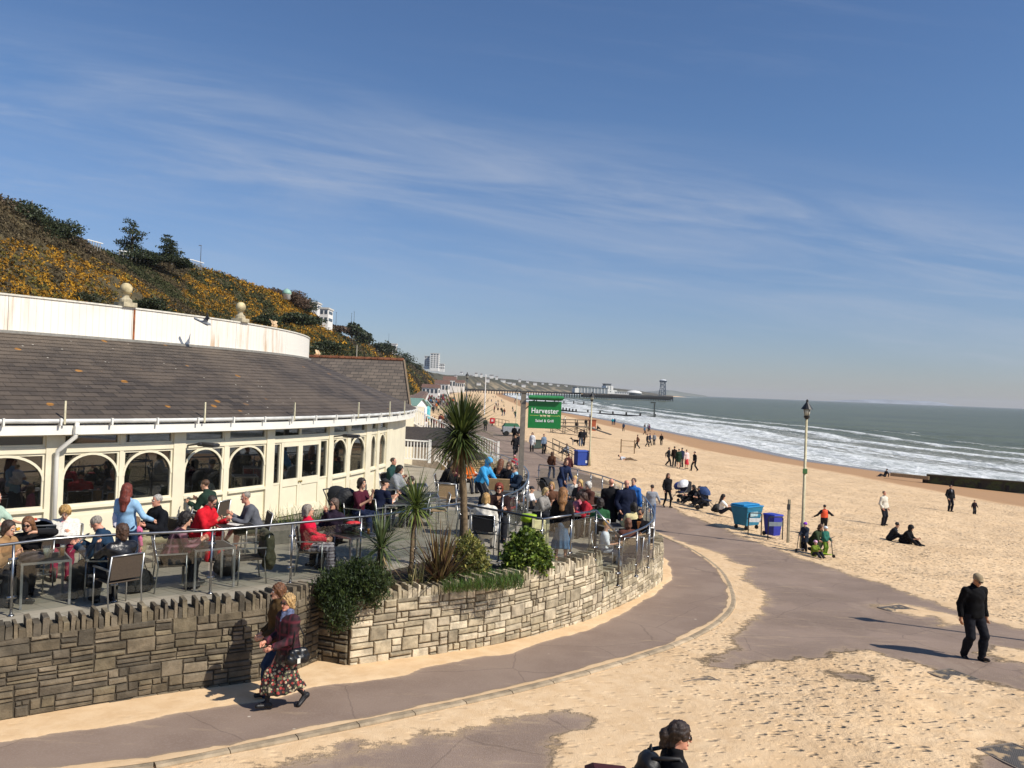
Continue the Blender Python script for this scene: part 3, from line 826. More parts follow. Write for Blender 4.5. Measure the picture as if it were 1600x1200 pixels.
# ================================================================ stone walls, terrace
def frame_at(C, s_arr, s):
 i = min(len(C) - 2, max(0, int(np.searchsorted(s_arr, s) - 1)))
 f = (s - s_arr[i]) / max(1e-6, s_arr[i + 1] - s_arr[i])
 p = C[i].lerp(C[i + 1], f); a = C[max(0, i - 1)]; b = C[min(len(C) - 1, i + 2)]
 d = (b - a).normalized()
 return p, d, Vector((d.y, -d.x, 0))
def stone_wall(name, pts, ztop, label, pal, mortar, cope=(.2, .13), thick=.38, base=lambda y: float(gz(y)) + .02, seed=1, bands=(.2, .33), group=None, stonesize=1.0, gap=1.0, proud=1.0, calm=0):
 rr = random.Random(seed)
 C = curve_pts([(p[0], p[1], 0) for p in pts], .15) if len(pts) > 2 else [Vector(pts[0]).lerp(Vector(pts[1]), i / 40) for i in range(41)]
 C = [Vector((p.x, p.y, 0)) for p in C]
 sa = np.array([0] + list(np.cumsum([(b - a).length for a, b in zip(C, C[1:])]))); L = sa[-1]
 # backing with mortar colour
 mb = MB(); mb.col = rgb(mortar)
 vs = []; n = len(C)
 for p, s in zip(C, sa):
  _, d, nr = frame_at(C, sa, s)
  zb = base(p.y) - .1
  for o, z in ((-.012, zb), (-.012, ztop), (-thick, ztop), (-thick, zb)): vs.append(p + nr * o + Vector((0, 0, z)))
 fs = []
 for i in range(n - 1):
  for k in range(4): fs.append((i * 4 + k, i * 4 + (k + 1) % 4, (i + 1) * 4 + (k + 1) % 4, (i + 1) * 4 + k))
 fs += [(3, 2, 1, 0), tuple((n - 1) * 4 + k for k in range(4))]
 mb.add(vs, fs)
 zmin = min(base(p.y) for p in C) - .05
 pals = [rgb(c) for c in pal]
 def stone(s0, s1, z0, z1):
  g = rr.uniform(.008, .016) * gap
  s0 += g; s1 -= g; z0 += g; z1 -= g
  if s1 - s0 < .03 or z1 - z0 < .02: return
  c = rr.choice(pals); v = rr.uniform(.75, 1.15); mb.col = tuple(x * v for x in c)
  pr = rr.uniform(.008, .034) * proud; e = min(.02, (z1 - z0) * .25)
  cs = []
  for (s, z) in ((s0, z0), (s1, z0), (s1, z1), (s0, z1)):
   s += rr.uniform(-.008, .008); z += rr.uniform(-.007, .007)
   p, d, nr = frame_at(C, sa, min(max(s, 0), L)); cs.append((p, d, nr, z))
  vs = []
  for p, d, nr, z in cs: vs.append(p - nr * .02 + Vector((0, 0, z)))
  sg = ((1, 1), (-1, 1), (-1, -1), (1, -1))
  for (p, d, nr, z), (a, b) in zip(cs, sg):
   vs.append(p + nr * (pr * .7) + d * (a * e * .35) + Vector((0, 0, z + b * e * .35)))
  for (p, d, nr, z), (a, b) in zip(cs, sg):
   vs.append(p + nr * (pr + rr.uniform(-.004, .004)) + d * (a * e * 1.3) + Vector((0, 0, z + b * e * 1.2)))
  fs = []
  for l in (0, 4):
   for k in range(4): fs.append((l + k, l + (k + 1) % 4, l + 4 + (k + 1) % 4, l + 4 + k))
  fs.append((8, 9, 10, 11)); mb.add(vs, fs)
 z = zmin
 while z < ztop - .03:
  H = min(rr.uniform(*bands), ztop - z)
  if ztop - z - H < .08: H = ztop - z
  s = 0
  while s < L:
   l = rr.uniform(.16, .5) * stonesize
   if L - s - l < .12: l = L - s
   pm = frame_at(C, sa, s + l / 2)[0]
   if z + H > base(pm.y) - .03:
    k = rr.random()
    if k < (.2 if calm else .14) and l < .42: stone(s, s + l, z, z + H)
    elif k < (.93 if calm else .72):
     f = rr.uniform(.32, .68); stone(s, s + l, z, z + H * f)
     if rr.random() < (.3 if calm else .45): g = rr.uniform(.35, .65); stone(s, s + l * g, z + H * f, z + H); stone(s + l * g, s + l, z + H * f, z + H)
     else: stone(s, s + l, z + H * f, z + H)
    else:
     f1 = rr.uniform(.22, .36); f2 = rr.uniform(.58, .75)
     stone(s, s + l, z, z + H * f1); stone(s, s + l, z + H * f1, z + H * f2); stone(s, s + l, z + H * f2, z + H)
   s += l
  z += H
 # upright coping stones
 s = .02; k = 0
 while s < L - .04:
  w = rr.uniform(.045, .11); tall = k % 2 == 0 or rr.random() < .12
  if tall: w *= .8
  h = (cope[0] if tall else cope[1]) * rr.uniform(.82, 1.2)
  p, d, nr = frame_at(C, sa, s + w / 2)
  c = rr.choice(pals); v = rr.uniform(.7, 1.1); mb.col = tuple(x * v for x in c)
  tw = rr.uniform(-.05, .05); j = lambda: rr.uniform(-.012, .012)
  vs = []
  for zz, kk in ((ztop - .02, 1.0), (ztop + h * .9, .94), (ztop + h, .86)):
   for a, b in ((-1, 1), (1, 1), (1, -1), (-1, -1)):
    o = .005 + j() if b == 1 else -thick + .03 + j()
    oo = o if kk == 1 else (o * kk if b == -1 else o - (1 - kk) * .1)
    vs.append(p + d * (a * w * .5 * kk + tw * (zz - ztop)) + nr * oo + Vector((0, 0, zz + j() * .6)))
  fs = [(8, 9, 10, 11)]
  for l in (0, 4):
   for q in range(4): fs.append((l + q, l + (q + 1) % 4, l + 4 + (q + 1) % 4, l + 4 + q))
  mb.add(vs, fs); s += w + rr.uniform(.004, .02); k += 1
 o = mb.build(name, M_attr('rubble_stone', .92, .38, 5.5, .6))
 return tag(o, label, 'wall', group)
PALE = ['#bfb197', '#b3a58a', '#c9bca2', '#a6997f', '#b9ab92', '#9a8e77', '#c4b69b']
WARM = ['#716654', '#675d4c', '#7a6f5a', '#5f574a', '#6d6250', '#7b705e', '#585145']  # browner stones, darkened further to take in the shade of grazing light
LW = [W(-140, 1150, .72), W(0, 1125, .73), W(250, 1082, .72), W(420, 1056, .71), Vector((-3.2, 14.45, 0))]
stone_wall('terrace_wall', [(p.x, p.y) for p in LW], 1.83, 'weathered brown rubble wall of the terrace behind the two walking women', WARM, '#4a4338', (.21, .13), seed=5, bands=(.13, .24), stonesize=1.0, gap=.6, proud=.6, group='terrace walls')
iw = next(i for i, p in enumerate(WC) if p.y > 18.75)
UP = [(p.x, p.y) for p in WC[:iw + 1]]
stone_wall('terrace_wall', UP[::4] + [UP[-1]], 1.70, 'pale coursed stone wall below the planted bed, curving away from its square corner', PALE, '#6b5d48', (.2, .12), seed=9, bands=(.18, .27), stonesize=.95, gap=.72, calm=1, group='terrace walls')
LOW = [(p.x, p.y) for p in WC[iw:]]
stone_wall('terrace_wall', LOW[::4] + [LOW[-1]], 1.16, 'low curved stone wall around the lower terrace at the road bend', PALE, '#6b5d48', (.2, .12), seed=13, bands=(.18, .27), stonesize=.95, gap=.72, calm=1, group='terrace walls')
c0 = WC[0]; inn = LW[-1]
_d0 = (WC[1] - WC[0]).normalized(); _n0 = Vector((_d0.y, -_d0.x, 0)); _r0 = Vector((-3.27, 14.52, 0)); _r1 = c0 - _d0 * .03 - _n0 * .03
stone_wall('wall_return', [(_r0.x, _r0.y), (_r1.x, _r1.y)], 1.70, 'short shaded end of the pale stone wall at the square corner', WARM, '#4b4130', (.2, .12), seed=15)  # same wall in darker stones, the end's shade put into their colour
def step_end():
 p = WC[iw]; d = (WC[iw + 1] - WC[iw]).normalized(); n = Vector((d.y, -d.x, 0))
 return p, n
# terrace slabs
def xy(p): return (p.x, p.y)
def _inw(k, o):
 d = (WC[min(k + 1, len(WC) - 1)] - WC[max(k - 1, 0)]).normalized(); return (WC[k].x - d.y * o, WC[k].y + d.x * o)
inW = [_inw(k, .34) for k in range(len(WC))]
upper = [(-16, W(-140, 1150, .72).y + .3)] + [(p.x, p.y + .2) for p in LW[:-1]] + [(LW[-1].x - .1, LW[-1].y + .28), (inW[0][0], inW[0][1] + .3)] + inW[1:iw:4] + [(WC[iw].x - .35, 18.95), (.9, 19.2), (.2, 20.2), (.72, 23.5), (.78, 26.5), (.55, 29.5), (.05, 32.2), (-.7, 34.3), (-3, 37), (-5.5, 40), (-20, 48), (-40, 48), (-46, 30), (-30, 12)]
mb = MB(); mb.prism(upper, .3, 1.745)
t = NT('terrace_paving')
P = t.new('NewGeometry').outputs['Position']
bt = t.new('TexBrick'); t.put(bt.inputs['Vector'], t.mapping(P, (1, 1, 1), (0, 0, .6))); bt.inputs['Scale'].default_value = 1.6
bt.inputs['Mortar Size'].default_value = .008; bt.inputs['Color1'].default_value = rgb('#9a9282') + (1,); bt.inputs['Color2'].default_value = rgb('#8a8273') + (1,); bt.inputs['Mortar'].default_value = rgb('#3f3c36') + (1,)
bt.inputs['Brick Width'].default_value = .6; bt.inputs['Row Height'].default_value = .6
t.base(t.mix(t.rng(t.noise(P, 1.2, 6, .65), .4, .7, 0, .55), bt.outputs[0], rgb('#a39c8c'))); t.rough(.8)
PAVE = t.m
tag(mb.build('terrace', PAVE), None, None, kind='structure')
lower = [(p.x - .25, p.y + .1) for p in WC[iw:]][::3] + [(2.2, 36.3), (-.7, 34.2), (0, 32.1), (.5, 29.4), (.73, 26.5), (.67, 23.5), (.15, 20.2), (.85, 19.15), (WC[iw].x - .4, 18.9)]
mb = MB(); mb.prism(lower, .0, 1.15)
tag(mb.build('terrace', PAVE), None, None, kind='structure')
# steps down to the lower terrace
st = empty('terrace_steps', (1.4, 19.4, 1.15), 0, 'pale stone steps between upper and lower terrace behind the sloping handrail', 'steps')
for i in range(4):
 m_ = MB(); m_.box((1.45 - 1.4, 19.12 + .3 * i - 19.4, (.6 - .15 * i) / 2 - .02), (1.5, .3, .6 - .15 * i), bev=.01); m_.build('tread', M('#a8a294', .8), st)
# planting bed between rail and wall
bed = [_inw(k, .3) for k in range(1, iw - 2, 3)]
RAILF = [W(x, y, 2.85) for x, y in ((-160, 872), (0, 852), (120, 839), (320, 829), (430, 820), (580, 806), (650, 797), (721, 787))]
bk = [(p.x, p.y - .12) for p in RAILF if p.x > -3.4]
BEDR = W(848, 811, 2.85)
poly = bed + [(BEDR.x, BEDR.y - .1)] + bk[::-1] + [(-3.3, 14.55)]
xs = np.linspace(-3.6, 2.2, 60); ys = np.linspace(14, 19.4, 56); X, Y = np.meshgrid(xs, ys)
d = sdist(poly, X, Y)
Z = np.where(d > 0, 1.70 + np.minimum(d, .35) * .3 + (fbm(X * 4, Y * 4, 3, 91) - .5) * .1, 1.68)
gi = np.arange(X.size).reshape(X.shape); FF = np.stack([gi[:-1, :-1], gi[:-1, 1:], gi[1:, 1:], gi[1:, :-1]], -1)
okf = np.minimum.reduce([d[:-1, :-1], d[:-1, 1:], d[1:, 1:], d[1:, :-1]]) > -.02
tag(np_mesh('flower_bed', np.stack([X, Y, Z], -1).reshape(-1, 3), FF[okf], M('#3b3024', .95, var=.4, scale=8, bump=.5), smooth=True), None, None, kind='structure')
# ================================================================ railings
GL = lambda: M_glass('balustrade_glass', (.86, .88, .87), 1.0)
def railing(pts, label, hgt=1.1, step=1.45, glass=True, closed_posts=True, dark=False, r=.024, cat='railing', name='glass_balustrade', group='glass balustrades of the terraces', smooth=True, bars=0):
 P = curve_pts([tuple(p) for p in pts], .3) if smooth and len(pts) > 2 else [Vector(p) for p in pts]
 root = empty(name, (P[0].x, P[0].y, P[0].z), 0, label, cat, group)
 O = P[0]
 P = [p - O for p in P]
 stl = STEEL() if not dark else M('#55585c', .35, .9, .1)
 mb = MB(); mb.tube([p + Vector((0, 0, hgt)) for p in P], r, 10); mb.build('handrail', stl, root, True)
 sa = [0]
 for a, b in zip(P, P[1:]): sa.append(sa[-1] + (b - a).length)
 n = max(1, round(sa[-1] / step)); posts = []
 for k in range(n + 1):
  s = sa[-1] * k / n
  i = min(len(P) - 2, max(0, int(np.searchsorted(sa, s)) - 1)); f = (s - sa[i]) / max(1e-6, sa[i + 1] - sa[i])
  posts.append(P[i].lerp(P[i + 1], min(1, f)))
 for k, p in enumerate(posts):
  q = posts[min(k + 1, n)] - posts[max(k - 1, 0)]; d = q.normalized()
  m_ = MB(); m_.tube([p, p + Vector((0, 0, hgt - r))], .021, 8)
  m_.lathe([(.05, 0), (.05, .012), (.022, .03)], p, 10)
  if glass:
   for h in (.28, .86):
    m_.box(p + Vector((0, 0, h)), (.13, .03, .045), math.degrees(math.atan2(d.y, d.x)))
  m_.build('post', stl, root, True)
 if glass:
  for a, b in zip(posts, posts[1:]):
   d = (b - a).normalized(); m_ = MB()
   a2 = a + d * .05; b2 = b - d * .05
   m_.bar(a2 + Vector((0, 0, .56)), b2 + Vector((0, 0, .56)), .010, .84); m_.build('glass_panel', GL(), root)
 if bars:
  for j in range(bars):
   m_ = MB(); m_.tube([p + Vector((0, 0, .12 + (hgt - .2) * (j + .5) / bars)) for p in P], .008, 6); m_.build('wire', stl, root, True)
 return root
def fl(lst, z): return [(p.x, p.y, z) for p in lst]
railing(fl(RAILF, 1.75), 'long steel and glass balustrade along the front of the terrace, above the brown wall')
r2 = [W(721, 787, 2.85), W(790, 800, 2.85), W(848, 811, 2.85)]
railing(fl(r2, 1.75), 'dark handrail behind the spiky plants, with the slatted chair against it', glass=False, dark=True, smooth=False, bars=3)
r3 = [W(848, 811, 2.85), W(890, 805, 2.85), W(932, 798, 2.85)]
railing(fl(r3, 1.75), 'glass balustrade in front of the woman in the denim dress', smooth=False, step=1.0)
L0 = W(968, 839, 2.25)
railing([(r3[-1].x, r3[-1].y, 1.75), (L0.x, L0.y, 1.15)], 'short handrail sloping down beside the terrace steps', smooth=False, step=.9)
lowr = [(L0.x, L0.y), (W(1010, 822, 2.25).x, W(1010, 822, 2.25).y), (3.95, 22.2), (4.2, 24.5), (4.3, 27.5), (4.0, 30.5), (3.2, 33.4), (2.2, 35.2), (1.3, 35.8)]
railing([(a, b, 1.15) for a, b in lowr], 'curved glass balustrade round the lower terrace full of diners', step=1.15)
loop = [(-.12, 20.3), (.30, 21.8), (.55, 24.0), (.62, 26.5), (.4, 29.4), (-.1, 32.0), (-.75, 34)]
railing([(a, b, 1.75) for a, b in loop], 'curved balustrade beside the hanging sign, bounding the upper terrace', step=1.3)
# ================================================================ the round restaurant
CB = Vector((-27.3, 31.8, 0)); RF = 23.1
def pang(px, r=RF):
 "angle on the circle of radius r where the photograph's column px meets it"
 d = ray(px, 700); d = Vector((d.x, d.y, 0)).normalized(); o = -CB
 b = o.dot(d); c = o.dot(o) - r * r; D = b * b - c
 if D < 0: return None
 t = -b - math.sqrt(D)
 p = d * t - CB
 return math.atan2(p.y, p.x)
def cp(a, r, z): return Vector((CB.x + r * math.cos(a), CB.y + r * math.sin(a), z))
rest = empty('restaurant', (CB.x, CB.y, 1.75), 0, 'round cream restaurant with arched windows, slate roof and white parapet', 'building')
RM = Matrix.Translation(-Vector((CB.x, CB.y, 1.75)))
CREAM = M('#e3dabf', .55, var=.05, scale=2, grime=.32)
WHITE = M('#e9e6dc', .5, var=.05, scale=2, grime=.15)
def part(mb, name, mat, parent=rest, smooth=False, own=True):
 if own: mb.xf(RM)
 return mb.build(name, mat, parent, smooth)
def seg_box(mb, a0, a1, r0, r1, z0, z1, mi=0):
 p = [cp(a0, r0, 0), cp(a1, r0, 0), cp(a1, r1, 0), cp(a0, r1, 0)]
 mb.prism([(q.x, q.y) for q in p], z0, z1, mi)
SILL = 2.66; TR0 = 3.80; TR1 = 3.93; TOPW = 4.2
BAYS = [(-330, -200), (-190, -75), (-62, 71), (98, 187), (193, 270), (288, 350), (357, 415), None, (519, 542), (547, 570), (578, 587), (591, 602)]
MB_pil = [(-205, -185), (-76, -60), (71, 98), (187, 193), (270, 288), (350, 357), (415, 427), (512, 519), (542, 547), (570, 578), (587, 591), (602, 611)]
for k, (a, b) in enumerate(MB_pil):
 a0, a1 = pang(a), pang(b)
 wide = (a1 - a0) * RF
 m_ = MB(); seg_box(m_, a0, a1, RF - .12, RF + (.05 if wide > .25 else .02), 1.75, TOPW); part(m_, 'pillar', CREAM)
dark = M('#14110f', .9)
PANE = M_glass('window_glass', (.42, .44, .44), .99, .015, .10)
def framed_window(a0, a1, z0, z1, arch=False, parent=rest):
 fr = MB(); w = (a1 - a0) * RF; e = .045 / RF
 for (x0, x1, y0, y1) in ((a0, a0 + e, z0, z1), (a1 - e, a1, z0, z1), (a0 + e, a1 - e, z0, z0 + .05), (a0 + e, a1 - e, z1 - .05, z1)):
  seg_box(fr, x0, x1, RF - .07, RF + .0, y0, y1)
 f = part(fr, 'window', CREAM)
 g = MB(); seg_box(g, a0 + e, a1 - e, RF - .05, RF - .04, z0 + .05, z1 - .05); part(g, 'pane', PANE, f)
 if arch:
  ar = MB(); n = 18; pts = []; zs = z0 + (z1 - z0) * .50
  hw = (a1 - a0) / 2 - e * .4; am = (a0 + a1) / 2
  pts.append((am - hw, z0 + .02))
  for i in range(n + 1):
   th = math.pi * (1 - i / n); pts.append((am + hw * math.cos(th), zs + (z1 - .04 - zs) * math.sin(th)))
  pts.append((am + hw, z0 + .02))
  P3 = [cp(a, RF - .005, z) for a, z in pts]
  for p, q in zip(P3[1:], P3[2:-1]): ar.bar(p, q, .05, .035, up=cp(am, 1, 0) - CB)
  part(ar, 'arch', CREAM, f)
 return f
for b in BAYS:
 if b is None: continue
 a0, a1 = pang(b[0]), pang(b[1])
 m_ = MB(); seg_box(m_, a0, a1, RF - .12, RF - .015, 1.75, SILL - .06)
 am = (a0 + a1) / 2; ins = .1 / RF
 part(m_, 'wall', CREAM)
 if (a1 - a0) * RF > .5:
  m_ = MB(); seg_box(m_, a0 + ins, a1 - ins, RF - .02, RF + .004, 1.95, SILL - .2); part(m_, 'panel', CREAM)
 m_ = MB(); seg_box(m_, a0, a1, RF - .12, RF + .06, SILL - .06, SILL); part(m_, 'sill', CREAM)
 framed_window(a0, a1, SILL, TR0, arch=True)
 framed_window(a0, a1, TR1, TOPW)
# door bay
da, db = pang(427), pang(512)
lv = [pang(x) for x in (427, 439, 469, 500, 512)]
for i, (a0, a1) in enumerate(zip(lv, lv[1:])):
 if i in (0, 3):
  m_ = MB(); seg_box(m_, a0, a1, RF - .12, RF - .015, 1.75, SILL); part(m_, 'wall', CREAM)
  framed_window(a0, a1, SILL, TR0)
 else:
  m_ = MB(); e = .10 / RF; rr0, rr1 = RF - .05, RF + .02
  for (x0, x1, y0, y1) in ((a0, a0 + e, 1.78, TR0), (a1 - e, a1, 1.78, TR0), (a0 + e, a1 - e, 1.78, 2.0), (a0 + e, a1 - e, 2.58, 2.78), (a0 + e, a1 - e, TR0 - .13, TR0)):
   seg_box(m_, x0 + .004 / RF, x1, rr0, rr1, y0, y1)
  seg_box(m_, a0 + e, a1 - e, RF - .04, RF - .005, 2.0, 2.58)
  dr = part(m_, 'door', CREAM)
  g = MB(); seg_box(g, a0 + e, a1 - e, RF - .03, RF - .02, 2.78, TR0 - .13); part(g, 'pane', PANE, dr)
  h = MB(); ah = a1 - .05 / RF if i == 1 else a0 + .05 / RF
  h.ball(cp(ah, RF + .05, 2.68), .03, 8); part(h, 'handle', M('#a8925a', .3, 1.0), dr)
for (x0, x1) in ((427, 469), (469, 512)): framed_window(pang(x0), pang(x1), TR1, TOPW)
aL, aR = pang(-330), pang(611)
aEnd = math.radians(24)
n = 70
for nm, r0, r1, z0, z1, mt in (('transom', RF - .12, RF + .03, TR0, TR1, CREAM), ('frieze', RF - .12, RF + .05, TOPW, 4.27, CREAM), ('fascia', RF + .20, RF + .36, 4.2, 4.40, WHITE), ('soffit', RF - .12, RF + .19, 4.36, 4.385, WHITE)):
 m_ = MB()
 end = aR if nm in ('transom', 'frieze') else aEnd
 for i in range(n): seg_box(m_, aL + (end - aL) * i / n, aL + (end - aL) * (i + 1) / n, r0, r1, z0, z1)
 part(m_, nm, mt)
m_ = MB();
for i in range(20): seg_box(m_, aR + (aEnd + .9 - aR) * i / 20, aR + (aEnd + .9 - aR) * (i + 1) / 20, RF - .2, RF, 1.0, 4.27)
part(m_, 'wall', CREAM)
m_ = MB(); m_.tube([cp(aL + (aEnd - aL) * i / 90, RF + .385, 4.485) for i in range(91)], .055, 8); part(m_, 'gutter', M('#cfcfca', .4, var=.15, scale=3, grime=.4), smooth=True)
for i, a in enumerate(np.linspace(aL, aEnd, 30)):
 m_ = MB(); m_.box(cp(a, RF + .40, 4.47), (.15, .035, .145), math.degrees(a)); part(m_, 'gutter_bracket', WHITE)
for x in (98, 316, 456, 556, 605, 628):
 a = pang(min(x, 640), RF + .4)
 if a is None: continue
 m_ = MB(); m_.box(cp(a, RF + .44, 4.66), (.035, .035, .48), math.degrees(a)); part(m_, 'roof_spike', M('#cfc7a8', .6, grime=.4))
# rain pipe beside the wide pillar
a = pang(85)
m_ = MB(); m_.tube([cp(a + .011, RF + .42, 4.45), cp(a + .010, RF + .42, 4.16), cp(a, RF + .17, 3.86), cp(a, RF + .13, 3.7), cp(a, RF + .13, 1.78)], .046, 10); part(m_, 'rain_pipe', WHITE, smooth=True)
m_ = MB(); m_.box(cp(a + .011, RF + .42, 4.3), (.11, .11, .16), math.degrees(a)); part(m_, 'hopper', WHITE)
for px in (292, 519):  # floodlight heads on short arms, each with a grey face
 a = pang(px); m_ = MB()
 m_.bar(cp(a, RF + .05, 3.86), cp(a, RF + .5, 3.93), .05, .04)
 m_.box(cp(a + .008, RF + .52, 3.90), (.5, .22, .09), math.degrees(a) + 12, bev=.03)
 f = part(m_, 'facade_floodlight', M('#2a2a2c', .45))
 m_ = MB(); m_.box(cp(a + .008, RF + .6, 3.85), (.3, .16, .02), math.degrees(a) + 12); part(m_, 'floodlight_face', M('#8f8f8f', .3, .6), f)
# inside: floor, ceiling and back wall
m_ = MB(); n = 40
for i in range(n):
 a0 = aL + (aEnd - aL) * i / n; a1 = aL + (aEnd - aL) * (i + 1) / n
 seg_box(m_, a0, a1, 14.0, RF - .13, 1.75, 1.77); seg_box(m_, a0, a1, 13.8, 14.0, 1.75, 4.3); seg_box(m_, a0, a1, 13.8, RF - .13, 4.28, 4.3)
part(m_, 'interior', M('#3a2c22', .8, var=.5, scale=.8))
# slate roof in overlapping courses
def slates():
 RO, RI, ZO, ZI = RF + .42, 18.85, 4.52, 6.43
 nr = 22; na = 150; a0, a1 = pang(-330, RF) - .15, math.radians(100)
 V = []; F = []
 for k in range(nr):
  f0, f1 = k / nr, (k + 1) / nr + .012
  for (f, lift) in ((f0, .022), (f1, .0)):
   for i in range(na + 1):
    a = a0 + (a1 - a0) * i / na
    V.append(cp(a, RO + (RI - RO) * f, ZO + (ZI - ZO) * f + lift * .6))
  o = k * 2 * (na + 1)
  for i in range(na): F.append((o + i, o + i + 1, o + na + 1 + i + 1, o + na + 1 + i))
  if k:
   for i in range(na): F.append((o - (na + 1) + i, o - (na + 1) + i + 1, o + i + 1, o + i))
  else:
   for i in range(na + 1): V_ = 0
 V = [v - Vector((CB.x, CB.y, 1.75)) for v in V]
 t = NT('slates')
 P = t.coord('Object')
 sp = t.new('SeparateXYZ'); t.l.new(P, sp.inputs[0])
 ang = t.math('ARCTAN2', sp.outputs[1], sp.outputs[0])
 cb = t.new('CombineXYZ'); t.put(cb.inputs[0], t.math('MULTIPLY', ang, 21.0)); t.put(cb.inputs[1], t.math('MULTIPLY', t.math('SUBTRACT', sp.outputs[2], 2.77), 22 / 1.91))
 b = t.new('TexBrick'); t.l.new(cb.outputs[0], b.inputs['Vector']); b.inputs['Scale'].default_value = 1.0
 b.inputs['Brick Width'].default_value = .34; b.inputs['Row Height'].default_value = 1.0; b.inputs['Mortar Size'].default_value = .012; b.inputs['Mortar Smooth'].default_value = .3
 b.inputs['Color1'].default_value = rgb('#574d43') + (1,); b.inputs['Color2'].default_value = rgb('#3d3630') + (1,); b.inputs['Mortar'].default_value = rgb('#2f2a25') + (1,); b.inputs['Bias'].default_value = .1
 c = t.mix(t.rng(t.noise(P, .5, 5, .6), .35, .7, 0, .65), b.outputs[0], rgb('#6c5f51'))
 c = t.mix(t.rng(t.noise(t.mapping(P, (1, 1, .4)), 2.6, 6, .7), .52, .74, 0, .55), c, rgb('#2f2b28'))
 li = t.voro(P, 1.35); sel = t.rng(t.noise(P, .8, 2), .52, .58)
 c = t.mix(t.math('MULTIPLY', t.rng(t.math('ADD', li, t.math('MULTIPLY', t.noise(P, 9, 4), .12)), .14, .19, .9, 0), sel), c, rgb('#a8742f'))
 sp2 = t.voro(t.mapping(P, (1, 1, 1), (0, 0, .4), (5, 2, 1)), 2.9)
 c = t.mix(t.math('MULTIPLY', t.rng(sp2, .05, .075, .8, 0), t.rng(t.noise(P, .45, 2), .42, .6)), c, rgb('#c9c3b4'))
 t.base(c); t.rough(.72)
 t.bump(t.math('ADD', t.math('MULTIPLY', b.outputs['Fac'], -1.0), t.math('MULTIPLY', t.noise(P, 7, 5), .9)), .45, .02)
 me = bpy.data.meshes.new('roof'); me.from_pydata(V, [], F); me.materials.append(t.m); me.update()
 return link('roof', me, rest), t.m
roof, SLATE = slates()
# white boarded parapet in panels with rust at the joints
def parapet():
 t = NT('parapet_boards')
 P = t.coord('Object'); sp = t.new('SeparateXYZ'); t.l.new(P, sp.inputs[0])
 ang = t.math('MULTIPLY', t.math('ARCTAN2', sp.outputs[1], sp.outputs[0]), 18.9)
 cb = t.new('CombineXYZ'); t.put(cb.inputs[0], ang); t.put(cb.inputs[1], sp.outputs[2])
 st_ = t.noise(t.mapping(cb.outputs[0], (3.5, .35, 1)), 1.0, 6, .7)
 rust = t.math('MULTIPLY', t.rng(st_, .46, .72), t.rng(t.noise(t.mapping(cb.outputs[0], (.35, .1, 1)), 1.0, 2), .48, .62))
 c = t.mix(t.math('MULTIPLY', rust, .8), rgb('#ece7db'), rgb('#b98f5c'))
 c = t.mix(t.rng(t.noise(cb.outputs[0], .8, 5), .5, .8, 0, .25), c, rgb('#c9c4b2'))
 fr = t.math('FRACT', t.math('MULTIPLY', ang, 5.5)); gr = t.rng(t.math('ABSOLUTE', t.math('SUBTRACT', fr, .5)), .44, .49)
 c = t.mix(t.math('MULTIPLY', gr, .3), c, rgb('#8c8576'))
 t.base(c); t.rough(.55); t.bump(t.math('MULTIPLY', gr, -1), .5, .01)
 RP = 18.9; n = 150; a0, a1 = pang(-330) - .15, math.radians(120)
 joints = [pang(x, RP) for x in (-330, -150, 4, 198, 362, 440)]
 cuts = [a0] + [j for j in joints if j and j > a0] + [a1]
 for j0, j1 in zip(cuts, cuts[1:]):
  m_ = MB(); k = max(3, int((j1 - j0) * 30)); g = .006 / RP
  for i in range(k): seg_box(m_, j0 + g + (j1 - j0 - 2 * g) * i / k, j0 + g + (j1 - j0 - 2 * g) * (i + 1) / k, RP - .1, RP, 6.40, 7.30)
  part(m_, 'parapet_panel', t.m)
 m_ = MB()
 for i in range(120): seg_box(m_, a0 + (a1 - a0) * i / 120, a0 + (a1 - a0) * (i + 1) / 120, RP - .13, RP + .03, 7.302, 7.345)
 part(m_, 'parapet_cap', M('#d8d3c5', .6, grime=.3))
 m_ = MB()
 for i in range(120): seg_box(m_, a0 + (a1 - a0) * i / 120, a0 + (a1 - a0) * (i + 1) / 120, RP + .002, RP + .09, 6.37, 6.45)
 part(m_, 'flashing', M('#8b8880', .6, .2))
 for j in (pang(201, RP),):
  m_ = MB(); m_.box(cp(j, RP + .012, 6.86), (.02, .05, .86), math.degrees(j)); part(m_, 'rusty_joint', M('#8c4f2a', .85, var=.4, scale=6))
 m_ = MB(); m_.lathe([(18.8, 6.6), (.4, 6.62)], (CB.x, CB.y, 0), 60); part(m_, 'flat_roof', M('#77736a', .9))
 for x, y in ((186, 470), (366, 491)):
  a = pang(x, RP - .15); p = cp(a, RP - .12, 7.345)
  m_ = MB(); m_.box(p + Vector((0, 0, .06)), (.42, .42, .12), math.degrees(a)); m_.lathe([(.17, .12), (.16, .2), (.09, .26), (.08, .32), (.13, .36)], p, 14)
  f = part(m_, 'finial_base', M('#b3a88c', .85, var=.3, scale=6, bump=.3))
  m_ = MB(); m_.ball(p + Vector((0, 0, .50)), .165, 18); part(m_, 'finial_ball', M('#c3b48c', .85, var=.35, scale=5, bump=.4), f, True)
parapet()
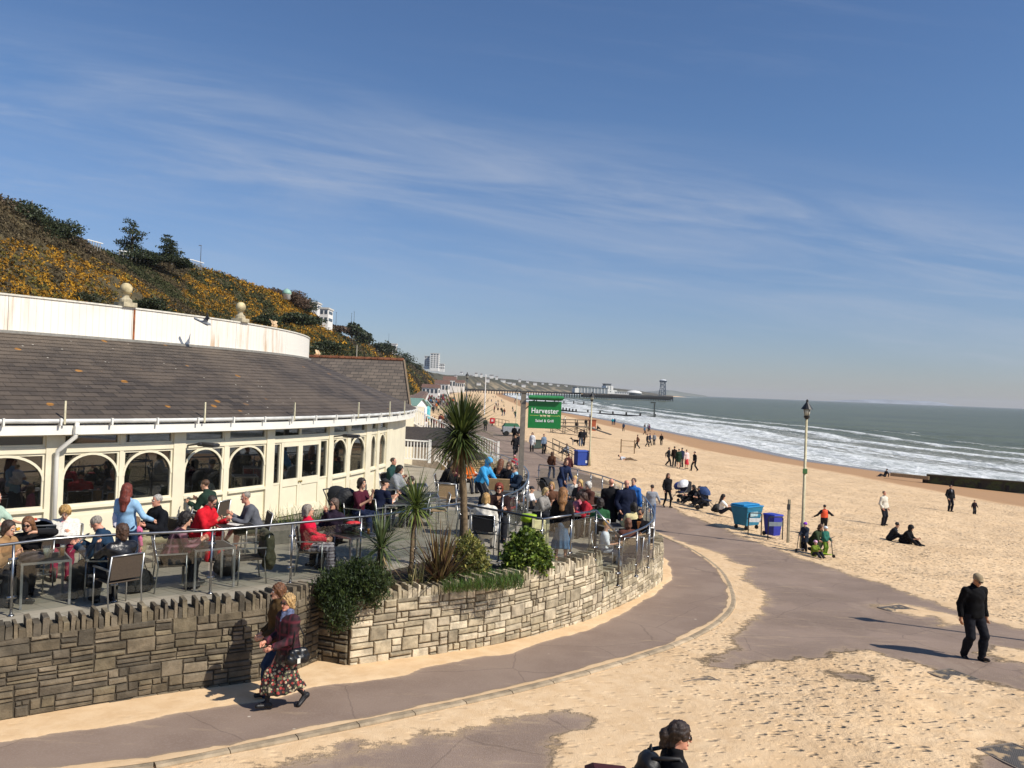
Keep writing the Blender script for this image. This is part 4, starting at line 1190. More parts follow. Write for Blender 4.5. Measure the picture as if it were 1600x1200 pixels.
# planters at the facade
# ---- slated wing behind, with orange ridge
def wing():
 O = Vector((-8.5, 44, 0))
 root = empty('slated_wing', (O.x, O.y, 1.0), 0, 'steep slated roof with orange ridge tiles behind the round restaurant', 'building')
 A = WY(478, 557, 47); Bp = WY(631, 563, 46); C_ = WY(642, 634, 41.5); D = WY(470, 640, 41.5)
 A = Vector((A.x - 4, A.y + .5, A.z)); D = Vector((D.x - 4, D.y, 4.2)); C_.z = 4.2
 t = NT('wing_slates'); P = t.coord('Object')
 b = t.new('TexBrick'); t.put(b.inputs['Vector'], t.mapping(P, (1, 0, 1), (math.radians(90), 0, 0)))
 b.inputs['Scale'].default_value = 1; b.inputs['Brick Width'].default_value = .42; b.inputs['Row Height'].default_value = .17; b.inputs['Mortar Size'].default_value = .012
 b.inputs['Color1'].default_value = rgb('#75695c') + (1,); b.inputs['Color2'].default_value = rgb('#5a5148') + (1,); b.inputs['Mortar'].default_value = rgb('#2c2825') + (1,)
 t.base(t.mix(t.rng(t.noise(P, 1.5, 6, .7), .45, .75, 0, .6), b.outputs[0], rgb('#4f4a42'))); t.rough(.8); t.bump(b.outputs['Fac'], -.6, .02)
 m_ = MB(); q = [A, Bp, C_, D]; vs = [v - root.location for v in q]
 back = [Vector((v.x - 3, 2 * A.y - v.y, v.z)) - root.location for v in (D, C_)]
 m_.add(vs + back, [(3, 2, 1, 0), (0, 1, 5, 4), (1, 2, 5), (0, 4, 3)]); m_.build('roof', t.m, root)
 m_ = MB(); k = 26
 for i in range(k):
  p = (A.lerp(Bp, (i + .06) / k), A.lerp(Bp, (i + .94) / k)); m_.tube([x - root.location + Vector((0, 0, .0)) for x in p], .12, 8)
 m_.build('ridge_tiles', M('#7c4c31', .85, var=.4, scale=3), root)
 m_ = MB(); m_.tube([Bp - root.location, C_ - root.location], .07, 6); m_.build('verge', M('#7b6a55', .9), root)
 m_ = MB(); w0 = D + Vector((.3, .5, 0)); w1 = C_ + Vector((-.4, .5, 0)); m_.box(((w0.x + w1.x) / 2 - O.x, w0.y + 5 - O.y, 1.5), (w1.x - w0.x, 10, 3.3)); m_.build('wall', CREAM, root)
 for f in (.35, .72):
  p = A.lerp(Bp, f); m_ = MB(); m_.tube([p - root.location, p - root.location + Vector((0, 0, .75))], .035, 6); m_.build('vent_pipe', M('#9f9a88', .7), root)
wing()
# ---- outside stairs with white balustrades
WP = M('#e8e8e4', .5, var=.04)
def white_fence(p0, p1, label, h=.95, n=None, group='white balustrades of the outside stairs', post_ends=True):
 p0, p1 = Vector(p0), Vector(p1); root = empty('white_balustrade', p0, 0, label, 'balustrade', group)
 d = p1 - p0; L = d.length; n = n or max(3, int(Vector((d.x, d.y, 0)).length / .14)); n = min(n, 90)
 m_ = MB(); m_.bar((0, 0, h), d + Vector((0, 0, h)), .09, .06); m_.build('top_rail', WP, root)
 m_ = MB(); m_.bar((0, 0, .12), d + Vector((0, 0, .12)), .06, .06); m_.build('bottom_rail', WP, root)
 for i in range(1, n):
  q = d * (i / n); m_ = MB(); m_.box((q.x, q.y, q.z + .12 + (h - .15) / 2), (.045, .045, h - .16)); m_.build('baluster', WP, root)
 for q in (Vector((0, 0, 0)), d):
  m_ = MB(); m_.box((q.x, q.y, q.z + h / 2 + .03), (.12, .12, h + .1)); m_.build('newel', WP, root)
 return root
a = WY(641, 634, 46.5); b = WY(696, 664, 46.3); c = WY(779, 692, 46)
white_fence((a.x, a.y, a.z - .95), (b.x, b.y, b.z - .95), 'upper flight of the white stair balustrade beside the slated roof')
white_fence((b.x + .1, b.y, b.z - .95), (c.x, c.y, c.z - .95), 'white balustrade running down to the stone pier by the road')
a = WY(613, 686, 37.5); b = WY(672, 690, 37.5)
white_fence((a.x, a.y, a.z - .95), (b.x, b.y, b.z - .95), 'level white balustrade between restaurant corner and palm')
a = WY(681, 690, 41); b = WY(748, 742, 41)
white_fence((a.x, a.y, a.z - .95), (b.x, b.y, b.z - .95), 'lower white balustrade sloping down behind the palm crown')
def stair():
 root = empty('outside_staircase', (-3.2, 47, 0), 0, 'outside staircase behind the white balustrades with stone side wall', 'staircase')
 a = WY(641, 634, 46.5); c = WY(779, 692, 46); m_ = MB(); n = 16
 for i in range(n):
  x0 = a.x + (c.x - a.x) * i / n; x1 = a.x + (c.x - a.x) * (i + 1) / n; z = (a.z - 1.0) + (c.z - a.z) * (i + .5) / n
  m_.prism([(x0 + 3.2, -.6), (x1 + 3.2, -.6), (x1 + 3.2, 1.6), (x0 + 3.2, 1.6)], 0, z)
 m_.build('steps', M('#8a8276', .85), root)
 m_ = MB(); m_.box((WY(648, 670, 40).x + 3.2 + .6, 40 - 47, 3.0), (2.6, 2.2, .1), rot=Matrix.Rotation(.35, 3, 'X')); m_.build('porch_roof', M('#3d3733', .85, var=.3), root)
 return root
stair()
c = WY(785, 694, 45.6)
stone_wall('stone_pier', [(c.x - 3.3, 45.3), (c.x, 45.3)], 1.45, 'rough stone pier wall at the foot of the white balustrade', ['#a3926f', '#8d7c5c', '#b5a582'], '#5d4f3b', (.06, .04), seed=21, base=lambda y: 0.0)
# ================================================================ plants
LEAF = lambda: M_attr('leaf', .55, .2, 6, spec=.4, trans=.25)
BARK = lambda: M('#6d5c45', .9, var=.35, scale=14, bump=.6)
def blade(mb, o, az, el, L, w, droop, n=5, fold=.0):
 "one strap leaf: from o, heading az/el, bending down by droop"
 d = Vector((math.cos(az) * math.cos(el), math.sin(az) * math.cos(el), math.sin(el)))
 side = Vector((-math.sin(az), math.cos(az), 0)); p = Vector(o); vs = []
 for i in range(n + 1):
  t = i / n
  ww = w * (1 - t) ** .7 * min(1, .45 + 2.2 * t) if i < n else .001
  vs += [p - side * ww, p + side * ww]
  d = (d + Vector((0, 0, -droop / n * (.4 + 1.2 * t)))).normalized()
  p = p + d * (L / n)
 mb.add(vs, [(2 * i, 2 * i + 1, 2 * i + 3, 2 * i + 2) for i in range(n)])
def spiky(mb, c, n, L, w, elmin, elmax, droop, cols, rr):
 for i in range(n):
  az = rr.uniform(0, 2 * math.pi); u = rr.random()
  el = elmin + (elmax - elmin) * (u if u < .6 else .6 + (u - .6) * .8)
  v = rr.uniform(.65, 1.25); mb.col = tuple(x * v for x in rgb(rr.choice(cols)))
  blade(mb, Vector(c) + Vector((0, 0, rr.uniform(-.1, .12))) * (L / 1.0), az, el, L * rr.uniform(.7, 1.12), w * rr.uniform(.7, 1.2), droop * rr.uniform(.5, 1.4) * (1.1 - .6 * u))
GREEN = ['#4c5a2c', '#3d4a24', '#5c6a35', '#35421f', '#6a7440']
def cordyline(loc, h, n, L, w, label, lean=(0, 0), seed=1, r0=.075, skirt=True, cols=GREEN, upr=.0):
 rr = random.Random(seed); root = empty('cordyline_palm', loc, 0, label, 'palm tree', 'spiky palms in the planted bed')
 top = Vector((lean[0], lean[1], h)); m_ = MB()
 pts = [Vector((0, 0, -.1)), Vector((lean[0] * .2, lean[1] * .2, h * .33)), Vector((lean[0] * .6, lean[1] * .6, h * .68)), top]
 m_.tube([p + Vector((rr.uniform(-.01, .01), rr.uniform(-.01, .01), 0)) for p in curve_pts(pts, .12)], list(np.linspace(r0 * 1.25, r0, len(curve_pts(pts, .12)))), 10)
 m_.build('trunk', BARK(), root, True)
 m_ = MB(); m_.col = (0, 0, 0)
 spiky(m_, top, n, L, w, -.5 + upr, 1.5, .75, cols, rr)
 m_.build('crown', LEAF(), root)
 if skirt:
  m_ = MB(); m_.col = (0, 0, 0); spiky(m_, top - Vector((0, 0, .12 * L)), int(n * .22), L * .8, w * .8, -1.35, -.5, .5, ['#8a7650', '#6e5c3d', '#a08c60', '#57603a'], rr); m_.build('dead_leaves', LEAF(), root)
 return root
BZ0 = 1.76
def bedpt(px, py):
 p = W(px, py, BZ0); return p
cordyline((-.83, 16.9, BZ0), 2.72, 560, 1.0, .030, 'tallest spiky palm, its dark crown rising left of the hanging sign', lean=(-.16, 0), seed=3, r0=.062)
cordyline((-1.78, 15.6, BZ0), 1.42, 150, .72, .022, 'slim young palm with yellow-green crown on a thin leaning trunk', lean=(.05, .1), seed=5, r0=.035, skirt=True, cols=['#6a7a3a', '#55652f', '#7d8a48', '#465527'])
cordyline((-2.25, 15.0, BZ0), .78, 130, .72, .022, 'short spiky palm right above the dark rounded bush', lean=(0, 0), seed=7, r0=.05, cols=['#5a6a40', '#46552f', '#6f7c4e', '#39461f'])
def fan(loc, n, L, w, cols, label, seed, spread=1.0, name='flax_plant', cat='plant'):
 rr = random.Random(seed); root = empty(name, loc, 0, label, cat)
 m_ = MB(); m_.col = (0, 0, 0)
 for i in range(n):
  az = rr.uniform(0, 6.28); el = math.radians(90 - spread * rr.uniform(4, 62)); v = rr.uniform(.6, 1.25)
  m_.col = tuple(x * v for x in rgb(rr.choice(cols)))
  blade(m_, (rr.uniform(-.1, .1), rr.uniform(-.1, .1), -.05), az, el, L * rr.uniform(.6, 1.1), w * rr.uniform(.6, 1.2), rr.uniform(.1, .7), 6)
 m_.build('leaves', LEAF(), root)
 m_ = MB(); m_.col = rgb('#4a3526')
 m_.lathe([(.14, -.1), (.12, .08), (.05, .16)], (0, 0, 0), 9); m_.build('base', M_attr('leafbase', .9), root)
 return root
fan((-1.22, 15.75, BZ0), 210, 1.22, .028, ['#5b4331', '#6e5238', '#47332a', '#7d6a45', '#5c5a34', '#8b7648'], 'bronze flax plant with upright purple-brown sword leaves', 11)
fan((-1.62, 15.25, BZ0), 60, .62, .016, ['#8d8a5c', '#a39a6c', '#6b6d3f'], 'small pale grassy plant at the foot of the bronze flax', 13, 1.3, 'pale_grass_plant')
def leafy(loc, blobs, nleaf, size, cols, label, name, cat, seed, stems=8, group=None, upright=0.0, narrow=.5, trunk=None, mat=None, part_names=('leaves', 'stems')):
 "leaf-sized faces spread through a few uneven lobes, thinner towards the outside"
 rs = np.random.RandomState(seed); root = empty(name, loc, 0, label, cat, group)
 bl = np.array(blobs, float); vol = bl[:, 3] * bl[:, 4] * bl[:, 5]; pick = rs.choice(len(bl), nleaf, p=vol / vol.sum())
 d = rs.normal(size=(nleaf, 3)); d /= np.linalg.norm(d, axis=1)[:, None]
 r = rs.uniform(0, 1, nleaf) ** .42 * (1 + .16 * np.sin(d[:, 0] * 7 + d[:, 2] * 9) + .1 * rs.normal(size=nleaf))
 P = bl[pick, :3] + d * r[:, None] * bl[pick, 3:6]
 # clumps: pull leaves together round random twig ends
 K = P[rs.choice(nleaf, max(6, nleaf // 26))]
 idx = rs.randint(0, len(K), nleaf); near = np.argmin(((P[:, None, :] - K[None, rs.choice(len(K), min(60, len(K)), replace=False)]) ** 2).sum(2), 1) if nleaf < 20000 else None
 a = rs.normal(size=(nleaf, 3)); a[:, 2] += upright; a += d * .8; a /= np.linalg.norm(a, axis=1)[:, None]
 b = np.cross(a, rs.normal(size=(nleaf, 3))); b /= np.linalg.norm(b, axis=1)[:, None]
 s = (size * rs.uniform(.6, 1.35, nleaf))[:, None]
 V = np.stack([P - a * s * .5, P - b * s * narrow * .5, P + a * s * .5, P + b * s * narrow * .5], 1).reshape(-1, 3)
 C = np.array([rgb(c) for c in cols]); ci = rs.randint(0, len(cols), nleaf)
 cc = np.repeat(C[ci] * rs.uniform(.65, 1.3, nleaf)[:, None], 4, 0)
 np_mesh(part_names[0], V, np.arange(nleaf * 4).reshape(-1, 4), mat or LEAF(), root, col=cc)
 m_ = MB()
 if trunk:
  for tr in trunk: m_.tube(tr[0], tr[1], 8)
 else:
  for i in range(stems):
   q = bl[i % len(bl)]; e = Vector(q[:3]) + Vector(rs.normal(size=3)) * .3 * float(q[3])
   m_.tube([(q[0] * .3 + rs.uniform(-.05, .05), q[1] * .3, -.05), Vector((q[0] * .6, q[1] * .6, q[2] * .5)), e], [.02, .014, .006], 5)
 m_.build(part_names[1], BARK(), root, True)
 return root
c = bedpt(575, 905)
leafy((-2.62, 14.35, 1.75), [(-.22, -.1, .22, .42, .34, .36), (.25, .05, .28, .42, .36, .42), (-.12, -.36, -.12, .3, .25, .34), (.0, .25, .35, .35, .3, .3), (-.45, .05, .1, .25, .25, .3)], 15000, .075,
  ['#2f3d1d', '#3b4a24', '#26331a', '#475628'], 'dark rounded rosemary bush spilling over the square wall corner', 'rosemary_bush', 'bush', 21, upright=1.2, narrow=.28)
leafy((-.72, 16.35, BZ0), [(0, 0, .42, .34, .34, .42), (.2, -.1, .25, .25, .25, .3)], 4200, .08, ['#8b8a45', '#6e7436', '#a39b52', '#525a2a'], 'yellow-variegated bushy shrub at the foot of the tallest palm', 'variegated_shrub', 'shrub', 23, upright=.5, narrow=.4)
leafy((.42, 16.9, BZ0), [(0, 0, .42, .42, .4, .45), (.28, .05, .3, .3, .3, .34), (-.25, 0, .3, .28, .3, .34), (.05, 0, .7, .3, .3, .22)], 6500, .085, ['#566b25', '#6d8430', '#3d4f1c', '#8a9a40', '#465a20'], 'glossy bright green shrub beside the cream board', 'green_shrub', 'shrub', 25, narrow=.6)
def grass_patch():
 rr = random.Random(4); m_ = MB(); m_.col = (0, 0, 0)
 for i in range(2600):
  x = rr.uniform(-1.1, .35); y = rr.uniform(15.25, 16.3) + x * .35
  m_.col = tuple(v * rr.uniform(.6, 1.3) for v in rgb(rr.choice(['#4f6428', '#617a30', '#3a4c1f'])))
  blade(m_, (x, y, 1.78), rr.uniform(0, 6.28), rr.uniform(.7, 1.4), rr.uniform(.12, .28), .006, .8, 3)
 tag(m_.build('grass', LEAF()), 'low green grass growing in the planted bed', 'grass', kind='stuff')
grass_patch()
# planters by the facade with ornamental grass
def planter(px, py, w, d, yaw, label, cols, h=.45, n=260, L=.55):
 p = W(px, py, 1.75); root = empty('grass_planter', p, yaw, label, 'planter', 'grass planters in front of the restaurant')
 m_ = MB()
 for c, s in (((0, -d / 2, h / 2), (w, .04, h)), ((0, d / 2, h / 2), (w, .04, h)), ((-w / 2 + .02, 0, h / 2), (.04, d - .045, h)), ((w / 2 - .02, 0, h / 2), (.04, d - .045, h)), ((0, 0, h - .08), (w - .09, d - .05, .04))): m_.box(c, s)
 m_.build('box', M('#6a665c', .8, grime=.4), root)
 rr = random.Random(int(px)); m_ = MB(); m_.col = (0, 0, 0)
 for i in range(n):
  m_.col = tuple(v * rr.uniform(.6, 1.3) for v in rgb(rr.choice(cols)))
  blade(m_, (rr.uniform(-.45, .45) * w, rr.uniform(-.4, .4) * d, h - .06), rr.uniform(0, 6.28), rr.uniform(.6, 1.45), L * rr.uniform(.6, 1.1), .008, 1.1, 4)
 m_.build('grass_tuft', LEAF(), root)
planter(478, 842, 2.3, .5, 42, 'dark planter of sprawling green grass in front of the double door', ['#5d6a35', '#7b8148', '#3f4a22'], n=240, L=.5)
planter(556, 826, 1.9, .55, 52, 'planter of dry yellow-green ornamental grass behind the red bag table', ['#8f8a48', '#7a7a3c', '#a59a5a', '#5d6a35'], n=900, L=.55)
# ================================================================ trees on the cliff
def tree(loc, h, r, label, cols, kind='round', seed=1, name='cliff_tree', n=2600, size=.5, group='trees along the cliff top'):
 rr = random.Random(seed); bl = []
 if kind == 'pine':
  for i in range(9):
   t = .10 + .90 * i / 8; w = r * (1.05 - .75 * (i / 8)) * rr.uniform(.7, 1.1)
   bl.append((rr.uniform(-.35, .35) * r, rr.uniform(-.3, .3) * r, h * t, w, w, h * .075))
 else:
  for i in range(9):
   a = rr.uniform(0, 6.28); k = rr.uniform(.1, .6); bl.append((math.cos(a) * r * k, math.sin(a) * r * k, h * rr.uniform(.12, .68), r * rr.uniform(.4, .65), r * rr.uniform(.4, .65), h * rr.uniform(.2, .32)))
 tr = [([(0, 0, -1.5), (.1, 0, h * .4), (0, .1, h * .8)], [h * .035, h * .022, h * .008])]
 for q in bl[:7]: tr.append(([(0.05, 0, h * .3), (q[0] * .5, q[1] * .5, q[2] * .8), (q[0], q[1], q[2])], [h * .014, h * .009, h * .004]))
 return leafy(loc, bl, n, size, cols, label, name, 'tree', seed, group=group, trunk=tr, narrow=.6, part_names=('crown', 'trunk'))
DK = ['#39432a', '#2c3621', '#465031', '#343b25']
BR = ['#6a5a46', '#57493a', '#4d4a33']
tr_ = [(205, 398, 152, 7.2, 3.6, 'pine', DK, 'larger of the two dark pines on the cliff edge, left one'),
  (264, 404, 158, 5.2, 2.9, 'pine', DK, 'smaller right-hand dark pine on the cliff edge'),
  (232, 404, 156, 2.6, 3.0, 'round', DK, 'low dark bush between the two cliff-edge pines'),
  (288, 410, 160, 1.8, 2.0, 'round', DK, 'lowest dark bush tapering off right of the two pines'),
  (48, 350, 112, 5.2, 4.6, 'round', DK, 'big dark evergreen forming the peak of the cliff at upper left'),
  (88, 372, 114, 4.6, 3.8, 'round', DK, 'dark evergreen on the slope just right of the cliff peak'),
  (8, 345, 110, 4.4, 3.6, 'round', BR, 'brown leafless tree at the left edge on the cliff top'),
  (118, 388, 118, 2.8, 3.2, 'round', BR, 'brown bare bush below the cliff peak'),
  (28, 400, 104, 2.6, 4.0, 'round', ['#77684f', '#6a5f48', '#857659'], 'grey-brown scrub mound at the left edge below the peak'),
  (438, 466, 235, 4.4, 7.5, 'round', ['#6b5643', '#5a4838'], 'brown thicket left of the green dome'),
  (462, 476, 245, 4.2, 6, 'round', ['#6b5643', '#5a4838'], 'brown thicket directly below the green dome'),
  (472, 484, 255, 5, 6, 'round', DK, 'dark green tree in front of the white cliff-top house'),
  (549, 520, 345, 6.5, 5.6, 'round', DK, 'round dark tree alone on the skyline right of the white house'),
  (571, 531, 400, 6.5, 6.5, 'round', DK, 'round dark tree, second on the skyline right of the white house'),
  (592, 545, 470, 7.5, 8, 'round', DK, 'dark tree on the skyline where the cliff drops towards the tower block'),
  (606, 550, 510, 8, 8, 'round', DK, 'dark tree just left of the small white cliff hut'),
  (632, 567, 640, 11, 11, 'round', DK, 'dark tree clump right of the small white cliff hut'),
  (648, 577, 720, 8, 10, 'round', DK, 'dark tree clump left of the white tower block'),
  (520, 512, 330, 3.4, 9, 'round', ['#6b5643', '#5a4838'], 'brown scrub thicket on the skyline beyond the white house'),
  (420, 500, 128, 1.9, 3.0, 'round', DK, 'dark bush above the right end of the parapet'),
  (232, 478, 100, 2.2, 3.8, 'round', DK, 'dark bush behind the parapet between the two stone balls'),
  (120, 468, 98, 2.4, 4.6, 'round', ['#38402a', '#45452e'], 'dark bush behind the left part of the parapet'),
  (40, 452, 98, 2.6, 5.6, 'round', ['#4a4a33', '#5a5640', '#3c4029'], 'dark bush behind the parapet at the left edge'),
  (515, 545, 150, 2.4, 4.2, 'round', DK, 'dark bush on the slope above the orange ridge'),
  (470, 500, 175, 2.6, 5.5, 'round', DK, 'dark bush on the slope above the right end of the parapet')]
for i, (px, py, y, h, r, kd, cols, lab) in enumerate(tr_):
 p = WY(px, py, y); far = y > 300
 tree((p.x, p.y, p.z - (1.6 if far else .9)), h, r, lab, cols, kd, 40 + i, n=1500 if far else 3600, size=(.35 if y < 170 else .55 if y < 300 else 1.1), name='pine_tree' if kd == 'pine' else ('scrub_thicket' if 'thicket' in lab else 'bush' if 'bush' in lab or 'mound' in lab else 'evergreen_tree'))
# ================================================================ people
class SDF:
 "a soft union of round cones and ellipsoids on a grid, meshed with surface nets"
 def __init__(s, pts, res, pad=.25):
  P = np.array(pts); s.res = res
  s.lo = P.min(0) - pad; s.n = np.ceil((P.max(0) + pad - s.lo) / res).astype(int) + 1
  s.D = np.full(tuple(s.n), 1.0, dtype=np.float32)
  s.ax = [s.lo[i] + np.arange(s.n[i]) * res for i in range(3)]
 def _box(s, lo, hi):
  a = np.clip(np.floor((np.array(lo) - s.lo) / s.res).astype(int), 0, s.n - 1)
  b = np.clip(np.ceil((np.array(hi) - s.lo) / s.res).astype(int) + 1, 1, s.n)
  sl = tuple(slice(x, max(x + 1, y)) for x, y in zip(a, b))
  return sl, s.ax[0][sl[0]][:, None, None], s.ax[1][sl[1]][None, :, None], s.ax[2][sl[2]][None, None, :]
 def _join(s, sl, d, k, sub=False):
  A = s.D[sl]
  if sub: s.D[sl] = np.maximum(A, -d); return
  if k <= 0: s.D[sl] = np.minimum(A, d); return
  h = np.clip(.5 + .5 * (A - d) / k, 0, 1)
  s.D[sl] = A * (1 - h) + d * h - k * h * (1 - h)
 def cap(s, a, b, ra, rb, k=.03, grow=0.0, sub=False, flat=None):
  a = np.array(a, float); b = np.array(b, float); ra += grow; rb += grow
  m = max(ra, rb) * (1.0 if flat is None else 1.7) + k + 3 * s.res
  sl, X, Y, Z = s._box(np.minimum(a, b) - m, np.maximum(a, b) + m)
  d = b - a; L = max(1e-9, float(d @ d))
  px, py, pz = X - a[0], Y - a[1], Z - a[2]
  t = np.clip((px * d[0] + py * d[1] + pz * d[2]) / L, 0, 1)
  if flat is None:
   q = np.sqrt((px - t * d[0]) ** 2 + (py - t * d[1]) ** 2 + (pz - t * d[2]) ** 2)
  else:      # wider along the direction flat[0] by the factor flat[1]
   u = np.array(flat[0], float); u /= np.linalg.norm(u); f = flat[1]
   ex, ey, ez = px - t * d[0], py - t * d[1], pz - t * d[2]
   c = ex * u[0] + ey * u[1] + ez * u[2]; c2 = c * (1 / f - 1)
   q = np.sqrt((ex + u[0] * c2) ** 2 + (ey + u[1] * c2) ** 2 + (ez + u[2] * c2) ** 2)
  s._join(sl, (q - (ra + (rb - ra) * t)).astype(np.float32), k, sub)
 def ell(s, c, r, k=.03, grow=0.0, M3=None, sub=False):
  c = np.array(c, float); r = np.array(r, float) + grow; m = r.max() + k + 3 * s.res
  sl, X, Y, Z = s._box(c - m, c + m)
  X = X - c[0]; Y = Y - c[1]; Z = Z - c[2]
  if M3 is not None:
   R3 = np.array(M3).T
   X, Y, Z = (R3[0, 0] * X + R3[0, 1] * Y + R3[0, 2] * Z, R3[1, 0] * X + R3[1, 1] * Y + R3[1, 2] * Z, R3[2, 0] * X + R3[2, 1] * Y + R3[2, 2] * Z)
  q = np.sqrt((X / r[0]) ** 2 + (Y / r[1]) ** 2 + (Z / r[2]) ** 2)
  s._join(sl, ((q - 1) * r.min()).astype(np.float32), k, sub)
 def cut(s, p, n):
  "remove what lies on the side the normal points to"
  p = np.array(p, float); n = np.array(n, float); n /= np.linalg.norm(n)
  d = (s.ax[0][:, None, None] - p[0]) * n[0] + (s.ax[1][None, :, None] - p[1]) * n[1] + (s.ax[2][None, None, :] - p[2]) * n[2]
  s.D = np.maximum(s.D, d.astype(np.float32))
 def wrinkle(s, amp, f, seed=0):
  X = s.ax[0][:, None, None]; Y = s.ax[1][None, :, None]; Z = s.ax[2][None, None, :]
  w = np.sin(X * f * 1.3 + 3 * np.sin(Z * f * .45 + seed) + seed) * np.sin(Z * f + 2 * np.sin(Y * f * .8 + seed * 2) + X * f * .5) + .5 * np.sin(Y * f * 1.7 + Z * f * 1.1 + seed * 3)
  s.D = s.D + (amp * w).astype(np.float32)
 def mesh(s):
  D = s.D; S = D < 0
  c = [S[i:S.shape[0] - 1 + i, j:S.shape[1] - 1 + j, k:S.shape[2] - 1 + k] for i in (0, 1) for j in (0, 1) for k in (0, 1)]
  a = c[0].copy(); o = c[0].copy()
  for q in c[1:]: a &= q; o |= q
  act = o & ~a
  I, J, K = np.nonzero(act); n = len(I)
  if n == 0: return np.zeros((0, 3)), np.zeros((0, 4), int)
  idx = np.full(act.shape, -1); idx[I, J, K] = np.arange(n)
  acc = np.zeros((n, 3)); cnt = np.zeros(n)
  cor = [(i, j, k) for i in (0, 1) for j in (0, 1) for k in (0, 1)]
  for p in cor:
   for ax in range(3):
    if p[ax]: continue
    q = list(p); q[ax] = 1
    d0 = D[I + p[0], J + p[1], K + p[2]]; d1 = D[I + q[0], J + q[1], K + q[2]]
    m = (d0 < 0) != (d1 < 0)
    t = np.where(m, d0 / np.where(m, d0 - d1, 1), 0)
    pos = np.array([[p[0], p[1], p[2]]], float).repeat(n, 0); pos[:, ax] += t
    acc += pos * m[:, None]; cnt += m
  V = (np.stack([I, J, K], 1) + acc / cnt[:, None]) * s.res + s.lo
  F = []
  for ax in range(3):
   sl0 = [slice(None)] * 3; sl1 = [slice(None)] * 3; sl0[ax] = slice(0, -1); sl1[ax] = slice(1, None)
   A = S[tuple(sl0)]; Bm = S[tuple(sl1)]; e = A != Bm
   i, j, k = np.nonzero(e); g = [i, j, k]; u, v = [x for x in range(3) if x != ax]
   ok = (g[u] > 0) & (g[v] > 0) & (g[u] < S.shape[u] - 1) & (g[v] < S.shape[v] - 1)
   g = [x[ok] for x in g]; ins = A[g[0], g[1], g[2]]
   def cell(du, dv):
    h = [x.copy() for x in g]; h[u] -= du; h[v] -= dv
    return idx[h[0], h[1], h[2]]
   q = np.stack([cell(1, 1), cell(0, 1), cell(0, 0), cell(1, 0)], 1)
   if ax == 1: ins = ~ins
   q[~ins] = q[~ins][:, ::-1]
   F.append(q)
  F = np.concatenate(F); F = F[(F >= 0).all(1)]
  return V, F
def _v(*a): return np.array(a, float)
def _n(v): return v / max(1e-9, np.linalg.norm(v))
def ik(a, b, l1, l2, bend):
 d = b - a; L = np.linalg.norm(d); L2 = min(L, (l1 + l2) * .999)
 u = d / max(L, 1e-6); b2 = a + u * L2
 x = (l1 * l1 - l2 * l2 + L2 * L2) / (2 * L2); h = math.sqrt(max(0, l1 * l1 - x * x))
 w = bend - u * (bend @ u); w = _n(w)
 return a + u * x + w * h, b2
def rotx(v, a): c, s_ = math.cos(a), math.sin(a); return _v(v[0], c * v[1] - s_ * v[2], s_ * v[1] + c * v[2])
def roty(v, a): c, s_ = math.cos(a), math.sin(a); return _v(c * v[0] + s_ * v[2], v[1], -s_ * v[0] + c * v[2])
def rotz(v, a): c, s_ = math.cos(a), math.sin(a); return _v(c * v[0] - s_ * v[1], s_ * v[0] + c * v[1], v[2])
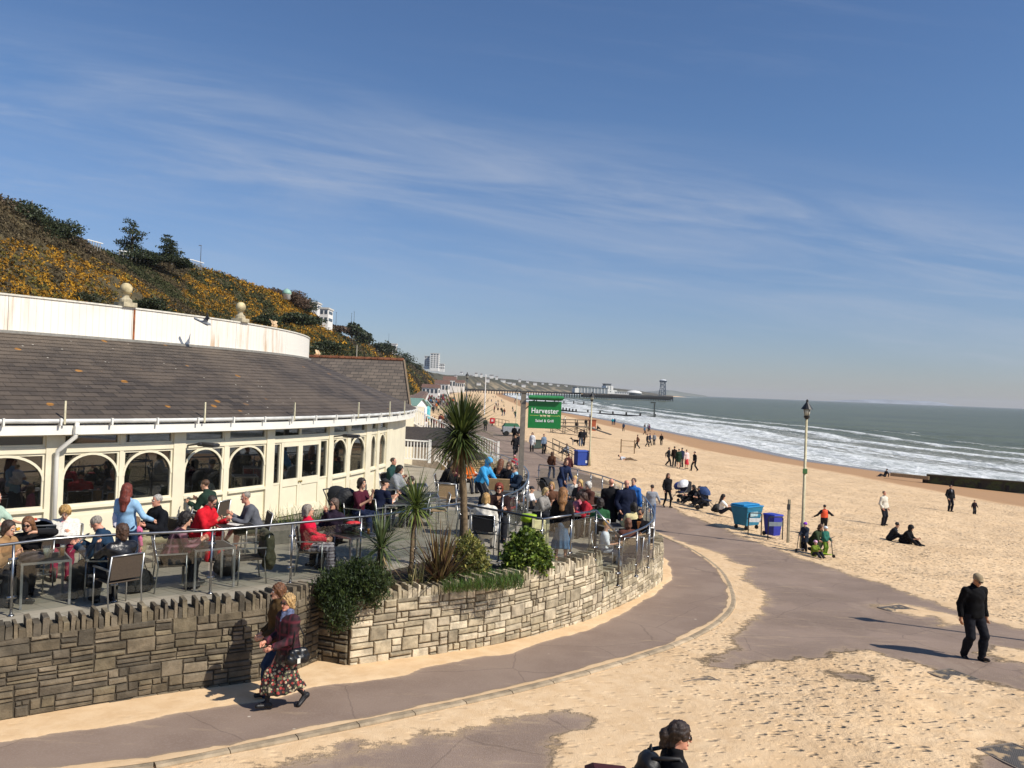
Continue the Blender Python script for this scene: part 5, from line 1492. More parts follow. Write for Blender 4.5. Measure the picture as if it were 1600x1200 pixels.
# poses: forward is -Y, the person's own left is +X. Hands h=(left,right), feet f=(left,right)
POSES = {
 'stand': dict(pel=(0, 0, .94), lean=2, h=((.27, -.03, .84), (-.27, -.03, .84)), f=((.10, .02, .09), (-.10, 0, .09))),
 'pockets': dict(pel=(0, 0, .94), lean=0, h=((.22, -.10, .90), (-.22, -.10, .90)), f=((.12, .02, .09), (-.12, -.03, .09)), el=(.6, .8)),
 'walk': dict(pel=(0, 0, .91), lean=4, h=((.26, -.22, .92), (-.27, .16, .90)), f=((.09, .27, .15), (-.09, -.28, .10)), tip=(35, -8)),
 'walk2': dict(pel=(0, 0, .92), lean=3, h=((.26, .14, .88), (-.26, -.16, .90)), f=((.09, -.2, .10), (-.09, .2, .13)), tip=(-5, 25)),
 'sit': dict(pel=(0, .03, .54), lean=6, h=((.16, -.36, .78), (-.16, -.36, .78)), f=((.13, -.42, .09), (-.13, -.44, .09))),
 'sit_lap': dict(pel=(0, .05, .54), lean=-4, h=((.10, -.26, .68), (-.08, -.26, .68)), f=((.12, -.45, .09), (-.14, -.40, .09))),
 'sit_lean': dict(pel=(0, .05, .54), lean=24, h=((.17, -.48, .78), (-.12, -.44, .82)), f=((.13, -.40, .09), (-.13, -.28, .09))),
 'sit_drink': dict(pel=(0, .05, .54), lean=2, h=((.06, -.27, 1.12), (-.18, -.34, .77)), f=((.12, -.45, .09), (-.14, -.40, .09))),
 'read': dict(pel=(0, .04, .54), lean=14, nod=32, h=((.13, -.40, .86), (-.13, -.40, .86)), f=((.12, -.42, .09), (-.12, -.40, .09))),
 'ground': dict(pel=(0, .1, .13), lean=8, h=((.16, -.42, .42), (-.16, -.42, .42)), f=((.12, -.62, .09), (-.12, -.6, .09))),
 'ground_back': dict(pel=(0, .1, .13), lean=-22, h=((.26, .36, .06), (-.26, .36, .06)), f=((.12, -.72, .09), (-.12, -.66, .09))),
 'crouch': dict(pel=(0, .12, .34), lean=34, h=((.16, -.5, .5), (-.16, -.5, .42)), f=((.14, -.10, .09), (-.12, .14, .11)), tip=(0, 30)),
 'bend': dict(pel=(0, .1, .90), lean=48, h=((.22, -.62, .78), (-.2, -.6, .74)), f=((.12, .02, .09), (-.12, -.06, .09))),
 'arms_out': dict(pel=(0, 0, .94), lean=2, h=((.52, -.14, 1.05), (-.5, -.1, 1.18)), f=((.12, .02, .09), (-.12, -.06, .09))),
 'carry': dict(pel=(0, 0, .94), lean=-4, h=((.12, -.30, 1.12), (-.10, -.28, 1.0)), f=((.12, .02, .09), (-.1, -.03, .09))),
 'serve': dict(pel=(0, 0, .92), lean=6, h=((.20, -.48, 1.12), (-.18, -.50, 1.02)), f=((.1, .16, .10), (-.1, -.18, .09))),
 'push': dict(pel=(0, 0, .92), lean=10, h=((.2, -.5, 1.0), (-.2, -.5, 1.0)), f=((.1, .18, .10), (-.1, -.2, .09))),
 'lie': dict(pel=(0, 0, .13), lean=-78, h=((.3, .3, .06), (-.25, .1, .1)), f=((.12, -.86, .08), (-.1, -.8, .09))),
}
def skeleton(pose, s=1.0, w=1.0, **o):
 q = dict(POSES[pose]); q.update(o)
 J = {}
 pel = _v(*q['pel']); ln = math.radians(q.get('lean', 0)); sd = math.radians(q.get('side', 0)); tw = math.radians(q.get('twist', 0))
 T = lambda v: roty(rotx(rotz(_v(*v), tw), ln), sd)       # lean>0: towards -Y
 J['pel'] = pel
 J['wst'] = pel + T((0, 0, .14)); J['chs'] = pel + T((0, .005, .34)); J['nck'] = pel + T((0, .01, .52))
 sw = .175 * w
 for n_, sg in (('L', 1), ('R', -1)):
  J['sh' + n_] = pel + T((sg * sw, .01, .445)); J['hp' + n_] = pel + roty(rotz(_v(sg * .09 * w, 0, -.03), tw * .4), 0)
 nod = math.radians(q.get('nod', 0)); hl = ln * .55; turn = math.radians(q.get('turn', 0))
 H = lambda v: rotx(rotz(_v(*v), turn), hl + nod * .8)
 J['hd0'] = J['nck'] + rotx(_v(0, 0, .07), hl)
 J['H'] = H; J['hd'] = J['hd0'] + H((0, -.015, .105))
 hs = q['h']; fs = q['f']; el = q.get('el', (.25, 1.0)); tip = q.get('tip', (0, 0))
 ht = q.get('htw', True)
 for n_, sg, h in (('L', 1, hs[0]), ('R', -1, hs[1])):
  h = _v(*h); J['el' + n_], J['wr' + n_] = ik(J['sh' + n_], h, .29, .255, _v(sg * el[0] * 1.2, el[1] * .9, -.45))
  d = _n(J['wr' + n_] - J['el' + n_]); J['hn' + n_] = J['wr' + n_] + d * .085
 for i, (n_, sg, f) in enumerate((('L', 1, fs[0]), ('R', -1, fs[1]))):
  f = _v(*f); J['kn' + n_], J['an' + n_] = ik(J['hp' + n_], f, .43, .42, _v(sg * .12, -1, .25 if q['pel'][2] < .7 else .02))
  a = math.radians(tip[i]); fd = rotz(_v(0, -1, 0), math.radians(sg * 8)); fd = _v(fd[0], fd[1] * math.cos(a), -math.sin(a) * 1.0); J['to' + n_] = J['an' + n_] + fd * .15 + _v(0, 0, -.045)
  J['he' + n_] = J['an' + n_] - fd * .045 + _v(0, 0, -.045)
 for k in J:
  if k not in ('H',): J[k] = J[k] * s
 return J
UPR = ('stand', 'pockets', 'walk', 'walk2', 'arms_out', 'carry', 'serve', 'push')
SKIN = {'fair': '#d3a184', 'pink': '#cf9379', 'tan': '#b07d5c', 'dark': '#7b5238'}
def torso(g, J, s, w, grow, k=.05, belly=0.0, short=False):
 lat = _n(J['shL'] - J['shR']); fl = (lat, 1.0)
 up = _n(J['nck'] - J['pel']); fw = _n(np.cross(up, lat))            # points back
 g.cap(J['pel'] - lat * .055 * s * w, J['pel'] + lat * .055 * s * w, .112 * s * w, .112 * s * w, k, grow)
 g.cap(J['pel'], J['wst'], .112 * s * w, .105 * s * w, k, grow, flat=(lat, 1.22))
 g.cap(J['wst'], J['chs'], .108 * s * w, .118 * s * w, k, grow, flat=(lat, 1.28))
 g.cap(J['chs'], J['chs'] + up * .07 * s, .115 * s * w, .10 * s * w, k, grow, flat=(lat, 1.32))
 g.cap(J['shL'] - lat * .03 * s, J['shR'] + lat * .03 * s, .066 * s, .066 * s, k * 1.2, grow)
 if belly: g.ell(J['wst'] - fw * .05 * s, (.12 * s * w, .10 * s * w * (1 + belly), .13 * s), k, grow)
def arms(g, J, s, w, grow, k=.03, full=True, flare=0.0):
 for n_ in 'LR':
  g.cap(J['sh' + n_], J['el' + n_], .057 * s * w, .043 * s * w, k, grow)
  if full: g.cap(J['el' + n_], J['wr' + n_], .043 * s * w, .030 * s * w, k * .7, grow + 0.0)
  else:
   g.cap(J['sh' + n_], J['sh' + n_] * .35 + J['el' + n_] * .65, .057 * s * w, .05 * s * w, k, grow + .006)
def legs(g, J, s, w, grow, k=.035, cuff=.0):
 for n_ in 'LR':
  g.cap(J['hp' + n_], J['kn' + n_], .086 * s * w, .060 * s * w, k, grow)
  m = J['kn' + n_] * .65 + J['an' + n_] * .35 + _v(0, .012 * s, 0)
  g.cap(J['kn' + n_], m, .058 * s * w, .056 * s * w, k * .6, grow); g.cap(m, J['an' + n_] - _v(0, 0, .045 if cuff else 0) * s, .056 * s * w, .038 * s, k * .6, grow + cuff)
def emit(g, name, mats, parent, smooth=True, mi=None):
 V, F = g.mesh()
 if len(V) == 0: return None
 return np_mesh(name, V, F, mats, parent, smooth=smooth)
def hand_fingers(mb, J, n_, s, grip=.6, mi=0):
 w = J['wr' + n_]; d = _n(J['hn' + n_] - w); sg = 1 if n_ == 'L' else -1
 inn = _n(np.cross(d, _v(0, 1, 0))) if abs(d[1]) < .9 else _v(-sg, 0, 0)
 side = _n(np.cross(d, inn))
 palm_c = w + d * .05 * s
 for i, (o, L) in enumerate(((-.030, .068), (-.010, .078), (.010, .073), (.029, .058))):
  b = palm_c + d * .035 * s + side * o * s
  c1 = math.cos(grip * .5); s1 = math.sin(grip * .5); c2 = math.cos(grip * 1.3); s2 = math.sin(grip * 1.3)
  m = b + (d * c1 + inn * s1) * L * .5 * s; e = m + (d * c2 + inn * s2) * L * .5 * s
  mb.tube([Vector(b - d * .01), Vector(m), Vector(e)], [.0095 * s, .0085 * s, .006 * s], 6, mi)
 b = w + d * .03 * s - side * .03 * s; m = b + (d * .75 - side * .65) * .032 * s; e = m + (d * .95 + inn * .3) * .028 * s
 mb.tube([Vector(b), Vector(m), Vector(e)], [.012 * s, .010 * s, .007 * s], 6, mi)
def M_hair(c):
 k = ('hair', c)
 if k in MATS: return MATS[k]
 t = NT('hair'); P = t.coord(); n = t.noise(t.mapping(P, (70, 70, 12)), 1.0, 4, .6, .6); n2 = t.noise(P, 16, 3); cc = rgb(c)
 t.base(t.mix(t.rng(t.math('ADD', t.math('MULTIPLY', n, .7), t.math('MULTIPLY', n2, .3)), .36, .62), tuple(v * .42 for v in cc), tuple(min(1, v * 1.35) for v in cc)))
 t.rough(.55); t.bump(n, .9, .012); MATS[k] = t.m; return t.m
def person(loc, yaw, pose='stand', H=1.72, label='', group=None, top=None, legsw=None, hair=('#4a3424', 'short'), skin='fair', shoes='#1c1b1b', res=.024,
   w=1.0, cap_=None, glasses=False, scarf=None, bag=None, belly=0.0, child=False, name='person', face=True, extra=None, pz=None, **po):
 if pose[:3] == 'sit' or pose == 'read': H *= 1.04; w *= 1.1
 s = H / 1.75
 J = skeleton(pose, s, w, **po)
 hsz = s * (1.0 if not child else 1.22)
 pts = [J[k] for k in J if k != 'H']
 root_g = SDF(pts + [J['hd'] + _v(0, 0, .1)], res, .16)
 g = root_g
 sk = M(SKIN.get(skin, skin), .55, var=.06, scale=14)
 # ---- the body, one continuous skin
 torso(g, J, s, w, -.012); arms(g, J, s, w, -.004); legs(g, J, s, w, -.008)
 g.cap(J['nck'] - _v(0, 0, .05) * s, J['hd0'], .056 * s, .050 * s, .03)
 Hh = J['H']; hd = J['hd']
 def hp(x, y, z): return hd + Hh((x * hsz, y * hsz, z * hsz))
 R3 = np.stack([_n(Hh((1, 0, 0))), _n(Hh((0, 1, 0))), _n(Hh((0, 0, 1)))], 1)
 fine = min(res, .014)
 for n_ in 'LR':
  d = _n(J['hn' + n_] - J['wr' + n_]); g.cap(J['wr' + n_] + d * .02 * s, J['wr' + n_] + d * .075 * s, .026 * s, .030 * s, .015)
  g.cap(J['an' + n_] - _v(0, 0, .02) * s, J['to' + n_] + _v(0, 0, .004) * s, .030 * s, .022 * s, .02)
 g.ell(hp(0, .012, .035), (.074 * hsz, .092 * hsz, .085 * hsz), .02, M3=R3)
 g.ell(hp(0, -.022, -.045), (.054 * hsz, .062 * hsz, .070 * hsz), .03, M3=R3)
 if res <= .02:
  g.cap(hp(0, -.088, .012), hp(0, -.106, -.022), .008 * hsz, .015 * hsz, .012)
  g.ell(hp(0, -.078, -.092), (.026 * hsz, .022 * hsz, .018 * hsz), .02, M3=R3)
  for q in (-1, 1):
   g.ell(hp(q * .028, -.100, .012), (.015 * hsz, .014 * hsz, .011 * hsz), 0, M3=R3, sub=True)
   g.ell(hp(q * .076, .008, -.008), (.012 * hsz, .020 * hsz, .030 * hsz), .006, M3=R3)
 V, F = g.mesh()
 mb = MB()
 if face:
  for q in (-1, 1):
   mb.ball(hp(q * .028, -.078, .012), .0135 * hsz, 8, 1)
   mb.ball(hp(q * .028, -.088, .012), .0065 * hsz, 6, 2)
   mb.bar(hp(q * .014, -.092, .036), hp(q * .044, -.084, .038), .009 * hsz, .007 * hsz, 2)
  mb.bar(hp(-.020, -.086, -.060), hp(.020, -.086, -.060), .012 * hsz, .010 * hsz, 3)
 for n_ in 'LR': hand_fingers(mb, J, n_, s, po.get('grip', .7), 0)
 vo = len(V); mv = np.array([tuple(v) for v in mb.v]).reshape(-1, 3)
 me = bpy.data.meshes.new(name)
 Vall = np.concatenate([V, mv])
 lt = np.array([4] * len(F) + [len(f) for f in mb.f], dtype=np.int32)
 flat = np.concatenate([F.ravel(), np.array([i + vo for f in mb.f for i in f], dtype=int)]).astype(np.int32)
 me.vertices.add(len(Vall)); me.vertices.foreach_set('co', Vall.astype(np.float32).ravel())
 me.loops.add(len(flat)); me.loops.foreach_set('vertex_index', flat)
 me.polygons.add(len(lt)); me.polygons.foreach_set('loop_start', np.concatenate([[0], np.cumsum(lt)[:-1]]).astype(np.int32)); me.polygons.foreach_set('loop_total', lt)
 me.polygons.foreach_set('material_index', np.array([0] * len(F) + mb.m, dtype=np.int32)); me.polygons.foreach_set('use_smooth', np.ones(len(lt), dtype=bool))
 for m_ in (sk, M('#d8d2c8', .4), M('#2c211a', .5), M('#9a4a42', .5)): me.materials.append(m_)
 me.update(calc_edges=True)
 o = link(name, me); o.location = loc; o.rotation_euler = (0, 0, math.radians(yaw))
 tag(o, label, 'person' if not child else 'child', group)
 seedv = (hash(label) if False else sum(map(ord, label))) % 17
 up = _n(J['nck'] - J['pel']); lat = _n(J['shL'] - J['shR']); bk = _n(np.cross(up, lat))
 # ---- lower garment
 if legsw:
  col, st = legsw[0], legsw[1]
  g = SDF(pts, res, .14)
  if st in ('trousers', 'shorts', 'leggings'):
   gr = .012 if st == 'trousers' else .004
   g.cap(J['pel'] - lat * .055 * s * w, J['pel'] + lat * .055 * s * w, .112 * s * w, .112 * s * w, .04, gr)
   g.cap(J['pel'], J['wst'], .11 * s * w, .104 * s * w, .04, gr, flat=(lat, 1.2))
   legs(g, J, s, w, gr, cuff=.012 if st == 'trousers' else 0)
   if st == 'trousers': g.wrinkle(.004, 26, seedv)
   if pose in UPR: g.cut(J['wst'] + up * .03 * s, up)
   if st == 'shorts':
    for n_ in 'LR': g.ell(J['an' + n_] * .6 + J['kn' + n_] * .4, (.13, .13, .22), 0, sub=True)
   emit(g, 'shorts' if st == 'shorts' else 'trousers', M(col, .85, var=.14, scale=20, bump=.2, spec=.15) if not isinstance(col, bpy.types.Material) else col, o)
  else:     # skirt or dress bottom
   L = legsw[2] if len(legsw) > 2 else .55
   hem = J['pel'] - _v(0, 0, L * s)
   kn = (J['knL'] + J['knR']) / 2; an = (J['anL'] + J['anR']) / 2
   c = J['pel'] * .3 + kn * .7; c = _v(kn[0], kn[1] * .8, J['pel'][2] - L * s)
   spread = max(.13, np.linalg.norm((J['anL'] - J['anR'])[:2]) * .36)
   g.cap(J['wst'], J['pel'], .10 * s * w, .125 * s * w, .04, .012, flat=(lat, 1.15))
   g.cap(J['pel'], c, .13 * s * w, (.11 + spread * .5) * s, .05, .012)
   if L > .5:
    for n_ in 'LR': g.cap(J['kn' + n_], J['kn' + n_] * .45 + J['an' + n_] * .55, .10 * s, .12 * s, .10, .01)
   X = g.ax[0][:, None, None]; Y = g.ax[1][None, :, None]; Z = g.ax[2][None, None, :]
   th = np.arctan2(Y - c[1], X - c[0]); g.D = g.D + (.012 * np.sin(th * 11 + Z * 3) * np.clip((J['pel'][2] - Z) * 2.2, 0, 1)).astype(np.float32)
   g.cut((0, 0, c[2]), (0, .12, -1)); g.cut(J['wst'] + up * .03 * s, up)
   emit(g, 'skirt', M(col, .85, var=.14, scale=20) if not isinstance(col, bpy.types.Material) else col, o)
 # ---- upper garment
 if top:
  col, st = top[0], top[1]
  g = SDF(pts, res, .16)
  thick = {'tshirt': .006, 'shirt': .009, 'jumper': .014, 'jacket': .022, 'coat': .024, 'hoodie': .020}[st]
  torso(g, J, s, w, thick, belly=belly); arms(g, J, s, w, thick, full=st != 'tshirt')
  if st == 'coat':
   dn = _v(0, 0, -1) if pose not in ('sit', 'sit_lap', 'sit_lean', 'read', 'sit_drink', 'ground', 'crouch') else _n(_v(0, -1, -.35))
   e = J['pel'] + dn * .36 * s; g.cap(J['pel'], e, .13 * s * w, .15 * s * w, .05, thick, flat=(lat, 1.2)); g.cut(e, dn)
  elif pose in UPR:
   e = J['pel'] - up * .07 * s; g.cap(J['wst'], e, .115 * s * w, .120 * s * w, .04, thick, flat=(lat, 1.25)); g.cut(e, -up)
  elif pose in ('sit', 'sit_lap', 'sit_drink'): g.cut(J['pel'] - up * .05 * s, -up * 1.0)
  if st in ('jacket', 'coat', 'hoodie', 'jumper'): g.cap(J['nck'] - up * .03 * s, J['nck'] + up * .035 * s, .066 * s, .062 * s, .02, thick * .6)
  if st == 'hoodie' and hair[1] != 'hood': g.ell(J['nck'] + bk * .07 * s - up * .01, (.10 * s, .06 * s, .07 * s), .03)
  g.wrinkle({'tshirt': .003, 'shirt': .004, 'jumper': .004, 'jacket': .0065, 'coat': .006, 'hoodie': .006}[st], 24, seedv)
  for n_ in 'LR':     # open the cuffs so the hands come out
   d = _n(J['hn' + n_] - J['wr' + n_]); c0 = J['wr' + n_] + d * .015 * s
   g.cap(c0 + d * .03 * s, c0 + d * .13 * s, .05 * s, .05 * s, 0, sub=True)
  g.ell(J['hd0'] + up * .045 * s, (.062 * s, .066 * s, .05 * s), 0, sub=True)
  nm = {'tshirt': 'tshirt', 'shirt': 'shirt', 'jumper': 'jumper', 'jacket': 'jacket', 'coat': 'coat', 'hoodie': 'hoodie'}[st]
  mt = col if isinstance(col, bpy.types.Material) else M(col, .85, var=.12, scale=18, bump=.25, spec=.15)
  tp = emit(g, nm, mt, o)
  if len(top) > 2:       # open front over something lighter, or a collar
   m_ = MB(); f0 = J['nck'] - bk * (.085 + thick) * s; f1 = J['chs'] - bk * (.128 + thick) * s
   wdt = .05 * s; vs = [f0 + lat * wdt, f0 - lat * wdt, f1 - lat * wdt * .2, f1 + lat * wdt * .2]
   q = [v - bk * .012 for v in vs]; r_ = [v + bk * .03 for v in vs]
   m_.add(q + r_, [(0, 1, 2, 3), (7, 6, 5, 4), (0, 4, 5, 1), (1, 5, 6, 2), (2, 6, 7, 3), (3, 7, 4, 0)]); m_.build('shirt_front', M(top[2], .8), o)
 # ---- shoes
 if shoes:
  for n_ in 'LR':
   g = SDF([J['an' + n_], J['to' + n_], J['he' + n_]], min(res, .016), .09)
   g.cap(J['he' + n_] + _v(0, 0, .004), J['to' + n_], .040 * s, .036 * s, .02)
   g.cap(J['an' + n_] + _v(0, 0, -.01), J['he' + n_], .040 * s, .042 * s, .02)
   d = _n(J['to' + n_] - J['he' + n_]); dn = _n(_v(0, 0, -1) - d * (-d[2]))
   g.cut(J['he' + n_] + dn * .030 * s, dn)
   emit(g, 'shoe', M(shoes, .5), o)
 # ---- hair or headwear
 hc, hs_ = hair
 if hs_ == 'hood':
  g = SDF([hd], min(res, .018), .3); g.ell(hp(0, .03, .03), (.105 * hsz, .13 * hsz, .135 * hsz), .02, M3=R3); g.cap(hp(0, .03, -.02), J['nck'], .09 * s, .08 * s, .05)
  g.ell(hp(0, -.13, -.02), (.07 * hsz, .10 * hsz, .10 * hsz), 0, M3=R3, sub=True); emit(g, 'hood', M(hc, .8, bump=.2), o)
 elif hs_ != 'bald':
  g = SDF([hd, J['chs']] if 'long' in hs_ or 'pony' in hs_ else [hd], min(res, .016), .26)
  vol = {'short': .004, 'crop': .001, 'curly': .022, 'bouffant': .026, 'bob': .013, 'long': .016, 'longwide': .024, 'pony': .017, 'bun': .008, 'fringe': .004}[hs_]
  g.ell(hp(0, .022, .042), ((.078 + vol) * hsz, (.090 + vol) * hsz, (.082 + vol) * hsz), .0, M3=R3)
  if hs_ in ('bob', 'long', 'longwide', 'curly', 'bouffant'):
   for q in (-1, 1): g.cap(hp(q * .065, .02, .0), hp(q * (.072 if hs_ != 'bouffant' else .06), .03, -.09 if hs_ not in ('bouffant', 'curly') else -.05), .034 * hsz, .030 * hsz, .02, vol * .3)
   g.cap(hp(0, .07, 0), hp(0, .08, -.09 if hs_ != 'bouffant' else -.04), .055 * hsz, .05 * hsz, .03, vol * .3)
  if hs_ in ('long', 'longwide'):
   e = J['chs'] + bk * .16 * s
   g.cap(hp(0, .08, -.03), J['nck'] + bk * .09 * s, .06 * hsz, .07 * hsz, .04, vol * .3, flat=(lat, 1.35)); g.cap(J['nck'] + bk * .09 * s, e, .055 * s, .035 * s, .04, flat=(lat, 1.6))
  if hs_ == 'bun': g.ell(hp(0, .10, .09), (.04 * hsz,) * 3, .01)
  g.wrinkle(.011 if hs_ in ('curly', 'bouffant') else .0045, 75 if hs_ in ('curly', 'bouffant') else 60, seedv)
  fz = -.062 if hs_ != 'fringe' else -.1
  g.ell(hp(0, -.118, -.034), (.072 * hsz, .100 * hsz, .124 * hsz), 0, M3=R3, sub=True)
  if hs_ in ('short', 'crop', 'pony', 'bun', 'fringe'):
   g.cut(hp(0, .03, -.035), -(Hh((0, -.35, 1))) )
  if hs_ == 'pony':
   g.cap(hp(0, .085, .03), hp(0, .13, -.01), .045 * hsz, .05 * hsz, .02); g.cap(hp(0, .13, -.01), hp(.01, .135, -.12), .05 * hsz, .030 * hsz, .02); g.cap(hp(0, .05, -.02), hp(0, .06, -.09), .05 * hsz, .045 * hsz, .02); g.wrinkle(.007, 55, 2)
  emit(g, 'hair', M_hair(hc), o)
 if cap_:
  g = SDF([hd], min(res, .014), .24)
  if len(cap_) > 1 and cap_[1] == 'helmet':
   g.ell(hp(0, .015, .06), (.098 * hsz, .118 * hsz, .095 * hsz), .01, M3=R3); g.cut(hp(0, 0, .03), -Hh((0, 0, 1)))
  else:
   g.ell(hp(0, .015, .055), (.088 * hsz, .104 * hsz, .075 * hsz), .01, M3=R3); g.ell(hp(0, -.10, .048), (.060 * hsz, .062 * hsz, .014 * hsz), .015, M3=R3)
   g.cut(hp(0, 0, .034), -Hh((0, .12, 1)))
  emit(g, 'helmet' if len(cap_) > 1 and cap_[1] == 'helmet' else 'cap', M(cap_[0], .8, bump=.2), o)
 if glasses:
  m_ = MB()
  for q in (-1, 1):
   m_.ball(hp(q * .031, -.092, .012), (.027 * hsz, .010 * hsz, .021 * hsz), 10, m=Matrix(R3.tolist()))
   m_.bar(hp(q * .056, -.088, .016), hp(q * .078, .01, .012), .006 * hsz)
  m_.bar(hp(-.01, -.100, .016), hp(.01, -.100, .016), .006 * hsz)
  m_.build('sunglasses', M('#0d0d0f', .12, spec=.8), o)
 if scarf:
  g = SDF([J['nck']], min(res, .018), .2); g.cap(J['nck'] - lat * .03 + up * .03 * s, J['nck'] + lat * .03 + up * .03 * s, .075 * s, .075 * s, .03); g.cap(J['nck'] - bk * .07 * s, J['nck'] - bk * .11 * s - up * .08 * s, .045 * s, .03 * s, .03); g.wrinkle(.006, 50); emit(g, 'scarf', M(scarf, .85, var=.5, scale=22), o)
 if extra: extra(o, J, s, dict(lat=lat, up=up, bk=bk, hp=hp))
 if pz is not None: o.location.z = pz
 return o, J
def M_plaid(name, base, line, dark_, sc=11.0):
 if name in MATS: return MATS[name]
 t = NT(name); P = t.coord(); sp = t.new('SeparateXYZ'); t.l.new(P, sp.inputs[0])
 def band(v, f, w): return t.rng(t.math('ABSOLUTE', t.math('SUBTRACT', t.math('FRACT', t.math('MULTIPLY', v, f)), .5)), w, w + .06, 1, 0)
 sx = t.math('ADD', sp.outputs[0], t.math('MULTIPLY', sp.outputs[1], .7))
 a = band(sx, sc, .14); b = band(sp.outputs[2], sc, .14)
 c = t.mix(t.math('MULTIPLY', t.math('ADD', a, b), .5), rgb(base), rgb(dark_))
 a2 = band(sx, sc * .5, .05); b2 = band(sp.outputs[2], sc * .5, .05)
 c = t.mix(t.math('MULTIPLY', t.math('MAXIMUM', a2, b2), .7), c, rgb(line))
 t.base(c); t.rough(.85); t.bump(t.noise(P, 60, 3), .25, .01); MATS[name] = t.m
 return t.m
def M_floral():
 if 'floral' in MATS: return MATS['floral']
 t = NT('floral_cloth'); P = t.coord(); v = t.voro(P, 24, out='Color'); d = t.voro(P, 24)
 sp = t.new('SeparateColor'); t.l.new(v, sp.inputs[0])
 c = t.mix(t.rng(sp.outputs[0], .50, .52), rgb('#b8a888'), rgb('#a03a34'))
 c = t.mix(t.rng(sp.outputs[1], .66, .68), c, rgb('#5d6040'))
 z = t.new('SeparateXYZ'); t.l.new(P, z.inputs[0])
 up_ = t.rng(z.outputs[2], .62, .74)
 c = t.mix(t.math('MAXIMUM', t.rng(d, .44, .54), t.math('MULTIPLY', up_, .85)), c, rgb('#2a211f'))
 t.base(c); t.rough(.8); MATS['floral'] = t.m
 return t.m
# ================================================================ terrace furniture
ALU = M('#b4b5b4', .35, .85, .08)
def make_chair(label, back='#4b3f33', frame=None, group='metal armchairs of the terrace'):
 fr = frame or ALU
 root = empty('armchair', (0, 0, 0), 0, label, 'chair', group)
 for sx in (-1, 1):
  m_ = MB(); m_.tube([(sx * .27, -.24, 0), (sx * .27, -.23, .64)], .013, 6); m_.build('leg', fr, root, True)
  m_ = MB(); m_.tube([(sx * .27, .27, 0), (sx * .27, .22, .45), (sx * .26, .30, .88)], .013, 6); m_.build('leg', fr, root, True)
  m_ = MB(); m_.bar((sx * .27, -.25, .655), (sx * .27, .25, .655), .04, .022); m_.build('armrest', fr, root)
 m_ = MB(); m_.box((0, -.01, .44), (.50, .46, .022), bev=.008); m_.build('seat', M(back, .8, var=.2, scale=60, bump=.3), root)
 m_ = MB(); m_.box((0, .255, .68), (.49, .02, .38), rot=Matrix.Rotation(-.14, 3, 'X')); m_.build('backrest', M(back, .8, var=.2, scale=60, bump=.3), root)
 m_ = MB(); m_.tube([(-.26, .30, .88), (.26, .30, .88)], .013, 6); m_.build('back_frame', fr, root, True)
 return root
def make_table(label, w=.72, d=.72, top='#2b2724', group='square terrace tables'):
 root = empty('terrace_table', (0, 0, 0), 0, label, 'table', group)
 m_ = MB(); m_.box((0, 0, .712), (w - .05, d - .05, .02)); m_.build('table_top', M(top, .6, var=.2, spec=.3), root)
 m_ = MB()
 for c, q in (((0, -d / 2 + .012, .705), (w, .024, .034)), ((0, d / 2 - .012, .705), (w, .024, .034)), ((-w / 2 + .012, 0, .705), (.024, d - .05, .034)), ((w / 2 - .012, 0, .705), (.024, d - .05, .034))): m_.box(c, q)
 m_.build('table_frame', ALU, root)
 for sx in (-1, 1):
  for sy in (-1, 1): m_ = MB(); m_.box((sx * (w / 2 - .02), sy * (d / 2 - .02), .344), (.035, .035, .688)); m_.build('leg', ALU, root)
 return root
CH = {}; TB = {}
def chair(x, y, yaw, label, back='#4b3f33', z=1.75):
 if back not in CH: CH[back] = c = make_chair(label, back); c.location = (x, y, z); c.rotation_euler = (0, 0, math.radians(yaw)); return c
 return copy_tree(CH[back], (x, y, z), yaw, label)
def table(x, y, yaw, label, z=1.75):
 if 't' not in TB: TB['t'] = c = make_table(label); c.location = (x, y, z); c.rotation_euler = (0, 0, math.radians(yaw)); return c
 return copy_tree(TB['t'], (x, y, z), yaw, label)
def fwd(yaw): a = math.radians(yaw); return Vector((math.sin(a), -math.cos(a), 0))
def seated(x, y, yaw, label, clabel, z=1.75, back='#4b3f33', pose='sit', **k):
 k.setdefault('res', .02)
 o, J = person((x, y, z), yaw, pose, label=label, group=k.pop('group', 'people sitting on the terraces'), **k)
 if clabel:
  b = Vector((x, y, 0)) + fwd(yaw) * -.02; chair(b.x, b.y, yaw, clabel, back, z)
 return o
def pt(px, y): return Vector(((px - 800) / 1294 * y, y, 0))
TR = lambda c: (c, 'trousers')
# ---- front row, left table
RY = 37
p = pt(80, 13.45); table(p.x, p.y, RY, 'table with beer glass and jug just behind the balustrade, leftmost'); T1 = p
p = pt(60, 14.05); seated(p.x, p.y, 12, 'long-haired woman in black top resting her cheek on a hand behind the jug table', 'chair of the long-haired woman behind the jug table', pose='sit_lean', h=((.20, -.34, 1.08), (-.16, -.42, .8)), top=('#1d1c1e', 'jumper'), legsw=TR('#23252b'), hair=('#7a5336', 'long'), glasses=True, w=.92, H=1.66)
p = pt(6, 13.25); seated(p.x, p.y, 80, 'person in tan and black at the extreme left edge, elbows on the jug table', 'chair at the extreme left edge of the terrace', pose='sit_lean', top=('#9d7a55', 'jumper'), legsw=TR('#22242a'), hair=('#3a2a20', 'bob'), w=.95)
p = pt(176, 13.9); seated(p.x, p.y, -80, 'grey-haired man in dark blue quilted jacket reading a white sheet', 'chair of the man in the blue quilted jacket', pose='read', top=('#22384f', 'jacket'), legsw=TR('#20232a'), hair=('#8d857b', 'short'), skin='pink')
PR1 = p
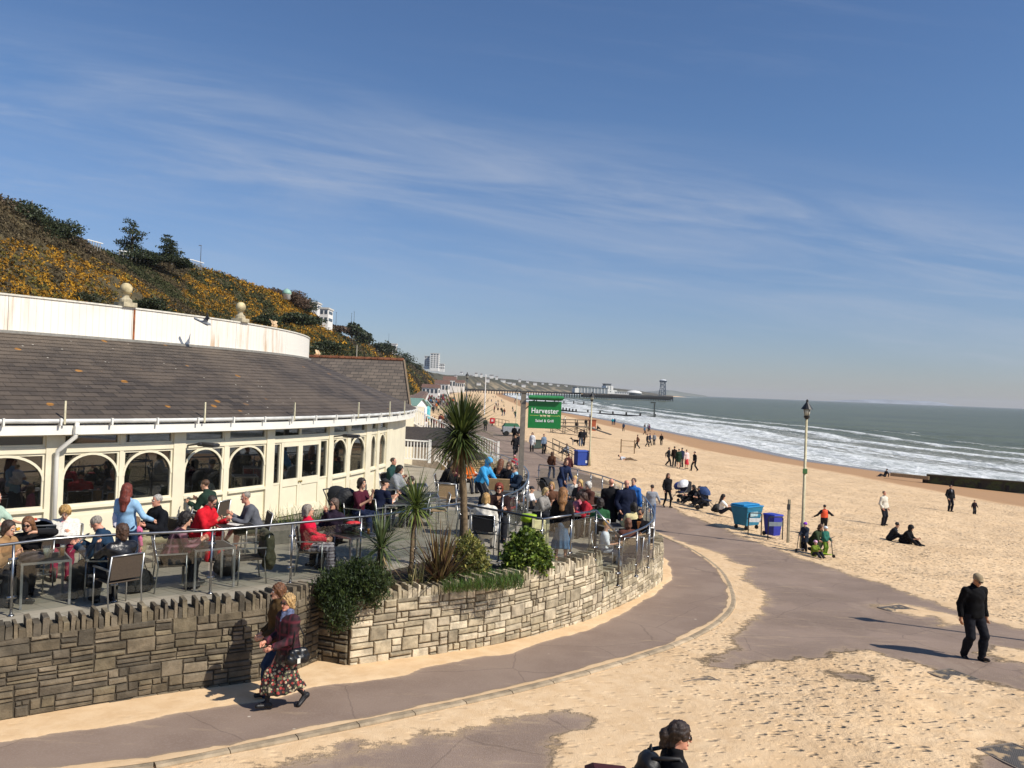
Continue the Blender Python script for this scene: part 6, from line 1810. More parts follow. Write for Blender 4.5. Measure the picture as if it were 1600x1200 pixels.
p = pt(196, 13.35); seated(p.x, p.y, -128, 'curly brown-haired woman in black leather jacket seen from behind', 'pale-framed chair under the woman in the black leather jacket', pose='sit_lap', h=((.16, -.34, .98), (-.12, -.30, .72)), top=(M('#17171a', .32, spec=.6, bump=.4), 'jacket'), legsw=TR('#1d1d20'), hair=('#4a3426', 'curly'), w=.93, H=1.66)
# waitress
def plates(o, J, s, q):
 for i, (n_, c1, c2) in enumerate((('L', '#c92f1f', '#e8a52a'), ('R', '#d9a426', '#7a3f1c'))):
  pl = J['hn' + n_] + _v(0, -.08, .05)
  wp = o.matrix_basis @ Vector(pl)
  pp = empty('plate', wp, 0, 'white plate of %s food carried by the waitress' % ('red and orange' if i == 0 else 'yellow and brown'), 'plate', 'plates carried by the waitress')
  m_ = MB(); m_.lathe([(.06, 0), (.13, .018), (.135, .024), (.12, .02)], (0, 0, 0), 18); m_.build('dish', M('#eceae4', .3), pp, True)
  m_ = MB();
  for j in range(7): m_.ball((R_.uniform(-.06, .06), R_.uniform(-.06, .06), .04), (.035, .03, .025), 7, 0)
  m_.build('food', M(c1, .6, var=.4, scale=30), pp, True)
  m_ = MB();
  for j in range(4): m_.ball((R_.uniform(-.07, .07), R_.uniform(-.07, .07), .045), (.03, .03, .022), 7, 0)
  m_.build('food', M(c2, .6, var=.4, scale=30), pp, True)
p = pt(-4, 14.35); o, J = person((p.x, p.y, 1.75), 84, 'serve', 1.66, 'waitress in pale green shirt and khaki trousers carrying two plates', top=('#a9bfae', 'tshirt'), legsw=TR('#6f6b55'), hair=('#2c211b', 'bun'), res=.018, w=.92, extra=None)
plates(o, J, 1, None)
# pushchair
def pushchair(x, y, yaw, z, label, hood='#1c2740', seat='#23262c', trim='#c23a4a', stuff=None):
 root = empty('pushchair', (x, y, z), yaw, label, 'pushchair', 'pushchairs')
 fr = M('#4a4c50', .4, .7)
 m_ = MB()
 for sx in (-.24, .24): m_.tube([(sx, .45, 1.02), (sx, .2, .62), (sx, -.38, .14)], .014, 6); m_.tube([(sx, .36, .14), (sx, -.05, .5)], .014, 6)
 m_.tube([(-.24, .45, 1.02), (.24, .45, 1.02)], .018, 6); m_.tube([(-.24, .36, .14), (.24, .36, .14)], .01, 6)
 m_.build('frame', fr, root)
 for sx in (-.26, .26):
  for sy, r in ((-.38, .09), (.36, .12)):
   m_ = MB(); n0 = len(m_.v); m_.lathe([(r * .45, -.02), (r, -.022), (r, .022), (r * .45, .02)], (0, 0, 0), 14); m_.xf(Matrix.Translation((sx, sy, r)) @ Matrix.Rotation(math.pi / 2, 4, 'Y')); m_.build('wheel', M('#1a1a1b', .7), root, True)
 m_ = MB(); m_.box((0, .02, .48), (.42, .4, .06), rot=Matrix.Rotation(.15, 3, 'X'), bev=.02); m_.box((0, .25, .72), (.42, .06, .5), rot=Matrix.Rotation(-.35, 3, 'X'), bev=.02); m_.build('seat', M(seat, .85), root)
 m_ = MB(); n = 9; vs = []
 for i in range(n):
  a = math.radians(-10 + 120 * i / (n - 1))
  for j in range(9):
   b = math.pi * j / 8; vs.append((.25 * math.cos(b) * 1.0, .22 - .42 * math.cos(a) * math.sin(b) ** .5 * .9, .78 + .34 * math.sin(a) * math.sin(b) ** .6))
 fs = [(i * 9 + j, i * 9 + j + 1, (i + 1) * 9 + j + 1, (i + 1) * 9 + j) for i in range(n - 1) for j in range(8)]
 m_.add(vs, fs); m_.build('hood', M(hood, .8, bump=.2), root, True)
 m_ = MB(); m_.box((0, .12, .26), (.36, .42, .16), bev=.04); m_.build('basket', M('#15161a', .9), root)
 return root
p = pt(72, 14.95); pushchair(p.x, p.y, -150, 1.75, 'navy-hooded pushchair parked behind the long-haired woman')
# middle people, left part
p = pt(112, 15.3); seated(p.x, p.y, 22, 'blonde woman in cream jacket and pink top reading a newspaper', 'chair of the blonde newspaper reader', pose='read', top=('#e2dccb', 'jacket', '#d3325c'), legsw=TR('#8c2744'), hair=('#b08a50', 'bouffant'), w=.95, H=1.64)
PN = Vector((p.x, p.y, 0))
p = pt(208, 15.35); o, J = person((p.x, p.y, 1.75), 178, 'carry', 1.72, 'red-haired woman in light blue top standing with her back turned, holding a baby', top=('#8fb4d3', 'jumper'), legsw=TR('#1f2f4a'), hair=('#6f2f22', 'long'), res=.018, w=.95, h=((.14, -.2, 1.2), (-.40, -.18, 1.05)), group='people on the terraces')
BBc = Vector((p.x - .2, p.y + .0, 1.75))
person((p.x - .17, p.y + .16, 2.66), 10, 'sit', .78, 'baby in white held over the shoulder of the red-haired woman', top=('#e7e3e6', 'jumper'), legsw=TR('#d9d3dc'), hair=('#a58a60', 'crop'), res=.014, child=True, h=((.25, -.12, .75), (-.2, -.2, .7)))
p = pt(222, 15.75); person((p.x, p.y, 1.75), 150, 'stand', 1.02, 'small child in pink leggings standing next to the woman in light blue', top=('#c76a8c', 'jumper'), legsw=('#d0578c', 'leggings'), hair=('#7a5a3a', 'long'), res=.016, child=True)
p = pt(256, 16.45); seated(p.x, p.y, -38, 'grey-haired man in black coat sitting with a drink', 'chair of the man in the black coat', pose='sit', h=((.18, -.34, .80), (-.10, -.40, .86)), top=('#15171c', 'jacket'), legsw=TR('#8a8468'), hair=('#a7a29a', 'short'), skin='pink', w=1.06)
p = pt(303, 17.3); chair(p.x, p.y, -90, 'empty tan-backed chair between the black coat man and the red jacket reader', '#a58a66')
p = pt(286, 17.9); chair(p.x, p.y, -70, 'empty tan-backed chair nearest the facade beside the floodlight pillar', '#a58a66')
# centre: reader in red, man with bare leg
p = pt(376, 17.15); table(p.x, p.y, 35, 'table with menu between the red jacket reader and the grey shirt man'); PT2 = p
p = pt(322, 17.05); seated(p.x, p.y, 78, 'dark-haired reader in bright red jacket leaning over the menu', 'chair of the red jacket reader', pose='sit_lean', nod=26, top=('#c81f2c', 'jacket'), legsw=TR('#b81f2a'), hair=('#33241c', 'short'), glasses=True)
p = pt(407, 17.75); seated(p.x, p.y, -62, 'bearded grey-haired man in grey shirt with one bare leg crossed', 'chair of the man with the bare leg', pose='sit_lean', top=('#5d5f66', 'shirt'), legsw=('#4a4a3c', 'shorts'), hair=('#8b8378', 'crop'), skin='pink', w=1.08, f=((.13, -.42, .09), (-.02, -.58, .30)))
# plaid shirt man and table in front
p = pt(338, 14.95); table(p.x, p.y, RY, 'table in front of the plaid shirt man, right behind the balustrade'); PT3 = p
p = pt(280, 14.6); seated(p.x, p.y, 118, 'man in burgundy plaid shirt seen from behind, leaning on the table', 'chair of the plaid shirt man', pose='sit_lean', top=(M_plaid('plaid_shirt', '#5a2436', '#8d6a72', '#2a1420', 9), 'shirt'), legsw=TR('#1e2026'), hair=('#1f1916', 'curly'), w=1.05)
p = pt(400, 15.35); chair(p.x, p.y, -60, 'chair with an olive coat hung over its back, right of the plaid shirt man')
def hung_coat(x, y, yaw, z, label, col, big=1.0, bulge=.0):
 g = SDF([_v(-.3, -.1, .1), _v(.3, .5, 1.0)], .022, .2)
 g.cap((-.2 * big, .29, .86), (.2 * big, .29, .86), .07, .07, .04); g.cap((-.2 * big, .33, .84), (-.15, .36, .34), .07, .09, .05); g.cap((.2 * big, .33, .84), (.16, .36, .36), .07, .09, .05)
 g.cap((0, .33, .82), (0, .37, .30), .10, .12 + bulge, .06); g.cap((-.24, .30, .80), (-.28, .26, .42), .05, .045, .03); g.cap((.24, .30, .80), (.28, .27, .46), .05, .045, .03); g.wrinkle(.012, 22, 3)
 V, F = g.mesh(); o = np_mesh('coat', V, F, M(col, .85, var=.15, bump=.3), smooth=True); o.location = (x, y, z); o.rotation_euler = (0, 0, math.radians(yaw)); return tag(o, label, 'coat')
hung_coat(p.x, p.y, -60, 1.75, 'olive coat hung over an empty chair back', '#45432f')
def bag(x, y, z, yaw, size, col, label, name='bag', cat='bag', strap=True, top=None):
 root = empty(name, (x, y, z), yaw, label, cat, None)
 g = SDF([_v(-size[0] / 2, -size[1] / 2, 0), _v(size[0] / 2, size[1] / 2, size[2])], .016, .08)
 g.ell((0, 0, size[2] * .45), (size[0] * .52, size[1] * .52, size[2] * .5), .02); g.cap((-size[0] * .3, 0, size[2] * .3), (size[0] * .3, 0, size[2] * .3), size[1] * .42, size[1] * .42, .03); g.wrinkle(.006, 40, 2)
 V, F = g.mesh(); np_mesh('bag_body', V, F, M(col, .7, bump=.3), root, smooth=True)
 if strap: m_ = MB(); m_.tube([(-size[0] * .3, 0, size[2] * .8), (-size[0] * .1, 0, size[2] * 1.25), (size[0] * .1, 0, size[2] * 1.25), (size[0] * .3, 0, size[2] * .8)], .008, 6); m_.build('strap', M('#1a1a1a', .6), root, True)
 if top: m_ = MB(); m_.ball((0, 0, size[2] * .84), (size[0] * .38, size[1] * .4, size[2] * .18), 10); m_.build('flap', M(top, .7), root, True)
 return root
q = pt(365, 15.75); bag(q.x, q.y, 1.75, 30, (.42, .28, .5), '#141416', 'black rucksack on the floor under the table of the plaid shirt man', 'rucksack', 'rucksack')
# red jacket woman and companion
p = pt(564, 16.6); table(p.x, p.y, 48, 'table with a red and black bag, left of the spiky palms'); PT4 = p
bag(p.x - .05, p.y + .05, 1.75 + .725, 20, (.42, .26, .24), '#26262b', 'black bag with red lid lying on the table left of the palms', top='#c32a30', strap=False)
p = pt(497, 16.2); seated(p.x, p.y, 100, 'woman in crimson padded jacket and checked trousers, seen from behind', 'dark-backed chair of the woman in the crimson jacket', pose='sit_lap', top=('#cf1b3c', 'jacket'), legsw=(M_plaid('check_trousers', '#8f8790', '#c9c2c6', '#3b2b35', 16), 'trousers'), hair=('#8d8378', 'bob'), w=1.02, H=1.66)
p = pt(528, 17.1); seated(p.x, p.y, -30, 'woman in dark plum coat and sunglasses raising a cup', 'chair of the woman raising a cup', pose='sit_drink', top=('#2b2230', 'coat'), legsw=TR('#22222a'), hair=('#5d4b40', 'bob'), glasses=True, H=1.66)
# by the facade corner
p = pt(570, 20.5); seated(p.x, p.y, 62, 'woman with dark curly hair in maroon T-shirt, elbows raised', 'chair of the woman in the maroon T-shirt', pose='sit', h=((.08, -.3, 1.0), (-.12, -.34, .86)), top=('#4b1c2a', 'tshirt'), legsw=TR('#1e2740'), hair=('#2a1c17', 'curly'), w=.93)
p = pt(598, 20.9); seated(p.x, p.y, 140, 'man in navy T-shirt and black cap seen from behind', 'chair of the man in the black cap', pose='sit_lean', top=('#171d33', 'tshirt'), legsw=TR('#20222b'), hair=('#4a3626', 'short'), cap_=('#17181a',), turn=-30, w=1.05)
p = pt(626, 21.2); table(p.x, p.y, 20, 'table with salad bowl beside the man in the black cap'); PT5 = p
p = pt(543, 20.9); pushchair(p.x, p.y, 60, 1.75, 'black pushchair heaped with coats against the cream facade', '#17181b', '#1b1c1f')
q = pt(548, 20.6); bag(q.x, q.y, 2.45, 30, (.5, .4, .45), '#15161a', 'black coat bundled over the pushchair by the facade', 'coat_bundle', 'coat', strap=False)
p = pt(620, 24.6); seated(p.x, p.y, 76, 'dark-haired man in grey and black hooded top by the restaurant corner', 'chair of the man in the grey and black hooded top', pose='sit_lean', top=('#8d9094', 'hoodie'), legsw=TR('#2b2d33'), hair=('#17130f', 'curly'))
p = pt(618, 26.6); seated(p.x, p.y, 70, 'man in dark teal jacket under the level white balustrade', 'chair of the man in the dark teal jacket', pose='sit', top=('#26423f', 'jacket'), legsw=TR('#2b2d33'), hair=('#4a3a2c', 'short'), skin='pink')
p = pt(655, 25.2); table(p.x, p.y, 10, 'table below the level white balustrade, left of the palm crown')
p = pt(672, 22.8); table(p.x, p.y, 10, 'bare table just left of the tall palm trunk')
p = pt(692, 22.1); chair(p.x, p.y, -80, 'empty tan-backed chair with a black rucksack, left of the tall palm trunk', '#a58a66'); bag(p.x - .34, p.y - .05, 1.98, 10, (.36, .24, .46), '#17181b', 'black rucksack hanging on the tan chair left of the palm trunk', 'rucksack', 'rucksack')
p = pt(706, 24.6); chair(p.x, p.y, 180, 'empty tan-backed chair behind the rucksack chair', '#a58a66')
p = pt(738, 21.0); chair(p.x, p.y, 95, 'empty dark chair right behind the tall palm trunk', '#4b3f33')
p = pt(764, 20.6); table(p.x - .1, p.y + .4, 15, 'table between the white coat woman and the red-haired woman')
p = pt(757, 25.6); o, J = person((p.x, p.y, 1.75), 58, 'bend', 1.74, 'person in bright blue hooded jacket bending over a table', lean=30, nod=20, pel=(0, .05, .86), h=((.2, -.5, .82), (-.2, -.45, .78)), top=('#3f9bd0', 'jacket'), legsw=TR('#26272c'), hair=('#3f9bd0', 'hood'), res=.02, group='people on the terraces')
p = pt(795, 24.9); table(p.x - .1, p.y, 0, 'table with a tan tray in front of the blue hooded person')
p = pt(786, 24.6); m_ = MB(); m_.box((p.x, p.y, 2.62), (.62, .04, .4), rot=Matrix.Rotation(.25, 3, 'X'), bev=.01); tag(m_.build('tray', M('#a88a62', .6)), 'tan tray standing on the table beside the blue hooded person', 'tray')
p = pt(738, 29.5); seated(p.x, p.y, 40, 'child in orange top behind the blue hooded person', 'chair of the child in orange', pose='sit', H=1.4, top=('#e0702a', 'jumper'), legsw=TR('#2f3038'), hair=('#4a3426', 'short'), w=.9)
p = pt(716, 28.5); seated(p.x, p.y, 20, 'diner in dark maroon jumper behind the tall palm trunk', 'chair of the diner behind the palm trunk', top=('#4a1f2a', 'jumper'), legsw=TR('#22242a'), hair=('#2f231b', 'bob'), z=1.75)
p = pt(766, 18.95); seated(p.x, p.y, 172, 'blonde woman in white coat seen from behind on a black-backed chair', 'black-backed chair of the woman in the white coat', pose='sit', back='#1d1c1d', top=('#ddd8cc', 'coat'), legsw=TR('#c9c4ba'), hair=('#b58f58', 'bob'), H=1.66)
p = pt(786, 20.6); seated(p.x, p.y, 4, 'red-haired woman in sunglasses with brown fur collar facing the white coat woman', 'chair of the red-haired woman in sunglasses', pose='sit', top=('#2b1c1c', 'jacket', '#b98a68'), legsw=TR('#26272c'), hair=('#7a2c18', 'curly'), glasses=True)
p = pt(787, 27.6); seated(p.x, p.y, 150, 'woman with long chestnut hair and dark top near the sign post', 'chair of the chestnut-haired woman', pose='sit', top=('#1d1c20', 'jumper'), legsw=TR('#22242a'), hair=('#6e4128', 'long'))
p = pt(801, 26.7); seated(p.x, p.y, -20, 'woman in sunglasses and black jacket left of the sign post', 'chair of the woman left of the sign post', top=('#1b1b1f', 'jacket'), legsw=TR('#22242a'), hair=('#5a4230', 'bob'), glasses=True)
p = pt(811, 25.7); seated(p.x, p.y, -48, 'person with a light blue and white scarf at the sign post', 'chair of the person with the light blue scarf', top=('#1f2a3a', 'jacket', '#6fb2dc'), legsw=TR('#22242a'), hair=('#2c2019', 'short'), glasses=True, scarf='#7fb6d8')
p = pt(805, 23.9); table(p.x + .05, p.y, 20, 'dark table beside the curved balustrade below the hanging sign')
# ---- lower terrace
LZ = 1.15
def low(px, y, yaw, label, clabel, **k): p = pt(px, y); return seated(p.x, p.y, yaw, label, clabel, z=LZ, group='diners on the lower terrace', **k)
p = pt(884, 32.4); o, J = person((p.x, p.y, LZ), 30, 'bend', 1.78, 'man in navy jumper leaning over a pushchair on the lower terrace', lean=28, pel=(0, .05, .90), h=((.2, -.45, .85), (-.2, -.5, .8)), top=('#1d2742', 'jumper'), legsw=TR('#26324f'), hair=('#5c4030', 'short'), res=.022, group='people on the lower terrace')
p = pt(865, 30.8); pushchair(p.x, p.y, 120, LZ, 'black pushchair next to the man in the navy jumper', '#1b1b1e', '#222226')
p = pt(886, 17.75); o, J = person((p.x, p.y, 1.75), 172, 'stand', 1.66, 'woman with very long fair hair, black top and denim skirt standing at the glass', top=('#1a1719', 'jumper'), legsw=('#4f7397', 'skirt', .56), hair=('#8a6036', 'longwide'), res=.016, w=.95, h=((.2, -.25, 1.0), (-.2, -.25, 1.0)), shoes='#17171a', group='people on the terraces', extra=None)
low(836, 27.6, 75, 'child in white shirt and dark cap at the sign post', 'chair of the child in the dark cap', H=1.4, top=('#e3e3e6', 'tshirt'), legsw=TR('#2a3348'), hair=('#3a2a20', 'short'), cap_=('#20222a',), w=.9)
low(850, 25.6, 60, 'fair-haired woman in grey cardigan left of the long-haired standing woman', 'chair of the woman in the grey cardigan', top=('#8f8b86', 'jumper'), legsw=TR('#2a2c33'), hair=('#b59a6a', 'bob'), pose='sit_lean')
low(868, 26.8, -10, 'diner in brown jumper among the pushchairs', 'chair of the diner in the brown jumper', top=('#6b4a38', 'jumper'), legsw=TR('#2a2c33'), hair=('#a5814f', 'bob'))
low(904, 29.0, -25, 'blonde woman in white blouse at the back of the lower terrace', 'chair of the blonde woman in white blouse', top=('#dcd7cd', 'shirt'), legsw=TR('#3a3d48'), hair=('#c19e62', 'bun'), h=((.1, -.28, 1.05), (-.15, -.3, .8)))
low(913, 27.8, -40, 'blonde woman in dark scarf and jacket behind the pink jumper woman', 'chair of the blonde woman in the dark scarf', top=('#3b3634', 'jacket'), legsw=TR('#2a2c33'), hair=('#c2a265', 'bob'), scarf='#6d3a36')
low(926, 27.2, -55, 'white-haired woman in brown coat on the lower terrace', 'chair of the white-haired woman', top=('#51332c', 'coat'), legsw=TR('#2a2c33'), hair=('#cfcac0', 'bouffant'))
low(903, 24.9, 70, 'woman in pink jumper on the lower terrace', 'chair of the woman in the pink jumper', top=('#b9707c', 'jumper'), legsw=TR('#40303a'), hair=('#2b1c17', 'bob'), pose='sit_lean')
low(929, 24.6, -80, 'woman in red cardigan reaching across the table', 'chair of the woman in the red cardigan', top=('#b02c38', 'jumper'), legsw=TR('#2a2c33'), hair=('#4a352a', 'curly'), pose='sit_lean')
low(945, 23.0, 176, 'person in bottle green jumper seen from behind', 'chair of the person in the bottle green jumper', top=('#2e5a3a', 'jumper'), legsw=TR('#2a2c33'), hair=('#2a1f1a', 'curly'))
p = pt(914, 24.3); table(p.x + .05, p.y + .35, 15, 'crowded table between pink jumper and red cardigan', z=LZ)
p = pt(893, 27.6); table(p.x, p.y + .2, 5, 'table at the back of the lower terrace beside the blonde women', z=LZ)
def stand(px, y, z, yaw, label, pose='stand', **k):
 p = pt(px, y); k.setdefault('res', .022); o, J = person((p.x, p.y, z), yaw, pose, label=label, **k); return o
stand(961, 24.6, LZ, 178, 'bald man in black coat standing with his back turned on the lower terrace', top=('#17171a', 'coat'), legsw=TR('#1c1c20'), hair=('#000000', 'bald'), skin='pink', w=1.12, H=1.78, group='people on the lower terrace')
stand(985, 24.4, LZ, 12, 'bald man in navy coat standing face on at the lower balustrade', 'pockets', top=('#1a2034', 'coat'), legsw=TR('#22242c'), hair=('#000000', 'bald'), skin='pink', w=1.15, H=1.78, group='people on the lower terrace')
stand(996, 25.8, LZ, -30, 'person in royal blue jacket behind the bald man in navy', top=('#2a62a8', 'jacket'), legsw=TR('#22304f'), hair=('#4a3528', 'short'), H=1.7, group='people on the lower terrace')
low(998, 22.5, 200, 'dark-haired person in cream knitted jumper near the curved glass', 'chair of the person in the cream jumper', top=('#cdbf8f', 'jumper'), legsw=TR('#3a3a40'), hair=('#1d1511', 'bob'))
low(1009, 21.3, -30, 'man in black jacket and sunglasses at the bend of the lower glass', 'chair of the man at the bend of the glass', top=('#1b1a1c', 'jacket', '#b5723a'), legsw=TR('#2a2c33'), hair=('#2a1d16', 'short'), glasses=True, skin='tan')
low(990, 20.25, 200, 'brown-haired person close behind the lower handrail', 'chair close behind the lower handrail', top=('#5b3a30', 'jumper'), legsw=TR('#2a2c33'), hair=('#6b4530', 'bob'), H=1.6)
low(954, 20.3, 80, 'blond child in white top beside the sloping handrail', 'chair of the blond child', H=1.5, top=('#d9e0e6', 'tshirt'), legsw=TR('#8f97a3'), hair=('#c89c50', 'short'), w=.9)
p = pt(975, 21.4); table(p.x, p.y, 30, 'table with green bowl and plates at the front of the lower terrace', z=LZ)
p = pt(968, 22.6); table(p.x, p.y + .1, 30, 'empty metal-framed table behind the green bowl', z=LZ)
# ---- small things on tables
GLS = M_glass('tumbler_glass', (.93, .95, .94), .97)
def tumbler(x, y, z, label, drink='#c07a1c', h=.15, r=.036, foam=True, name='beer_glass', cat='glass'):
 root = empty(name, (x, y, z), 0, label, cat, None)
 m_ = MB(); m_.lathe([(r * .8, 0), (r, h), (r * .94, h), (r * .76, .01)], (0, 0, 0), 12); m_.build('vessel', GLS, root, True)
 m_ = MB(); m_.lathe([(r * .7, .012), (r * .82, h * .75)], (0, 0, 0), 12); m_.build('drink', M(drink, .2), root, True)
 if foam: m_ = MB(); m_.lathe([(r * .84, h * .76), (r * .86, h * .9)], (0, 0, 0), 12); m_.build('foam', M('#efe8d6', .8), root, True)
TT = 1.75 + .725
a = math.radians(RY); ux, uy = math.cos(a), math.sin(a)
def on(tp, dx, dy, z=TT): return (tp.x + dx * ux - dy * uy, tp.y + dx * uy + dy * ux, z)
tumbler(*on(T1, .26, -.05), 'tall glass of golden beer on the leftmost front table', h=.19, r=.04)
tumbler(*on(T1, .02, -.12), 'glass jug of water on the leftmost front table', drink='#c9cdbb', h=.21, r=.06, foam=False, name='water_jug', cat='jug')
tumbler(*on(T1, -.22, .0), 'short glass of cola on the leftmost front table', drink='#2b1510', h=.11, foam=False, name='cola_glass')
x, y, z = on(T1, -.20, -.20); bag(x, y, z, RY, (.32, .2, .16), '#3a3236', 'small striped handbag lying on the leftmost front table', 'handbag', 'bag', strap=False)
tumbler(*on(PT3, .1, .1), 'small bottle on the table of the plaid shirt man', drink='#24402a', h=.2, r=.028, foam=False, name='bottle', cat='bottle')
def paper(x, y, z, yaw, w, d, label, tilt=.5, name='newspaper', col='#d9d5cb'):
 m_ = MB()
 for s_ in (-1, 1):
  n0 = len(m_.v); m_.box((0, 0, 0), (w / 2, d, .006)); m_.xf(Matrix.Rotation(s_ * .16, 4, 'Y') @ Matrix.Translation((s_ * w / 4, 0, 0)), n0)
 m_.xf(Matrix.Translation((x, y, z)) @ Matrix.Rotation(math.radians(yaw), 4, 'Z') @ Matrix.Rotation(tilt, 4, 'X'))
 t_ = M_print()
 return tag(m_.build(name, t_), label, 'newspaper' if name == 'newspaper' else 'paper')
def M_print():
 if 'print' in MATS: return MATS['print']
 t = NT('newsprint'); P = t.coord(); sp = t.new('SeparateXYZ'); t.l.new(P, sp.inputs[0])
 n = t.noise(t.mapping(P, (60, 16, 16)), 1.0, 3, .8)
 t.base(t.mix(t.rng(n, .5, .62, 0, .5), rgb('#dcd8ce'), rgb('#7c7872'))); t.rough(.9); MATS['print'] = t.m; return t.m
q = Vector((PN.x, PN.y, 0)) + fwd(22) * .42; paper(q.x, q.y, 1.75 + .92, 22, .56, .38, 'open newspaper in the hands of the blonde woman in cream')
q = PR1 + fwd(-80) * .42; paper(q.x, q.y, 1.75 + .92, -80, .3, .34, 'white sheet held by the man in the blue quilted jacket', .9, 'paper_sheet')
paper(PT2.x, PT2.y, TT + .01, 60, .5, .34, 'open menu on the table of the red jacket reader', 0, 'menu')
def bowl(x, y, z, label, c, r=.11):
 root = empty('bowl', (x, y, z), 0, label, 'bowl', None)
 m_ = MB(); m_.lathe([(r * .5, 0), (r, .055), (r * .95, .055), (r * .45, .01)], (0, 0, 0), 16); m_.build('dish', M('#e8e6df', .3), root, True)
 m_ = MB()
 for i in range(8): m_.ball((R_.uniform(-.05, .05), R_.uniform(-.05, .05), .06), (.035, .035, .03), 6)
 m_.build('food', M(c, .6, var=.4, scale=30), root)
bowl(PT5.x - .1, PT5.y - .1, TT, 'bowl of green salad on the table beside the man in the black cap', '#7aa52a')
bowl(pt(983, 21.4).x, 21.3, LZ + .725, 'lime green bowl on the front table of the lower terrace', '#9dbf3a')
bowl(pt(966, 21.4).x, 21.5, LZ + .725, 'white plate of food on the front table of the lower terrace', '#c9a878', .13)
# cream menu board and lime bollard planters behind the glass
p = pt(853, 17.75)
root = empty('menu_board', (p.x, p.y, 1.75), 6, 'tall blank cream board standing behind the glass, right of the green shrub', 'board')
m_ = MB(); m_.box((0, 0, .5), (.26, .04, .92), bev=.008); m_.build('panel', M('#dcd6a2', .5), root)
m_ = MB(); m_.box((-.16, 0, .5), (.05, .06, 1.0)); m_.box((.16, 0, .5), (.05, .06, 1.0)); m_.box((0, 0, .02), (.4, .3, .03)); m_.build('board_frame', M('#cfc9a0', .5), root)
p = pt(834, 17.9)
root = empty('lime_pot', (p.x, p.y, 1.75), 0, 'dark pot banded with two lime green rings beside the cream board', 'pot')
m_ = MB(); m_.lathe([(.15, 0), (.16, .7)], (0, 0, 0), 16); m_.build('pot_body', M('#34382a', .7), root, True)
for z0 in (.52, .90):
 m_ = MB(); m_.lathe([(.17, z0), (.175, z0 + .14), (.15, z0 + .15)], (0, 0, 0), 16); m_.build('lime_ring', M('#a4c41e', .5), root, True)
m_ = MB(); m_.lathe([(.14, .7), (.14, 1.0)], (0, 0, 0), 14); m_.build('pot_neck', M('#3a4220', .7), root, True)
# a few diners and tables inside the windows
def inside(px, r, yaw, label, cl=None, **k):
 a = pang(px); q = cp(a, r, 1.77); person(tuple(q), yaw, 'sit', label=label, group='diners inside the restaurant windows', res=.028, **k); chair(q.x, q.y, yaw, cl, '#4b3f33', 1.77)
inside(208, 21.8, 60, 'blonde diner inside, behind the second arched window from the rain pipe', 'indoor chair of the blonde diner', top=('#2a1a1e', 'jumper'), legsw=TR('#22242a'), hair=('#b8a070', 'bob'))
inside(250, 21.6, -60, 'dark-clad diner inside, facing the blonde diner', 'indoor chair facing the blonde diner', top=('#1a1a1c', 'jumper'), legsw=TR('#22242a'), hair=('#2a1d16', 'short'))
inside(371, 22.0, 80, 'diner in white inside the arched window left of the double door', 'indoor chair left of the double door', top=('#d9dde2', 'shirt'), legsw=TR('#22242a'), hair=('#5a4433', 'short'))
inside(398, 22.0, -80, 'diner in dark top inside, just left of the double door', 'indoor chair just left of the double door', top=('#22242c', 'shirt'), legsw=TR('#22242a'), hair=('#2a1d16', 'short'))
inside(558, 21.9, -20, 'diner in blue inside the arched window right of the double door', 'indoor chair right of the double door', top=('#34659a', 'shirt'), legsw=TR('#22242a'), hair=('#8a7a66', 'short'))
for px, y, lab, c in ((150, 14.6, 'dark grey shopping bag on the floor beside the newspaper reader', '#2c2c30'), (232, 14.3, 'black backpack on the floor between the leather jacket woman and the plaid shirt man', '#131315'), (640, 22.4, 'navy bag on the floor right of the salad table', '#1b2236')):
 q = pt(px, y); bag(q.x, q.y, 1.75, px, (.42, .3, .42), c, lab)
p = pt(340, 19.4); seated(p.x, p.y, -100, 'diner in dark green jacket at the facade behind the red jacket reader', 'chair at the facade behind the red jacket reader', pose='sit_lean', top=('#22352c', 'jacket'), legsw=TR('#22242c'), hair=('#5a4230', 'short'))
p = pt(700, 26.8); seated(p.x, p.y, 90, 'diner in black jacket left of the tall palm trunk, near the white balustrade', 'chair of the black-jacketed diner near the white balustrade', pose='sit_lean', top=('#17171a', 'jacket'), legsw=TR('#22242c'), hair=('#2a1f19', 'bob'))
p = pt(660, 21.9); seated(p.x, p.y, -85, 'diner in charcoal hooded top facing the man in the black cap', 'chair of the diner in the charcoal hooded top', pose='sit_lean', top=('#2a2b30', 'hoodie'), legsw=TR('#22242c'), hair=('#3a2a20', 'short'))
tumbler(*on(PT3, -.15, -.1), 'pint glass of dark beer on the table of the plaid shirt man', drink='#3a1d10', h=.15)
tumbler(*on(PT4, .2, -.2), 'tall glass of orange juice beside the red and black bag', drink='#d88a1e', h=.16, foam=False, name='juice_glass')
